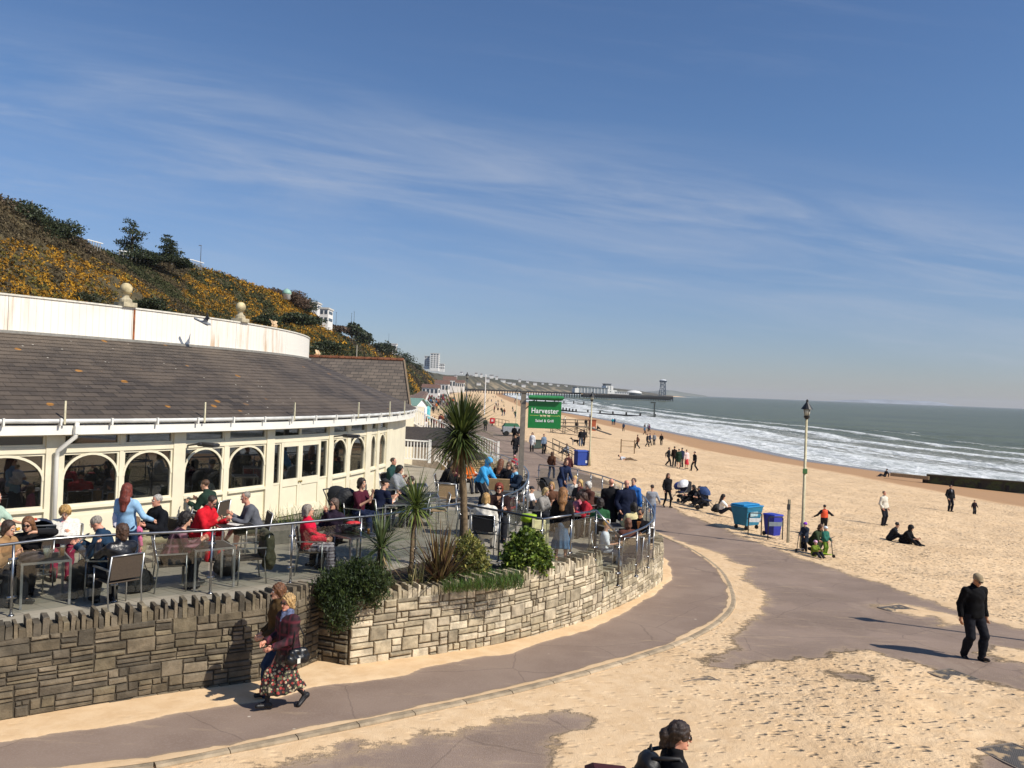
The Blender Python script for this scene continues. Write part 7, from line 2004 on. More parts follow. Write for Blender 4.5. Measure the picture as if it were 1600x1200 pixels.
# ================================================================ walkers in front
def big_bag(o, J, s, q):
 m_ = MB(); a = J['shL'] + q['up'] * .05; hip = J['hpL'] + _v(.16, .0, -.03)
 g = SDF([hip - _v(.1, .2, .2), hip + _v(.1, .2, .2)], .012, .08)
 g.cap(hip + _v(0, -.11, -.04), hip + _v(0, .11, -.04), .085, .085, .03); g.cap(hip + _v(0, -.10, .05), hip + _v(0, .10, .05), .06, .06, .03); g.wrinkle(.006, 34, 1)
 V, F = g.mesh(); b = np_mesh('handbag', V, F, M('#121214', .35, bump=.3), None, smooth=True)
 b.matrix_basis = o.matrix_basis.copy(); tag(b, 'black handbag with a pale tag at the hip of the woman in dark red plaid', 'handbag')
 m_.tube([Vector(hip + _v(0, -.09, .09)), Vector(hip * .5 + a * .5 + _v(.06, -.06, 0)), Vector(a + _v(.0, -.0, .03)), Vector(hip * .5 + a * .5 + _v(.05, .1, 0)), Vector(hip + _v(0, .09, .09))], .010, 6); m_.build('strap', M('#121214', .4), b, True)
 m_ = MB(); m_.box(hip + _v(.088, -.03, -.05), (.008, .05, .07)); m_.build('label_tag', M('#d8d4c8', .6), b)
 g = SDF([J[k] for k in ('knL', 'knR', 'anL', 'anR')], .016, .12)
 for n_ in 'LR': g.cap(J['kn' + n_], J['an' + n_], .054, .034, .01); g.cap(J['an' + n_], J['to' + n_] + _v(0, 0, .012), .034, .026, .01)
 emit(g, 'tights', M('#17161a', .7), o)
p = G(447, 1104, .07)
person((p.x, p.y, p.z), -44, 'walk', 1.68, 'blonde curly-haired elderly woman in dark red plaid jacket and floral skirt', group='two women walking below the terrace wall', top=(M_plaid('wine_plaid', '#3a121d', '#64212f', '#180a10', 10), 'jacket'),
  legsw=(M_floral(), 'skirt', .62), hair=('#b08f5e', 'curly'), glasses=True, scarf='#5c6684', res=.012, w=1.06, shoes='#121214', skin='pink', extra=big_bag, h=((.12, -.32, 1.0), (-.16, -.30, 1.02)), nod=4, turn=14)
p = G(424, 1094, .07)
person((p.x, p.y + .25, p.z), -58, 'walk2', 1.70, 'woman in brown coat and jeans half hidden behind the woman in plaid', group='two women walking below the terrace wall', top=('#4c3a22', 'coat'),
  legsw=('#2a3a52', 'trousers'), hair=('#6a452a', 'curly'), res=.014, w=1.04, shoes='#141416', h=((.2, -.28, 1.0), (-.18, -.2, .95)))
p = G(1518, 1029)
person((p.x, p.y, p.z), 14, 'walk2', 1.74, 'man in flat cap and black jumper looking down as he walks', top=('#0b0b0e', 'jumper'), legsw=('#1b1c22', 'trousers'), hair=('#8b8378', 'short'), cap_=('#8f7f62',), glasses=True,
  res=.013, w=1.22, skin='tan', shoes='#20160f', f=((.09, -.16, .09), (-.10, .10, .10)), h=((.30, -.02, .84), (-.29, -.0, .84)), nod=34, group=None)
p = G(1030, 1400)
px_, py_ = 1.62, 7.72
gz0 = float(gz(py_))
def rucksack_on(o, J, s, q):
 root = empty('rucksack', (0, 0, 0), 0, 'black rucksack worn by the long-haired man at the bottom edge', 'rucksack'); root.matrix_basis = o.matrix_basis.copy()
 c = J['chs'] + q['bk'] * .235 - q['up'] * .02
 g = SDF([c - _v(.2, .2, .3), c + _v(.2, .2, .3)], .012, .1)
 g.cap(c - q['up'] * .13, c + q['up'] * .12, .115, .105, .03, flat=(q['lat'], 1.45)); g.cap(c - q['up'] * .12 + q['bk'] * .07, c + q['up'] * .03 + q['bk'] * .07, .07, .07, .03, flat=(q['lat'], 1.6)); g.wrinkle(.004, 30, 2)
 V, F = g.mesh(); np_mesh('pack_body', V, F, M('#101012', .5, bump=.3), root, smooth=True)
 for n_ in 'LR':
  m_ = MB(); m_.tube([Vector(c + q['up'] * .2 + q['lat'] * (.09 if n_ == 'L' else -.09)), Vector(J['sh' + n_] * .75 + J['nck'] * .25 + q['up'] * .085), Vector(J['chs'] + q['lat'] * (.12 if n_ == 'L' else -.12) - q['bk'] * .16)], .02, 6); m_.build('strap', M('#1b1b1d', .6), root, True)
 m_ = MB(); m_.tube([Vector(c + q['up'] * .24 + q['lat'] * .04), Vector(c + q['up'] * .29), Vector(c + q['up'] * .24 - q['lat'] * .04)], .01, 6); m_.build('grab_handle', M('#1b1b1d', .6), root, True)
person((px_, py_, gz0), 94, 'walk', 1.80, 'man in black with dark ponytail and sunglasses at the bottom edge', top=('#141417', 'jumper'), legsw=('#23242a', 'trousers'), hair=('#2e2019', 'pony'), glasses=True, res=.011, w=1.05, extra=rucksack_on, skin='pink', nod=12)
def trolley():
 q = Vector((1.0, 7.62, gz0)); root = empty('shopping_trolley', q, 94, 'dark red bag trolley just left of the long-haired man at the bottom edge', 'trolley')
 m_ = MB(); m_.box((0, 0, .89), (.36, .42, .93), bev=.06, rot=Matrix.Rotation(.1, 3, 'X')); m_.build('bag', M('#3a0b12', .8, bump=.2), root)
 m_ = MB(); m_.tube([(-.12, -.1, .3), (-.12, -.28, 1.32), (.12, -.28, 1.32), (.12, -.1, .3)], .012, 6); m_.build('handle', DARKSTEEL(), root, True)
 for sx in (-.2, .2): m_ = MB(); m_.lathe([(.03, -.02), (.1, -.02), (.1, .02), (.03, .02)], (0, 0, 0), 12); m_.xf(Matrix.Translation((sx, .2, .1)) @ Matrix.Rotation(math.pi / 2, 4, 'Y')); m_.build('wheel', M('#18181a', .7), root)
trolley()
# drain covers
def cover(px, py, w, d, yaw, label, col='#4c4a48', mesh_=True):
 p = G(px, py, .018); root = empty('drain_cover', p, yaw, label, 'drain cover', 'drain covers in the road')
 t = NT('grating'); P = t.coord(); v = t.new('TexBrick'); t.put(v.inputs['Vector'], P); v.inputs['Scale'].default_value = 14; v.inputs['Mortar Size'].default_value = .03
 v.inputs['Color1'].default_value = rgb('#1a1918') + (1,); v.inputs['Color2'].default_value = rgb('#262423') + (1,); v.inputs['Mortar'].default_value = rgb('#847d74') + (1,)
 sn = t.noise(P, 4, 5); t.base(t.mix(t.rng(sn, .5, .6, 0, .8 if mesh_ else .3), v.outputs[0], rgb('#c2a57c'))); t.rough(.7)
 m_ = MB(); m_.box((0, 0, .0), (w - .06, d - .06, .012)); m_.build('grate', t.m, root)
 m_ = MB()
 for c, q in (((0, -d / 2, .0), (w, .03, .016)), ((0, d / 2, .0), (w, .03, .016)), ((-w / 2, 0, .0), (.03, d - .04, .016)), ((w / 2, 0, .0), (.03, d - .04, .016))): m_.box(c, q)
 m_.build('rim', M('#7d7266', .8, grime=.4), root)
cover(1105, 1069, .62, .5, 30, 'sand-filled drain cover alone in the sand near the kerb')
cover(1408, 953, .8, .75, 25, 'drain cover beside the long post shadow, left of the man in the cap')
cover(1489, 1056, .62, .6, 25, 'drain cover just below the feet of the man in the cap')
cover(1590, 1182, .7, .7, 20, 'drain cover at the bottom right corner of the road')
# ================================================================ sign
def sign():
 y = 26.2; c = pt(819, y); ztop = WY(820, 614, y).z
 root = empty('hanging_sign', (c.x, c.y, 1.15), 4, 'tall square post with a hanging green restaurant sign lettered in white', 'sign')
 m_ = MB(); m_.box((0, 0, (ztop - 1.15) / 2), (.15, .15, ztop - 1.15), bev=.01); m_.build('post', M('#7d7468', .7, grime=.5), root)
 m_ = MB(); m_.box((0, 0, ztop - 1.15 + .02), (.19, .19, .05)); m_.build('post_cap', M('#5f584e', .7), root)
 w, h = 1.05, .86; x0 = .16; zt = WY(850, 627, y).z - 1.15
 m_ = MB(); m_.box((x0 + w / 2, -.02, zt - h / 2), (w, .05, h), bev=.006); bd = m_.build('board', M('#157a3a', .35, var=.05), root)
 m_ = MB(); m_.box((x0 + w / 2 + .02, -.1, zt + .12), (w + .08, .2, .13), bev=.05); m_.build('lamp_trough', M('#2f7d48', .4), root)
 m_ = MB(); m_.bar((.0, 0, zt + .05), (x0 + w, 0, zt + .05), .04); m_.bar((.06, 0, zt - .28), (.36, 0, zt + .03), .03)
 for xx in (.3, .7, 1.1): m_.bar((xx, -.02, zt - .02), (xx, -.02, zt + .06), .02)
 m_.build('bracket', DARKSTEEL(), root)
 wh = M('#f2f4ef', .5, var=0)
 def text(s_, size, x, z, bold, nm, sx=1.0, mat=wh):
  cu = bpy.data.curves.new(nm, 'FONT'); cu.body = s_; cu.size = size; cu.extrude = .004; cu.align_x = 'CENTER'; cu.align_y = 'CENTER'; cu.offset = bold; cu.space_character = 1.08
  tmp = bpy.data.objects.new('tmp', cu); COL.objects.link(tmp)
  dg = bpy.context.evaluated_depsgraph_get(); me = bpy.data.meshes.new_from_object(tmp.evaluated_get(dg)); bpy.data.objects.remove(tmp)
  me.materials.clear(); me.materials.append(mat)
  o = link(nm, me, bd); o.rotation_euler = (math.pi / 2, 0, 0); o.location = (x, -.052, z); o.scale = (sx, 1, 1); return o
 xc = x0 + w / 2
 text('Harvester', .225, xc, zt - .31, .004, 'lettering', .88)
 text('Salad & Grill', .115, xc, zt - .62, .002, 'lettering', .92)
 m_ = MB(); m_.box((x0 + .19, -.048, zt - .455), (.28, .006, .010)); m_.box((x0 + w - .22, -.048, zt - .455), (.26, .006, .010))
 m_.tube([(x0 + w - .12, -.05, zt - .46), (x0 + w - .08, -.05, zt - .43), (x0 + w - .04, -.05, zt - .47)], .006, 5); m_.build('divider', M('#cfd86a', .5), bd)
 m_ = MB()
 for xx, k in ((xc - .11, .8), (xc, 1.0), (xc + .13, 1.0)):     # little grazing animals and a rooster in cream
  m_.box((xx, -.048, zt - .452), (.085 * k, .006, .036 * k)); m_.box((xx - .048 * k, -.048, zt - .44), (.028 * k, .006, .024 * k))
  for q in (-.03, -.01, .02, .034): m_.box((xx + q * k, -.0478, zt - .48), (.008, .006, .03))
 m_.build('emblem', M('#f0dcb0', .5), bd)
sign()
# ================================================================ street furniture
def lamp_post(x, y, z, h, label, col='#b9b08e', n=12):
 root = empty('street_lamp', (x, y, z), 0, label, 'street lamp', 'lamp posts along the promenade')
 m_ = MB(); m_.tube([(0, 0, 0), (0, 0, .9), (0, 0, .95), (0, 0, h - .72)], [.095, .085, .06, .045], n); m_.build('pole', M(col, .5, grime=.3), root, True)
 m_ = MB(); m_.lathe([(.05, h - .74), (.10, h - .68), (.11, h - .62), (.05, h - .60)], (0, 0, 0), n); m_.build('collar', M('#1a1b1c', .5), root)
 m_ = MB(); m_.lathe([(.085, h - .60), (.14, h - .36)], (0, 0, 0), n); m_.build('lantern_glass', M('#c7c8b8', .2), root, True)
 m_ = MB(); m_.lathe([(.22, h - .37), (.20, h - .34), (.06, h - .14), (.04, h - .10), (.045, h - .04), (.01, h)], (0, 0, 0), n); m_.build('lantern_roof', M('#17181a', .5), root)
 m_ = MB()
 for k in range(4):
  a = k * math.pi / 2 + .4; m_.bar((math.cos(a) * .088, math.sin(a) * .088, h - .60), (math.cos(a) * .143, math.sin(a) * .143, h - .36), .016)
 m_.build('lantern_frame', M('#17181a', .5), root)
 return root
q = G(1253, 856); root = lamp_post(q.x, q.y, q.z, CAMZ - q.z + .02, 'nearest cream street lamp, standing at the beach edge by the children')
m_ = MB(); m_.box((-.02, -.09, 2.85), (.16, .05, .2), bev=.03); m_.build('number_plate', M('#3f6a3a', .5), root)
q = W(921, 728, 0); lamp_post(q.x, q.y, q.z, 5.5, 'second nearest street lamp, behind the blue litter bin')
q = W(806, 672, 0); lamp_post(q.x, q.y, q.z, 5.5, 'distant street lamp just left of the sign post', n=8)
q = WY(728, 640, 88); lamp_post(q.x, q.y, .0, 7.05, 'dark street lamp rising above the tall palm', '#3b4048', 8)
q = WY(757, 640, 165); m_ = MB(); m_.tube([(0, 0, 0), (0, 0, 7.9)], [.13, .08], 8); root = empty('flag_pole', (q.x, q.y, 0), 0, 'white bare flag pole on the promenade right of the palm crown', 'flag pole'); m_.build('pole', M('#e8e8e6', .5), root); m_ = MB(); m_.ball((0, 0, 7.95), .14, 8); m_.build('finial', M('#e8e8e6', .5), root)
# the out-of-frame lamp that throws the long straight shadow across the road
q = G(1606, 1009); lamp_post(13.3, 17.3, .2, 5.4, 'lamp post standing outside the right edge, casting the long thin shadow')
def bins():
 q = G(1166, 826); root = empty('commercial_bin', (q.x, q.y, 0), 38, 'large teal four-wheeled rubbish bin at the beach edge', 'bin')
 tl = M('#16708f', .45, var=.12, scale=3, grime=.2)
 m_ = MB(); vs = []
 for z, a, b in ((.22, .50, .36), (1.12, .64, .50)):
  for x, y in ((-a, -b), (a, -b), (a, b), (-a, b)): vs.append((x, y, z))
 m_.add(vs, [(3, 2, 1, 0), (4, 5, 6, 7), (0, 1, 5, 4), (1, 2, 6, 5), (2, 3, 7, 6), (3, 0, 4, 7)])
 m_.box((0, -.475, .93), (1.16, .03, .04)); m_.box((0, -.44, .62), (1.04, .03, .03)); m_.build('body', tl, root)
 m_ = MB(); m_.box((0, 0, 1.155), (1.36, 1.06, .06), bev=.02); m_.box((0, .1, 1.22), (1.3, .8, .07), bev=.03); m_.build('lid', M('#2384b8', .4, var=.1), root)
 m_ = MB(); m_.box((-.1, -.505, .80), (.6, .012, .22)); m_.build('sticker', M('#9fb9be', .6), root)
 for sx in (-1, 1):
  for sy in (-1, 1): m_ = MB(); m_.lathe([(.02, -.03), (.1, -.03), (.1, .03), (.02, .03)], (0, 0, 0), 12); m_.xf(Matrix.Translation((sx * .42, sy * .3, .1)) @ Matrix.Rotation(math.pi / 2, 4, 'Y')); m_.build('wheel', M('#151515', .7), root); m_ = MB(); m_.box((sx * .42, sy * .3, .19), (.08, .1, .08)); m_.build('castor', DARKSTEEL(), root)
 root.scale = (.84,) * 3
 q = G(1203, 837); root = empty('wheelie_bin', (q.x + .1, q.y, 0), 30, 'royal blue wheelie bin right of the teal bin', 'bin')
 bl = M('#1f2f96', .45, var=.12)
 m_ = MB(); vs = []
 for z, a, b in ((.05, .22, .26), (.95, .29, .34)):
  for x, y in ((-a, -b), (a, -b), (a, b), (-a, b)): vs.append((x, y, z))
 m_.add(vs, [(3, 2, 1, 0), (4, 5, 6, 7), (0, 1, 5, 4), (1, 2, 6, 5), (2, 3, 7, 6), (3, 0, 4, 7)]); m_.build('body', bl, root)
 m_ = MB(); m_.box((0, 0, 1.0), (.64, .76, .10), bev=.045); m_.build('lid', M('#2b3aa6', .4), root)
 for sx in (-1, 1): m_ = MB(); m_.lathe([(.02, -.03), (.1, -.03), (.1, .03), (.02, .03)], (0, 0, 0), 12); m_.xf(Matrix.Translation((sx * .25, .3, .1)) @ Matrix.Rotation(math.pi / 2, 4, 'Y')); m_.build('wheel', M('#151515', .7), root)
 root.scale = (.84,) * 3
 for px, py, lab, w in ((1179, 836, 'steel hoop barrier with white plate in front of the teal bin', .55), (1211, 843, 'steel hoop barrier in front of the blue wheelie bin', .6)):
  q = G(px, py); root = empty('hoop_barrier', (q.x, q.y, 0), 8, lab, 'barrier', 'steel hoop barriers at the bins')
  m_ = MB(); m_.tube([(-w / 2, 0, 0), (-w / 2, 0, .82), (-w / 2 + .05, 0, .88), (w / 2 - .05, 0, .88), (w / 2, 0, .82), (w / 2, 0, 0)], .022, 8); m_.build('hoop', DARKSTEEL(), root, True)
  m_ = MB(); m_.box((0, 0, .60), (w - .05, .02, .16)); m_.build('plate', M('#cfd2d2' if px < 1200 else '#7d8890', .5), root)
 q = G(1231, 847); root = empty('marker_post', (q.x, q.y, -.02), 10, 'wooden marker post with a small dark box near its top', 'post')
 m_ = MB(); m_.box((0, 0, .83), (.08, .08, 1.66)); m_.build('post', M('#8f866f', .8, grime=.4), root); m_ = MB(); m_.box((-.05, -.05, 1.38), (.1, .06, .2)); m_.build('box', M('#24262a', .5), root)
bins()
# blue litter bin near second lamp
q = G(908, 727); root = empty('litter_bin', (q.x, q.y, 0), 20, 'blue litter bin beside the second street lamp', 'bin'); m_ = MB(); m_.box((0, 0, .5), (.9, .7, 1.0), bev=.04); m_.build('body', M('#1f3f94', .5), root); m_ = MB(); m_.box((0, 0, 1.06), (.98, .78, .12), bev=.05); m_.build('lid', M('#2c50ac', .5), root); m_ = MB(); m_.box((.25, -.36, .3), (.16, .02, .2)); m_.build('sticker', M('#d5d8dc', .5), root)
# ================================================================ people on road and beach
GP = 'people standing and walking on the beach and road'
def on_road(px, py, yaw, label, pose='stand', **k):
 q = G(px, py); k.setdefault('res', .028); k.setdefault('group', GP); return person((q.x, q.y, q.z), yaw, pose, label=label, **k)
def on_sand(px, py, yaw, label, pose='stand', **k):
 q = B(px, py); k.setdefault('res', .03); k.setdefault('group', GP); return person((q.x, q.y, q.z + .0), yaw, pose, label=label, **k)
# by the bend
on_road(1017, 822, 170, 'man in grey shirt and jeans standing outside the lower balustrade', 'stand', top=('#8f949c', 'shirt'), legsw=TR('#5c6f8f'), hair=('#3a2b22', 'short'), h=((.27, -.03, .84), (-.34, -.2, 1.0)))
on_road(1042, 793, 16, 'woman all in black walking beside the white-hooded pushchair', 'walk2', top=('#17171b', 'jacket'), legsw=('#141417', 'leggings'), hair=('#5a4030', 'long'), H=1.68, w=.92)
q = G(1063, 783); pushchair(q.x, q.y, -60, 0, 'pushchair with white cloth and blue bag beside the woman in black', '#e2e3e6', '#1f2440'); bag(q.x + .1, q.y + .55, .55, 10, (.7, .35, .42), '#273a7a', 'blue bag piled behind the white-hooded pushchair', strap=False)
q = G(1074, 771); m_ = MB(); m_.box((q.x, q.y, .35), (.42, .12, .62), 15, bev=.02); tag(m_.build('folded_chair', M('#1a1b20', .7)), 'small black folded chair standing behind the blue bag', 'folded chair')
on_road(1082, 786, -70, 'person in black sitting on the ground left of two black-clad friends', 'ground', top=('#131316', 'hoodie'), legsw=TR('#17181c'), hair=('#1a1410', 'long'))
on_road(1092, 788, -20, 'person in grey and black sitting on the ground between two others', 'ground', top=('#2b2b30', 'jacket'), legsw=TR('#17181c'), hair=('#4a3526', 'bob'))
on_road(1100, 790, -80, 'person in black hood sitting on the ground beside the blue buggy', 'ground', top=('#121215', 'hoodie'), legsw=TR('#17181c'), hair=('#121215', 'hood'))
q = G(1104, 797); pushchair(q.x, q.y, 60, 0, 'low dark blue buggy lying back next to the black-clad sitters', '#24406e', '#1d2a44')
on_road(1130, 803, 78, 'dark-haired woman in white top sitting on the ground left of the teal bin', 'ground', top=('#e4e1dc', 'tshirt'), legsw=TR('#20232c'), hair=('#1d1512', 'long'))
q = G(1120, 800); bag(q.x, q.y, 0, 20, (.42, .3, .42), '#17181b', 'black bag on the ground beside the woman in white', 'rucksack', 'rucksack')
# children with scooters
def scooter(x, y, z, yaw, label, col):
 root = empty('scooter', (x, y, z), yaw, label, 'scooter', "children's scooters by the lamp")
 m_ = MB(); m_.box((0, .05, .09), (.1, .42, .025), bev=.01); m_.build('deck', M(col, .5), root)
 m_ = MB(); m_.tube([(0, -.2, .1), (0, -.12, .68)], .014, 6); m_.tube([(-.15, -.12, .68), (.15, -.12, .68)], .014, 6); m_.build('handlebar', M('#2a2b2e', .5), root, True)
 for yy in (-.24, .28): m_ = MB(); m_.lathe([(.02, -.012), (.06, -.012), (.06, .012), (.02, .012)], (0, 0, 0), 12); m_.xf(Matrix.Translation((0, yy, .06)) @ Matrix.Rotation(math.pi / 2, 4, 'Y')); m_.build('wheel', M('#1a1a1a', .6), root)
q = G(1256, 861); scooter(q.x - .15, q.y - .1, 0, -60, 'dark scooter held by the child in the purple helmet', '#3a3a44')
person((q.x + .02, q.y, 0), -50, 'stand', 1.02, 'child in purple helmet and dark coat holding a scooter by the lamp post', child=True, res=.022, top=('#2c3340', 'coat'), legsw=TR('#23242b'), hair=('#3a2a20', 'short'), cap_=('#7a2fb0', 'helmet'), group='family with scooters by the nearest lamp', h=((.2, -.35, 1.0), (-.15, -.38, 1.0)))
q = G(1275, 862); person((q.x, q.y + .15, 0), 40, 'crouch', 1.66, 'woman in dark green coat crouching between the children by the lamp post', res=.024, top=('#33402a', 'coat'), legsw=TR('#2a2b2f'), hair=('#5b3d28', 'bob'), group='family with scooters by the nearest lamp')
q = G(1273, 868); person((q.x, q.y - .05, 0), 20, 'ground', .98, 'small child in pink and white striped helmet sitting by the crouching woman', child=True, res=.022, top=('#6d7f2e', 'jacket'), legsw=TR('#2b2c33'), hair=('#3a2a20', 'short'), cap_=('#d7a9c2', 'helmet'), group='family with scooters by the nearest lamp')
q = G(1290, 868); scooter(q.x, q.y - .15, 0, 40, 'lime green scooter of the child on the right', '#a9c832'); person((q.x, q.y + .1, 0), 30, 'stand', 1.0, 'child in teal top and white cap on the lime green scooter', child=True, res=.022, top=('#2f6a5c', 'jacket'), legsw=('#5f7a2a', 'trousers'), hair=('#3a2a20', 'short'), cap_=('#dfe4e6', 'helmet'), group='family with scooters by the nearest lamp', h=((.2, -.3, .95), (-.2, -.3, .95)))
on_sand(1287, 838, 175, 'boy in orange vest with both arms out, seen from behind on the sand', 'arms_out', H=1.35, top=('#1c1d22', 'jumper'), legsw=TR('#23242a'), hair=('#17120f', 'short'), extra=lambda o, J, s, q: (lambda g: (g.cap(J['wst'], J['chs'] + q['up'] * .06, .14 * s, .14 * s, .03, .012, flat=(q['lat'], 1.3)), emit(g, 'vest', M('#e8542a', .7), o)))(SDF([J['wst'], J['chs'], J['shL'], J['shR']], .025, .15)))
# right-hand beach
on_sand(1380, 821, 30, 'man in pale cream jacket and dark trousers standing on the sand', 'pockets', H=1.76, top=('#cfcabb', 'jacket'), legsw=TR('#26272e'), hair=('#8a6f58', 'crop'), skin='pink', w=1.05)
on_sand(1393, 846, 70, 'person in black and white sitting on the sand, left one of the pair', 'ground', top=('#26272b', 'jumper', '#cfcfd2'), legsw=TR('#1d1d22'), hair=('#15110f', 'short'), lean=30, h=((.16, -.5, .3), (-.1, -.5, .3)))
on_sand(1414, 850, 40, 'person in black coat huddled on the sand, right one of the pair', 'ground', top=('#111114', 'coat'), legsw=TR('#141418'), hair=('#121215', 'hood'), lean=34, h=((.16, -.5, .3), (-.1, -.5, .3)))
on_sand(1484, 800, 10, 'man in black jacket and sunglasses standing on the far right of the beach', 'pockets', H=1.80, top=('#17181c', 'jacket', '#7c7f86'), legsw=TR('#1d1f27'), hair=('#241a15', 'short'), glasses=True, w=1.05)
on_sand(1522, 805, 0, 'toddler in dark clothes standing alone right of the man in the black jacket', 'arms_out', H=.98, child=True, top=('#2a1f24', 'jumper'), legsw=TR('#22242a'), hair=('#241a15', 'short'), h=((.38, -.1, .9), (-.38, -.1, .9)))
on_sand(1381, 745, -80, 'person in dark clothes lying back on the sand near the water', 'ground_back', top=('#24242a', 'jacket'), legsw=TR('#1d1f27'), hair=('#241a15', 'short'))
on_sand(1591, 848, 60, 'dark bag on the sand at the right edge', 'lie', H=.5) if 0 else None
# group of six near the water
for (px, py, yw, ps, lab, tc, lc, hh, extra_) in (
 (1044, 728, 60, 'walk', 'leftmost walker of the beach group, bending forward in dark jacket', '#23262b', '#1d2027', 1.7, {}),
 (1053, 729, 150, 'stand', 'tall figure in dark brown coat in the middle of the beach group', '#2c221d', '#20222a', 1.82, {}),
 (1060, 732, 175, 'stand', 'figure in dark green robe and bare legs in the beach group', '#1f3528', None, 1.72, {}),
 (1065, 730, 200, 'stand', 'figure in navy jacket right of the green robe', '#232c42', '#20222a', 1.75, {}),
 (1072, 733, 20, 'stand', 'figure in white top and red skirt in the beach group', '#e3c9c3', 'skirt', 1.72, {}),
 (1085, 736, -70, 'walk', 'slim figure in black walking right of the red skirt', '#141519', '#16171b', 1.72, {})):
 lw = TR(lc) if lc and lc != 'skirt' else (('#c22738', 'skirt', .5) if lc else None)
 on_sand(px, py, yw, lab, ps, H=hh * .98, top=(tc, 'coat' if lc is None else 'jacket'), legsw=lw, hair=('#2a1f19', 'short'), w=.98)
for (px, py, yw, ps, lab, tc, lc) in (
 (996, 701, -100, 'walk', 'walker in brown top, leftmost of four by the water', '#5a3b2c', '#1d2027'),
 (1011, 698, 60, 'walk2', 'walker in black coat, second of four by the water', '#1b1c20', '#1d2027'),
 (1015, 696, 60, 'walk', 'walker in navy right behind the black coat by the water', '#28304a', '#1d2027'),
 (1022, 696, -30, 'stand', 'walker in pale grey jacket carrying a white bag by the water', '#8d939c', '#2a2f3a'),
 (1033, 696, 170, 'walk2', 'walker in black hooded coat, rightmost of four by the water', '#131418', '#1d2027'),
 (957, 664, 170, 'walk', 'person in bright teal jacket near the water edge', '#2aa3b8', '#2a3a5a'),
 (960, 664, 170, 'stand', 'person in navy jacket next to the bright teal jacket', '#223a66', '#20263a'),
 (974, 674, 190, 'walk2', 'person in dark blue walking alone on the wet sand', '#26364f', '#1d2027'),
 (915, 668, 160, 'walk', 'person in dark coat left of the brown kiosk', '#1d1e24', '#1d2027'),
 (901, 673, 160, 'stand', 'person in black left of the brown kiosk, nearer the stairs', '#1d1e24', '#1d2027')):
 on_sand(px, py, yw, lab, ps, top=(tc, 'jacket'), legsw=TR(lc), hair=('#3a2a20', 'short'), res=.036, face=False)
on_sand(934, 671, 60, 'person sitting on the sand right of the brown kiosk', 'ground', top=('#25262c', 'jacket'), legsw=TR('#1d2027'), hair=('#3a2a20', 'short'), res=.036, face=False)
on_sand(978, 719, 80, 'sunbather in pale top lying on the sand below the bar frame', 'lie', top=('#bfc3c9', 'tshirt'), legsw=TR('#8a7a66'), hair=('#3a2a20', 'short'))
on_sand(778, 641, 0, 'tiny pair of sitters on the far sand, left one', 'ground', top=('#1d1e24', 'jacket'), legsw=TR('#1d2027'), res=.04, face=False); on_sand(783, 641, 0, 'tiny pair of sitters on the far sand, right one', 'ground', top=('#2d2a2a', 'jacket'), legsw=TR('#1d2027'), res=.04, face=False)
# promenade walkers
for (px, py, yw, ps, lab, tc, st_, lc, hc, hs_) in (
 (861, 748, 160, 'walk', 'woman in brown jacket with white bag walking away on the road', '#54382a', 'jacket', '#2c3a55', '#4a3022', 'bob'),
 (887, 752, 175, 'walk2', 'man in maroon jacket and jeans walking away on the road', '#4c2a2c', 'jacket', '#3c5a8a', '#4a3022', 'short'),
 (831, 706, -20, 'stand', 'woman in white coat standing on the road right of the sign post', '#e1e2e3', 'coat', '#1e2026', '#3a2a20', 'bob'),
 (849, 709, 30, 'stand', 'person in grey-blue jacket right of the white coat on the road', '#6d7f94', 'jacket', '#1e2026', '#3a2a20', 'short'),
 (804, 712, 10, 'walk', 'woman in black coat and white top walking left of the sign post', '#1a1a1e', 'coat', '#1e2026', '#8a6a44', 'long'),
 (810, 708, 10, 'walk2', 'man in dark coat with lilac scarf left of the sign post', '#24242c', 'coat', '#1e2026', '#3a2a20', 'short'),
 (803, 690, 175, 'walk', 'man in black jacket farther back, left of the sign post', '#16171b', 'jacket', '#1e2026', '#2a1f19', 'short'),
 (813, 691, 170, 'walk2', 'man in black coat farther back, beside the sign post', '#1b1c22', 'coat', '#1e2026', '#2a1f19', 'short'),
 (758, 674, 175, 'walk', 'person in grey-green jacket beside the red box on the road', '#3d4238', 'jacket', '#1e2026', '#2a1f19', 'short'),
 (907, 697, 185, 'stand', 'man in black jacket with the black and white dog', '#17181c', 'jacket', '#5a6474', '#3a2a20', 'short'),
 (912, 697, 185, 'walk', 'woman in dark coat beside the dog walker', '#202027', 'jacket', '#1e2026', '#3a2a20', 'bob')):
 on_road(px, py, yw, lab, ps, top=(tc, st_), legsw=TR(lc), hair=(hc, hs_), res=.03, H=1.7)
on_sand(885, 709, -60, 'person in grey sitting at the top of the beach steps', 'ground', top=('#7d8694', 'jacket'), legsw=TR('#2a2f3a'), hair=('#6a4a30', 'short'), res=.03)
on_road(803, 742, 170, 'child in red and white striped hat behind the curved balustrade', 'stand', H=1.25, top=('#b33a46', 'jacket'), legsw=TR('#2a2f3a'), hair=('#8a6a44', 'bob'), cap_=('#d8a0a4', 'helmet'), res=.026)
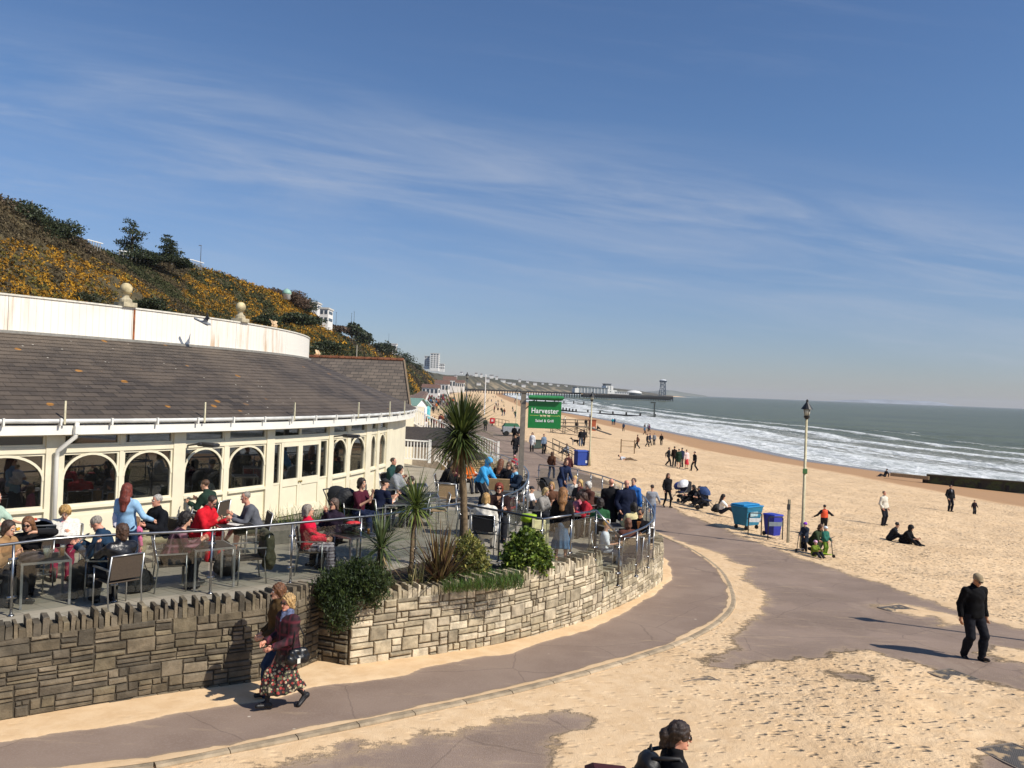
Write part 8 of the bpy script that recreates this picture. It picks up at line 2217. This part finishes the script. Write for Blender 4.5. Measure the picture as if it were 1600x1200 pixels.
def dog(px, py, yaw, label):
 q = G(px, py); s = 1.0
 g = SDF([_v(-.1, -.6, 0), _v(.1, .5, .75)], .02, .1)
 g.cap((0, -.22, .42), (0, -.05, .41), .115, .10, .04); g.cap((0, -.05, .41), (0, .22, .43), .10, .08, .04)
 g.cap((0, -.26, .47), (0, -.38, .60), .065, .05, .03); g.ell((0, -.43, .63), (.055, .075, .058), .02); g.cap((0, -.47, .62), (0, -.55, .60), .032, .024, .015)
 for sx in (-1, 1):
  g.cap((sx * .07, -.24, .36), (sx * .07, -.24, .18), .038, .025, .02); g.cap((sx * .07, -.24, .18), (sx * .07, -.25, .02), .022, .022, .01)
  g.cap((sx * .07, .20, .38), (sx * .075, .15, .24), .055, .035, .02); g.cap((sx * .075, .15, .24), (sx * .075, .26, .15), .03, .02, .01); g.cap((sx * .075, .26, .15), (sx * .075, .23, .02), .02, .022, .01)
  g.cap((sx * .04, -.40, .68), (sx * .065, -.39, .72), .02, .01, .01)
 g.cap((0, .28, .45), (0, .46, .52), .022, .014, .015)
 V, F = g.mesh(); c = np.where((V[:, 1] < -.2)[:, None] & (V[:, 2] < .5)[:, None], np.array(rgb('#d9d5cc')), np.array(rgb('#1a1817')))
 o = np_mesh('dog', V, F, M_attr('dog_fur', .9, .3, 12, .4), None, smooth=True, col=c); o.location = (q.x, q.y, q.z); o.rotation_euler = (0, 0, math.radians(yaw)); o.scale = (1.15,) * 3; tag(o, label, 'dog')
dog(899, 696, -75, 'black and white dog standing beside its walkers on the road')
# a gull gliding past the parapet
def gull():
 j = pang(312, 18.9); w0 = cp(j, 18.9, 0); d = ray(316, 503); d = d / d.y; y = w0.y - 1.15
 p = Vector((d.x * y, y, CAMZ + d.z * y))
 g = SDF([_v(-.3, -.2, -.2), _v(.3, .3, .3)], .010, .08)
 g.cap((0, -.13, .02), (0, .10, -.01), .050, .028, .02); g.ell((0, -.18, .045), (.033, .04, .033), .015); g.cap((0, -.21, .04), (0, -.245, .03), .010, .004, .005); g.cap((0, .10, -.01), (0, .2, -.015), .028, .03, .01, flat=((1, 0, 0), 1.7))
 for sx in (-1, 1):
  g.cap((sx * .03, -.06, .03), (sx * .16, -.05, .14), .024, .018, .02, flat=((0, 1, 0), 2.6)); g.cap((sx * .16, -.05, .14), (sx * .30, .03, .20), .017, .006, .015, flat=((0, 1, 0), 3.2))
 V, F = g.mesh(); c = np.where((np.abs(V[:, 0]) > .22)[:, None] | (V[:, 2] > .07)[:, None], np.array(rgb('#4a4f58')), np.array(rgb('#8d9299')))
 o = np_mesh('pigeon', V, F, M_attr('feathers', .8, .2, 20), None, smooth=True, col=c); o.location = p; o.rotation_euler = (math.radians(28), math.radians(12), math.radians(120)); o.scale = (1.1,) * 3
 tag(o, 'grey pigeon in flight in front of the white parapet, casting its shadow on it', 'bird')
gull()
# ================================================================ beach structures
def bar_frame():
 a = B(970, 708); b = B(991, 709); root = empty('bar_frame', a, 0, 'low wooden frame of two posts and a bar on the sand', 'frame'); W_ = M('#7a6448', .9); d = b - a
 for q in (Vector((0, 0, 0)), d): m_ = MB(); m_.box(q + Vector((0, 0, .7)), (.1, .1, 1.5)); m_.build('post', W_, root)
 for z in (1.3, .75): m_ = MB(); m_.bar(Vector((0, 0, z)), d + Vector((0, 0, z)), .06); m_.build('rail', W_, root)
bar_frame()
def kiosk():
 q = B(925, 673); root = empty('beach_kiosk', q, 12, 'rust-brown wooden box kiosk standing on the sand', 'kiosk')
 m_ = MB(); m_.box((0, 0, .95), (1.1, 1.0, 1.9)); m_.build('wall', M('#9a4d2c', .8, var=.2), root); m_ = MB(); m_.box((0, 0, 1.95), (1.3, 1.2, .1)); m_.build('roof', M('#6f3820', .8), root); m_ = MB(); m_.box((.15, -.51, .5), (.5, .03, .5)); m_.build('hatch', M('#b4a49a', .8), root)
kiosk()
def ramp():
 a = B(862, 676); root = empty('beach_platform', (a.x, a.y, a.z), 6, 'steel-railed platform and ramp on the sand behind the sign', 'platform'); st = M('#4a4238', .8); L = 5.4
 m_ = MB(); m_.box((L / 2, 0, 1.0), (L, 2.0, .12)); m_.build('deck', M('#6d6353', .85), root)
 for i in range(4):
  x = L * i / 3
  for y in (-.9, .9): m_ = MB(); m_.box((x, y, 1.0), (.09, .09, 2.1)); m_.build('post', st, root)
 for y in (-.9, .9):
  for z in (1.55, 2.0): m_ = MB(); m_.bar((0, y, z), (L, y, z), .05); m_.build('rail', st, root)
  for i in range(3): m_ = MB(); m_.bar((L * i / 3, y, .1), (L * (i + 1) / 3, y, .92), .05); m_.bar((L * i / 3, y, .92), (L * (i + 1) / 3, y, .1), .05); m_.build('brace', st, root)
 m_ = MB(); m_.bar((L, 0, 1.0), (L + 3.2, -1.2, .05), 1.6, .08); m_.build('ramp', M('#4f463a', .85), root)
ramp()
def hand_rails(px0, py0, px1, py1, label, h=1.05, n=4):
 a = G(px0, py0); b = G(px1, py1); b.z = float(beach_z(b.x, b.y)); a.z = max(a.z, float(beach_z(a.x, a.y))); root = empty('beach_railing', a, 0, label, 'railing', 'railings of the beach steps'); d = b - a; st = M('#5c5446', .7, .2)
 for i in range(n): m_ = MB(); q = d * (i / (n - 1)); m_.box(q + Vector((0, 0, h / 2 - .1)), (.06, .06, h + .2)); m_.build('post', st, root)
 for z in (h, h * .55): m_ = MB(); m_.bar(Vector((0, 0, z)), d + Vector((0, 0, z)), .05); m_.build('rail', st, root)
hand_rails(853, 708, 893, 728, 'near handrail of the beach steps beside the road')
hand_rails(863, 703, 898, 722, 'far handrail of the beach steps beside the road')
hand_rails(774, 665, 795, 668, 'low railing right of the red box by the beach', n=5)
q = G(769, 665); root = empty('red_box', (q.x, q.y, 0), 0, 'bright red life-saving box by the promenade railing', 'box'); m_ = MB(); m_.box((0, 0, .7), (.75, .4, .8), bev=.03); m_.build('cabinet', M('#c9202c', .5), root); m_ = MB(); m_.box((0, 0, .15), (.2, .2, .3)); m_.build('stand', M('#555555', .6), root); m_ = MB(); m_.box((0, -.21, .75), (.3, .01, .3)); m_.build('panel', M('#e9d5d5', .5), root)
def trailer():
 q = G(798, 681); root = empty('covered_trailer', (q.x, q.y, 0), 8, 'small silver trailer with green cover parked at the beach side', 'trailer')
 m_ = MB(); m_.box((0, 0, .75), (2.0, 1.3, .7), bev=.03); m_.build('body', M('#a9adb0', .4, .4), root); m_ = MB(); m_.box((0, 0, 1.28), (1.9, 1.2, .36), taper=.75); m_.build('cover', M('#1f5b3c', .7), root)
 for sx in (-.6, .6):
  for sy in (-.62, .62): m_ = MB(); m_.lathe([(.1, -.09), (.3, -.09), (.3, .09), (.1, .09)], (0, 0, 0), 14); m_.xf(Matrix.Translation((sx, sy, .3)) @ Matrix.Rotation(math.pi / 2, 4, 'X')); m_.build('wheel', M('#151515', .8), root)
 m_ = MB(); m_.box((-1.05, 0, .55), (.12, 1.2, .16)); m_.build('bumper', M('#1b1b1c', .6), root)
trailer()
q = G(840, 701); root = empty('road_box', (q.x, q.y, 0), 5, 'low dark green box between the white coat and the grey-blue jacket', 'box'); m_ = MB(); m_.box((0, 0, .4), (.9, .5, .7), bev=.03); m_.build('body', M('#4c5a50', .7), root); m_ = MB(); m_.box((0, 0, .79), (.96, .56, .07)); m_.build('lid', M('#39443c', .7), root)
# groynes
def groyne(pts, h, w, label, col, n, ph=.6, posts=True, top=None):
 root = empty('groyne', pts[0], 0, label, 'groyne', 'timber groynes'); O = Vector(pts[0]); P = [Vector(p) - O for p in pts]
 m_ = MB()
 for a, b in zip(P, P[1:]): m_.bar(a + Vector((0, 0, -h / 2 + .3)), b + Vector((0, 0, -h / 2 + .3)), w, h)
 m_.build('planking', col, root)
 if top: m_ = MB(); [m_.bar(a + Vector((0, 0, .36)), b + Vector((0, 0, .36)), w * 1.4, .12) for a, b in zip(P, P[1:])]; m_.build('capping', top, root)
 if posts:
  for i in range(n):
   t_ = i / (n - 1) * (len(P) - 1); k = min(len(P) - 2, int(t_)); q = P[k].lerp(P[k + 1], t_ - k); m_ = MB(); m_.box(q + Vector((0, .0, ph / 2 - .4)), (w * 1.15, w * 1.15, ph + 1.4)); m_.build('pile', M('#2b2824', .9), root)
 return root
DKW = M('#302c28', .9, var=.3)
groyne([WY(870, 640, 345), WY(900, 644, 330), WY(1023, 652, 290)], 2.4, .5, 'long dark groyne running into the surf below the pier', DKW, 13, .9)
groyne([WY(838, 628.5, 560), WY(912, 632, 520)], 2.0, .6, 'farther dark groyne beyond the sign', DKW, 6, 1.6)
q = WY(1022, 651, 289); root = empty('groyne_marker', q, 0, 'tall marker post with a cross bar at the end of the long groyne', 'marker'); m_ = MB(); m_.box((0, 0, 1.6), (.45, .45, 6.0)); m_.build('post', M('#3c4240', .8), root); m_ = MB(); m_.box((-.5, 0, 4.9), (1.8, .4, .5)); m_.build('cross_bar', M('#3c4240', .8), root)
t = NT('weed'); P = t.coord(); t.base(t.mix(t.rng(t.noise(P, 1.3, 5, .7), .4, .6), rgb('#3f4a22'), rgb('#2b2a20'))); t.rough(.7); t.bump(t.noise(P, 6, 5), .6, .1)
a = W(1448, 747, -2.1); b = W(1620, 761, -2.1); c = Vector((92, 62, -2.3))
groyne([a, b, c], 1.0, .5, 'weed-covered dark groyne at the right edge of the beach', t.m, 9, -.35, top=M('#4c4636', .9))
a = W(1392, 741, -2.0); b = W(1452, 747, -2.05); m_ = MB(); m_.bar(a, b, .5, .35); tag(m_.build('fallen_timber', M('#9c8a6c', .9, var=.3)), 'pale half-buried timber leading up to the weed-covered groyne', 'timber')
# ================================================================ the distance
def boxes(name, label, cat, o, parts, yaw=0, group=None):
 root = empty(name, o, yaw, label, cat, group)
 for nm, mat, lst in parts:
  m_ = MB()
  for c, d in lst: m_.box(c, d)
  m_.build(nm, mat, root)
 return root
WHT = M('#e4e2dc', .7, var=.05, scale=.2); GLZ = M('#4a545c', .3, var=.2)
def block(px, pyt, pyb, y, wpx, label, floors=4, bays=3, d=8, roof=None, mat=WHT, name='apartment_block', cat='building', group=None, yaw=0):
 a = WY(px - wpx / 2, pyb, y); b = WY(px + wpx / 2, pyt, y); w = b.x - a.x; h = b.z - a.z
 root = empty(name, ((a.x + b.x) / 2, y, a.z), yaw, label, cat, group)
 m_ = MB(); m_.box((0, d / 2, h / 2 - 1.5), (w, d, h + 3)); wl_ = m_.build('wall', mat, root)
 for i in range(floors):
  for j in range(bays):
   m_ = MB(); m_.box((w * ((j + .5) / bays - .5), -.03, h * (i + .55) / floors), (w / bays * .6, .12, h / floors * .5)); m_.build('window', GLZ, root)
   if j == 0: m_ = MB(); m_.box((w / 2 + .03, d * .5, h * (i + .55) / floors), (.12, d * .7, h / floors * .4)); m_.build('window', GLZ, root)
 m_ = MB()
 if roof == 'gable':
  n0 = len(m_.v); m_.add([(-w * .55, -.4, h), (w * .55, -.4, h), (w * .55, d + .4, h), (-w * .55, d + .4, h), (-w * .55, d / 2, h * 1.45), (w * .55, d / 2, h * 1.45)], [(0, 1, 5, 4), (2, 3, 4, 5), (0, 4, 3), (1, 2, 5), (3, 2, 1, 0)]); m_.build('roof', M('#6f5448', .8), root)
 else: m_.box((0, d / 2, h + .25), (w + .5, d + .5, .5)); m_.build('roof', M('#c9c6be', .8), root)
 return root
block(667, 557, 572, 900, 8, 'lower left slab of the white tower block pair on the cliff', 5, 2)
block(679, 553, 575, 890, 14, 'taller right slab of the white tower block pair on the cliff', 7, 3, d=12)
block(690, 569, 577, 1000, 8, 'low pale building right of the tower block pair', 2, 3)
block(506, 483, 504, 262, 14, 'white house on the cliff edge', 2, 2, d=7, name='white_house', cat='house')
block(484, 474, 484, 285, 24, 'long low white building left of the white cliff house', 1, 6, d=6, name='white_house', cat='house')
block(614, 538, 547, 560, 11, 'small white hut on the cliff skyline', 1, 2, d=5, name='cliff_hut', cat='hut')
q = WY(448, 463, 222)
root = empty('domed_turret', q, 0, 'pale green domed turret on the cliff skyline', 'turret'); m_ = MB(); m_.lathe([(1.0, -.8), (1.0, .4), (1.2, .5)], (0, 0, 0), 16); m_.build('drum', WHT, root, True); m_ = MB(); m_.lathe([(1.2, .5), (1.25, .9), (1.0, 1.5), (.5, 1.9), (.05, 2.02)], (0, 0, 0), 16); m_.build('dome', M('#8fb5a4', .6), root, True); m_ = MB(); m_.ball((0, 0, 2.1), .12, 8); m_.build('finial', M('#c9c29a', .6), root)
# fence and lamp on the cliff edge
def cliff_fence():
 pts = [WY(px, py, y) + Vector((0, 0, .3)) for px, py, y in ((136, 386, 132), (160, 392, 136), (186, 402, 148), (225, 406.5, 154), (262, 410, 160), (300, 415, 170), (318, 420, 174))]
 root = empty('cliff_fence', pts[0], 0, 'long white-topped fence running along the cliff edge below the pines', 'fence'); P = [p - pts[0] for p in pts]
 for a, b in zip(P[:1] + P[2:-1], P[1:2] + P[3:]):
  m_ = MB(); m_.bar(a + Vector((0, 0, .9)), b + Vector((0, 0, .9)), .16, .14); m_.build('top_rail', M('#e8e6e0', .6), root)
  m_ = MB(); m_.bar(a + Vector((0, 0, .3)), b + Vector((0, 0, .3)), .06, .06); m_.build('bottom_rail', M('#8f8c85', .6), root)
  for k in range(6): q = a.lerp(b, k / 6); m_ = MB(); m_.box(q + Vector((0, 0, .1)), (.1, .1, 1.5)); m_.build('post', M('#9a978f', .6), root)
cliff_fence()
q = WY(313, 417, 174); root = empty('clifftop_lamp', q, 0, 'single slender lamp standing on the cliff edge against the sky', 'street lamp'); m_ = MB(); m_.tube([(0, 0, -.6), (0, 0, 4.5)], [.1, .06], 6); m_.build('pole', M('#5c6470', .5), root); m_ = MB(); m_.box((-.2, 0, 4.5), (.6, .2, .14)); m_.build('lamp_head', M('#7b828c', .5), root)
for px, py, y, h, lab in ((525, 506, 330, 4.6, 'leftmost of three thin masts on the skyline beyond the white house'), (549, 506, 345, 4.4, 'middle thin mast above the round tree'), (553, 506, 345, 5.0, 'rightmost thin mast above the round tree'), (607, 541, 540, 8, 'thin mast beside the small white cliff hut')):
 q = WY(px, py, y); root = empty('mast', q, 0, lab, 'mast', 'thin masts on the cliff skyline'); m_ = MB(); m_.tube([(0, 0, -3), (0, 0, h)], [.13, .07], 6); m_.build('pole', M('#5d646e', .6), root); m_ = MB(); m_.box((0, 0, h), (.5, .12, .12)); m_.build('cross_arm', M('#5d646e', .6), root)
# sea-front buildings at the far end of the promenade
for (px, pt_, pb, y, w, lab, rf) in ((702, 594, 606, 620, 20, 'white gabled sea-front building left of the flag pole', 'gable'), (718, 598, 606, 560, 14, 'cream gabled sea-front building nearer the palm tip', 'gable'), (690, 600, 612, 470, 22, 'brown-roofed low building behind the beach huts', 'gable'), (672, 606, 617, 350, 26, 'long low building with terracotta roof behind the beach huts', 'gable')):
 block(px, pt_, pb, y, w, lab, 1, 4, d=8, roof=rf, name='seafront_building')
t0 = None; k = 0; rr = random.Random(5)
for (px, py, y, w) in [(736, 590, 1600, 7), (744, 587, 1500, 6), (752, 588.5, 1500, 5), (768, 590, 1700, 9), (776, 592, 1700, 6), (786, 597, 1800, 12), (795, 599, 1850, 14), (803, 601, 1800, 8), (812, 596, 2000, 6), (824, 598, 2100, 7), (836, 601, 2100, 9), (848, 600, 2200, 6), (860, 601, 2300, 9), (872, 603, 2350, 6), (884, 604, 2450, 8), (902, 606, 2550, 6), (721, 584, 1450, 5), (728, 592, 1400, 8), (712, 590, 1200, 6), (762, 596, 1600, 8), (818, 604, 1900, 10), (748, 601, 1400, 10)]:
 b = WY(px, py, y);
 if t0 is None:
  t0 = empty('hillside_house', b, 0, 'tiny white house among many on the far coast', 'house', 'tiny white houses on the far coast')
  m_ = MB(); m_.box((0, 0, 2), (9, 8, 12)); m_.build('wall', WHT, t0); m_ = MB(); m_.add([(-5, -4.5, 8), (5, -4.5, 8), (5, 4.5, 8), (-5, 4.5, 8), (-5, 0, 11), (5, 0, 11)], [(0, 1, 5, 4), (2, 3, 4, 5), (0, 4, 3), (1, 2, 5)]); m_.build('roof', M('#77706a', .8), t0); r_ = t0
 else: r_ = copy_tree(t0, b)
 r_.scale = (w / 14 * y / 1294, 1, rr.uniform(.3, .55))
# beach huts
HUTN = ['blue-doored', 'cream-doored', 'red-doored', 'sea-green-doored', 'yellow-doored', 'purple-doored']
HUTC = ['#2c6fb0', '#d8d8d4', '#b84a3a', '#5fae9c', '#e0b84a', '#8a4f9c', '#d9d5c8', '#3f8a5a']
def hut(x, y, z, yaw, label, dc, wc, rc, s=1.0):
 root = empty('beach_hut', (x, y, z), yaw, label, 'beach hut', 'beach huts along the promenade'); w, d, h = 2.1, 2.6, 2.1
 m_ = MB(); m_.box((0, 0, h / 2), (w, d, h)); m_.add([(-w / 2, -d / 2, h), (w / 2, -d / 2, h), (0, -d / 2, h + .7), (-w / 2, d / 2, h), (w / 2, d / 2, h), (0, d / 2, h + .7)], [(0, 1, 2), (5, 4, 3)]); m_.build('wall', M(wc, .7), root)
 m_ = MB()
 for sx in (-1, 1): m_.bar((sx * (w / 2 + .12) * .5, -d / 2 - .2, h + .37), (sx * (w / 2 + .12) * .5, d / 2 + .2, h + .37), 1.35, .06, up=(sx * .55, 0, .83))
 m_.build('roof', M(rc, .7), root)
 m_ = MB(); m_.box((0, -d / 2 - .02, .95), (1.2, .05, 1.8)); m_.build('door', M(dc, .6), root)
 root.scale = (s,) * 3
 return root
protos = []
HL = lambda y: -13.4 + (y - 110) * (-36.5 + 13.4) / 240
hut(HL(105) + .2, 105, .25, 62, 'nearest beach hut, white with a bright blue door and green roof', '#1f4fa8', '#e6e6e2', '#7fa093', 1.25)
hut(HL(110) + .6, 112, .2, 62, 'second nearest beach hut, turquoise with a pale roof', '#3fa3b0', '#6fc0c4', '#c9d6d2', 1.15)
for i in range(6):
 pr = hut(0, 0, 0, 0, HUTN[i] + ' beach hut in the crowded row along the promenade', HUTC[i], HUTC[(i + 3) % 8] if i % 2 else '#dedcd4', ['#74493c', '#8a948f', '#5f463b', '#84503f', '#858d88', '#6b4338'][i]); protos.append(pr)
yy = 118.0; i = 0
while yy < 345:
 pr = protos[i % 6]; x = HL(yy) - .5
 if i < 6: pr.location = (x, yy, .1); pr.rotation_euler = (0, 0, math.radians(66 + rr.uniform(-2, 2)))
 else: copy_tree(pr, (x, yy, .1), 66 + rr.uniform(-2, 2))
 yy += 3.3; i += 1
# crowds far along the promenade: low-detail figures, copied
def small(label, pose, tc, lc, hc, H=1.7):
 J = skeleton(pose, H / 1.75); pts = [J[k] for k in J if k != 'H']; s = H / 1.75
 g = SDF(pts + [J['hd'] + _v(0, 0, .1)], .045, .16); torso(g, J, s, 1, .02); arms(g, J, s, 1, .014); legs(g, J, s, 1, .014)
 g.cap(J['nck'], J['hd0'], .05, .05, .03); g.ell(J['hd'] + _v(0, .01, .02), (.09, .10, .12), .02)
 for n_ in 'LR': g.cap(J['he' + n_], J['to' + n_], .045, .04, .02)
 V, F = g.mesh(); c = np.zeros((len(V), 3)); c[:] = rgb(tc)
 zz = V[:, 2]; c[zz < J['pel'][2] - .03] = rgb(lc); hz = J['hd'][2]
 c[(zz > J['nck'][2] + .06)] = rgb('#c08f74'); c[(zz > hz + .03) | ((zz > J['nck'][2] + .06) & (V[:, 1] > J['hd'][1] + .03))] = rgb(hc); c[zz < .06] = rgb('#1b1b1b')
 o = np_mesh('person', V, F, M_attr('cloth', .85, .1, 5), smooth=True, col=c); return tag(o, label, 'person')
CN = ['black', 'navy', 'dark red', 'white', 'mid blue', 'brown', 'grey', 'orange-brown', 'purple', 'dark green', 'charcoal', 'sand-coloured', 'dark grey', 'rust brown']
CC = ['#1b1c22', '#2b3a5c', '#7a2c34', '#d4d2cc', '#3f6a8c', '#4a4038', '#8a8f96', '#b5653a', '#5a2f55', '#2f4a38', '#202228', '#c9b78f', '#34343a', '#6f3a30']
PR = [small('distant walker in the dense crowd on the far promenade', ['walk', 'walk2', 'stand', 'walk'][i % 4], CC[i], ['#1d1f26', '#2a3a58', '#26262a', '#4a4a44'][i % 4], ['#2a1f19', '#8a6a44', '#4a3426', '#1b1614'][i % 4], 1.6 + .2 * ((i * 7) % 5) / 5) for i in range(14)]
used = set(); n = 0
def crowd(x, y, z, yaw, group, label):
 global n
 i = rr.randrange(14); pr = PR[i]
 if i not in used: used.add(i); o = pr
 else: o = pr.copy(); COL.objects.link(o)
 o.location = (x, y, z); o.rotation_euler = (0, 0, math.radians(yaw)); o['group'] = group; o['label'] = label.replace('@', CN[i]); n += 1
for k in range(135):
 y = 85 + 330 * rr.random() ** 1.25
 lft = HL(min(y, 345)) + 1.8; rgt = float(XE(y)) - .5
 x = lft + (rgt - lft) * (rr.random() ** 1.7)
 px = 800 + x / y * 1294
 if px > 752 and y < 110: continue
 crowd(x, y, 0.0, rr.choice([0, 180]) + rr.uniform(-25, 25), 'dense crowd on the far promenade', 'distant walker in @ top in the dense crowd on the far promenade')
for k in range(46):
 y = 150 + 480 * rr.random() ** 1.1; t_ = rr.uniform(.05, .85); x = float(XE(y)) + (float(XS(y)) - float(XE(y))) * t_
 if 829 < 800 + x / y * 1294 < 884 and y < 260: continue
 crowd(x, y, float(beach_z(x, y)), rr.uniform(0, 360), 'tiny figures scattered over the far sand', 'tiny distant figure in @ top on the far sand')
# ================================================================ the pier
def pier():
 A = WY(700, 604.4, 1010); E = WY(1045, 620.0, 1080); zd = 3.0
 A.z = E.z = zd; d = E - A; L = d.length; yaw = math.degrees(math.atan2(d.y, d.x))
 root = empty('pier', (A.x, A.y, zd), yaw, 'long dark pier on many piles running across the bay', 'pier')
 ir = M('#17181a', .9, var=.1, scale=.05)  # near-black, with the shade below the deck put into the colour
 m_ = MB(); m_.box((L / 2, 0, -.1), (L, 11, .9)); m_.build('deck', M('#3f3f3e', .8), root)
 xw = L * .58
 m_ = MB(); m_.box((xw + (L - xw) / 2, 2, -.1), (L - xw, 30, 1.2)); m_.build('pier_head', M('#3a3b3d', .8), root)
 m_ = MB(); m_.box((xw + (L - xw) / 2, -13.2, -2.3), (L - xw, .5, 3.0)); m_.box((xw / 2, -4.8, -1.0), (xw, .5, 1.2)); m_.box((xw + (L - xw) / 2, -6, -3), (L - xw, 1, 3.5)); m_.build('girder_shade', ir, root)  # girders deepened into dark sheets that stand in for under-deck shade
 for i in range(88):
  t_ = i / 87; x = L * (t_ if t_ < .3 else t_)
  wide = x > xw
  m_ = MB(); m_.box((x, -12.4 if wide else -4.5, -4.2), (.9, .9, 7.6)); m_.build('pile', ir, root)
 m_ = MB()
 for sy in (-5.3, 5.3): m_.bar((0, sy, 1.3), (xw, sy, 1.3), .12)
 m_.bar((xw, -13, 1.6), (L, -13, 1.6), .14); m_.build('railing', M('#6f7575', .7), root)
 pave = WHT
 def at(px):
  dd = ray(px, 600); # intersection of the column with the pier line
  n = Vector((-d.y, d.x, 0)); t_ = (A.x * n.x + A.y * n.y) / (dd.x * n.x + dd.y * n.y); q = Vector((dd.x * t_, dd.y * t_, 0)); return (q - Vector((A.x, A.y, 0))).length
 x0, x1 = at(899), at(946)
 hall = boxes('pier_pavilion', 'long glazed pavilion hall on the pier', 'building', (A.x, A.y, zd + .5), [('wall', M('#8b9297', .6), [(((x0 + x1) / 2, 0, 3.4), (x1 - x0, 18, 6.8))]), ('roof', M('#7d8589', .6), [(((x0 + x1) / 2, 0, 7.1), (x1 - x0 + 1, 19.5, .7))]),
   ] + [('column', pave, [((x0 + (x1 - x0) * i / 9, -9.3, 3.2), (.7, .6, 6.2))]) for i in range(10)] + [('entrance_block', pave, [((x0 - 1, -4, 2.8), (5, 12, 5.6))])], yaw)
 x2, x3 = at(944), at(955)
 boxes('pier_tower', 'white stepped tower building at the end of the pavilion hall', 'building', (A.x, A.y, zd + .5), [('wall', pave, [(((x2 + x3) / 2, 0, 5.0), (x3 - x2, 16, 10.0)), (((x2 + x3) / 2 + 7, 0, 2.4), (7, 14, 4.8))]), ('lookout', M('#565c60', .6), [(((x2 + x3) / 2 - 1, 0, 11.2), (7.5, 10, 2.2))]), ('roof', M('#4a4f54', .6), [(((x2 + x3) / 2 - 1, 0, 12.6), (9, 11, .5))]),
   ] + [('window', GLZ, [(((x2 + x3) / 2 + dx, -8.1, dz), (1.4, .3, 1.2))]) for dx in (-2.5, 1.2) for dz in (3, 6.2, 8.6)], yaw)
 x4, x5 = at(958), at(980)
 boxes('pier_arcade', 'low white arcade between the tower and the round hall on the pier', 'building', (A.x, A.y, zd + .5), [('wall', pave, [(((x4 + x5) / 2, 0, 1.5), (x5 - x4, 14, 3.0))]), ('roof', M('#b9bbb8', .7), [(((x4 + x5) / 2, 0, 3.2), (x5 - x4 + 1, 15, .5))]), ('window', GLZ, [((x4 + (x5 - x4) * (i + .5) / 6, -7.1, 1.6), (1.8, .2, 1.2)) for i in range(6)])], yaw)
 xd = at(991); rt = Matrix.Rotation(math.radians(yaw), 3, 'Z'); p = Vector((A.x, A.y, zd + .5)) + rt @ Vector((xd, 0, 0))
 dm = empty('round_hall', p, yaw, 'low white domed round hall on the pier', 'building'); m_ = MB(); m_.lathe([(10, 0), (10, 2.0)], (0, 0, 0), 24); m_.build('wall', GLZ, dm); m_ = MB(); m_.lathe([(10.6, 2.0), (9.6, 3.4), (7, 4.8), (3, 5.5), (.2, 5.7)], (0, 0, 0), 24); m_.build('dome', pave, dm, True)
 xt = at(1036); p = Vector((A.x, A.y, zd + .5)) + rt @ Vector((xt, 0, 0)); h = WY(1037, 593, p.y).z - p.z
 tw = empty('zip_line_tower', p, yaw, 'tall lattice tower with spiral stairs at the pier end', 'tower'); st = M('#5b6674', .6)
 for sx in (-1, 1):
  for sy in (-1, 1): m_ = MB(); m_.bar((sx * 3.0, sy * 3.0, 0), (sx * 2.2, sy * 2.2, h - 3), .7); m_.build('leg', st, tw)
 for i in range(7):
  z = (h - 3) * (i + .5) / 7; w = 3.0 - .8 * z / h; m_ = MB(); m_.box((0, 0, z), (w * 2.3, w * 2.3, .35)); s_ = 1 if i % 2 else -1; m_.bar((-s_ * w, -w, z), (s_ * w, -w, z + (h - 3) / 7), .5); m_.bar((w, -w * s_, z), (w, s_ * w, z + (h - 3) / 7), .5); m_.build('stair_flight', st, tw)
 m_ = MB(); m_.box((0, 0, h - 2.4), (7.5, 6, 2.2)); m_.build('platform', M('#454e5c', .6), tw); m_ = MB(); m_.lathe([(4.4, h - 1.2), (3.6, h - .3), (.4, h)], (0, 0, 0), 12); m_.build('canopy', M('#dfe3e8', .6), tw)
 m_ = MB(); m_.bar((-3, -3, 0), (-8, -3, 0.2), .5); m_.bar((-8, -3, 0), (-2.6, -2.6, h - 4), .45); m_.build('brace', st, tw)
pier()
# ================================================================ sea air
def haze():
 mb = MB(); mb.box((6500, 6500 - 60, 47), (31500, 13600, 106 + 0))
 o = mb.build('haze', [])
 o.data.materials.clear()
 m = bpy.data.materials.new('air'); m.use_nodes = True; n = m.node_tree.nodes; n.clear()
 out = n.new('ShaderNodeOutputMaterial'); v = n.new('ShaderNodeVolumePrincipled')
 v.inputs['Density'].default_value = .00006; v.inputs['Color'].default_value = (.86, .89, .94, 1)
 m.node_tree.links.new(v.outputs[0], out.inputs['Volume'])
 o.data.materials.append(m)
 tag(o, 'thin sea haze over the bay', 'haze', kind='stuff')
haze()
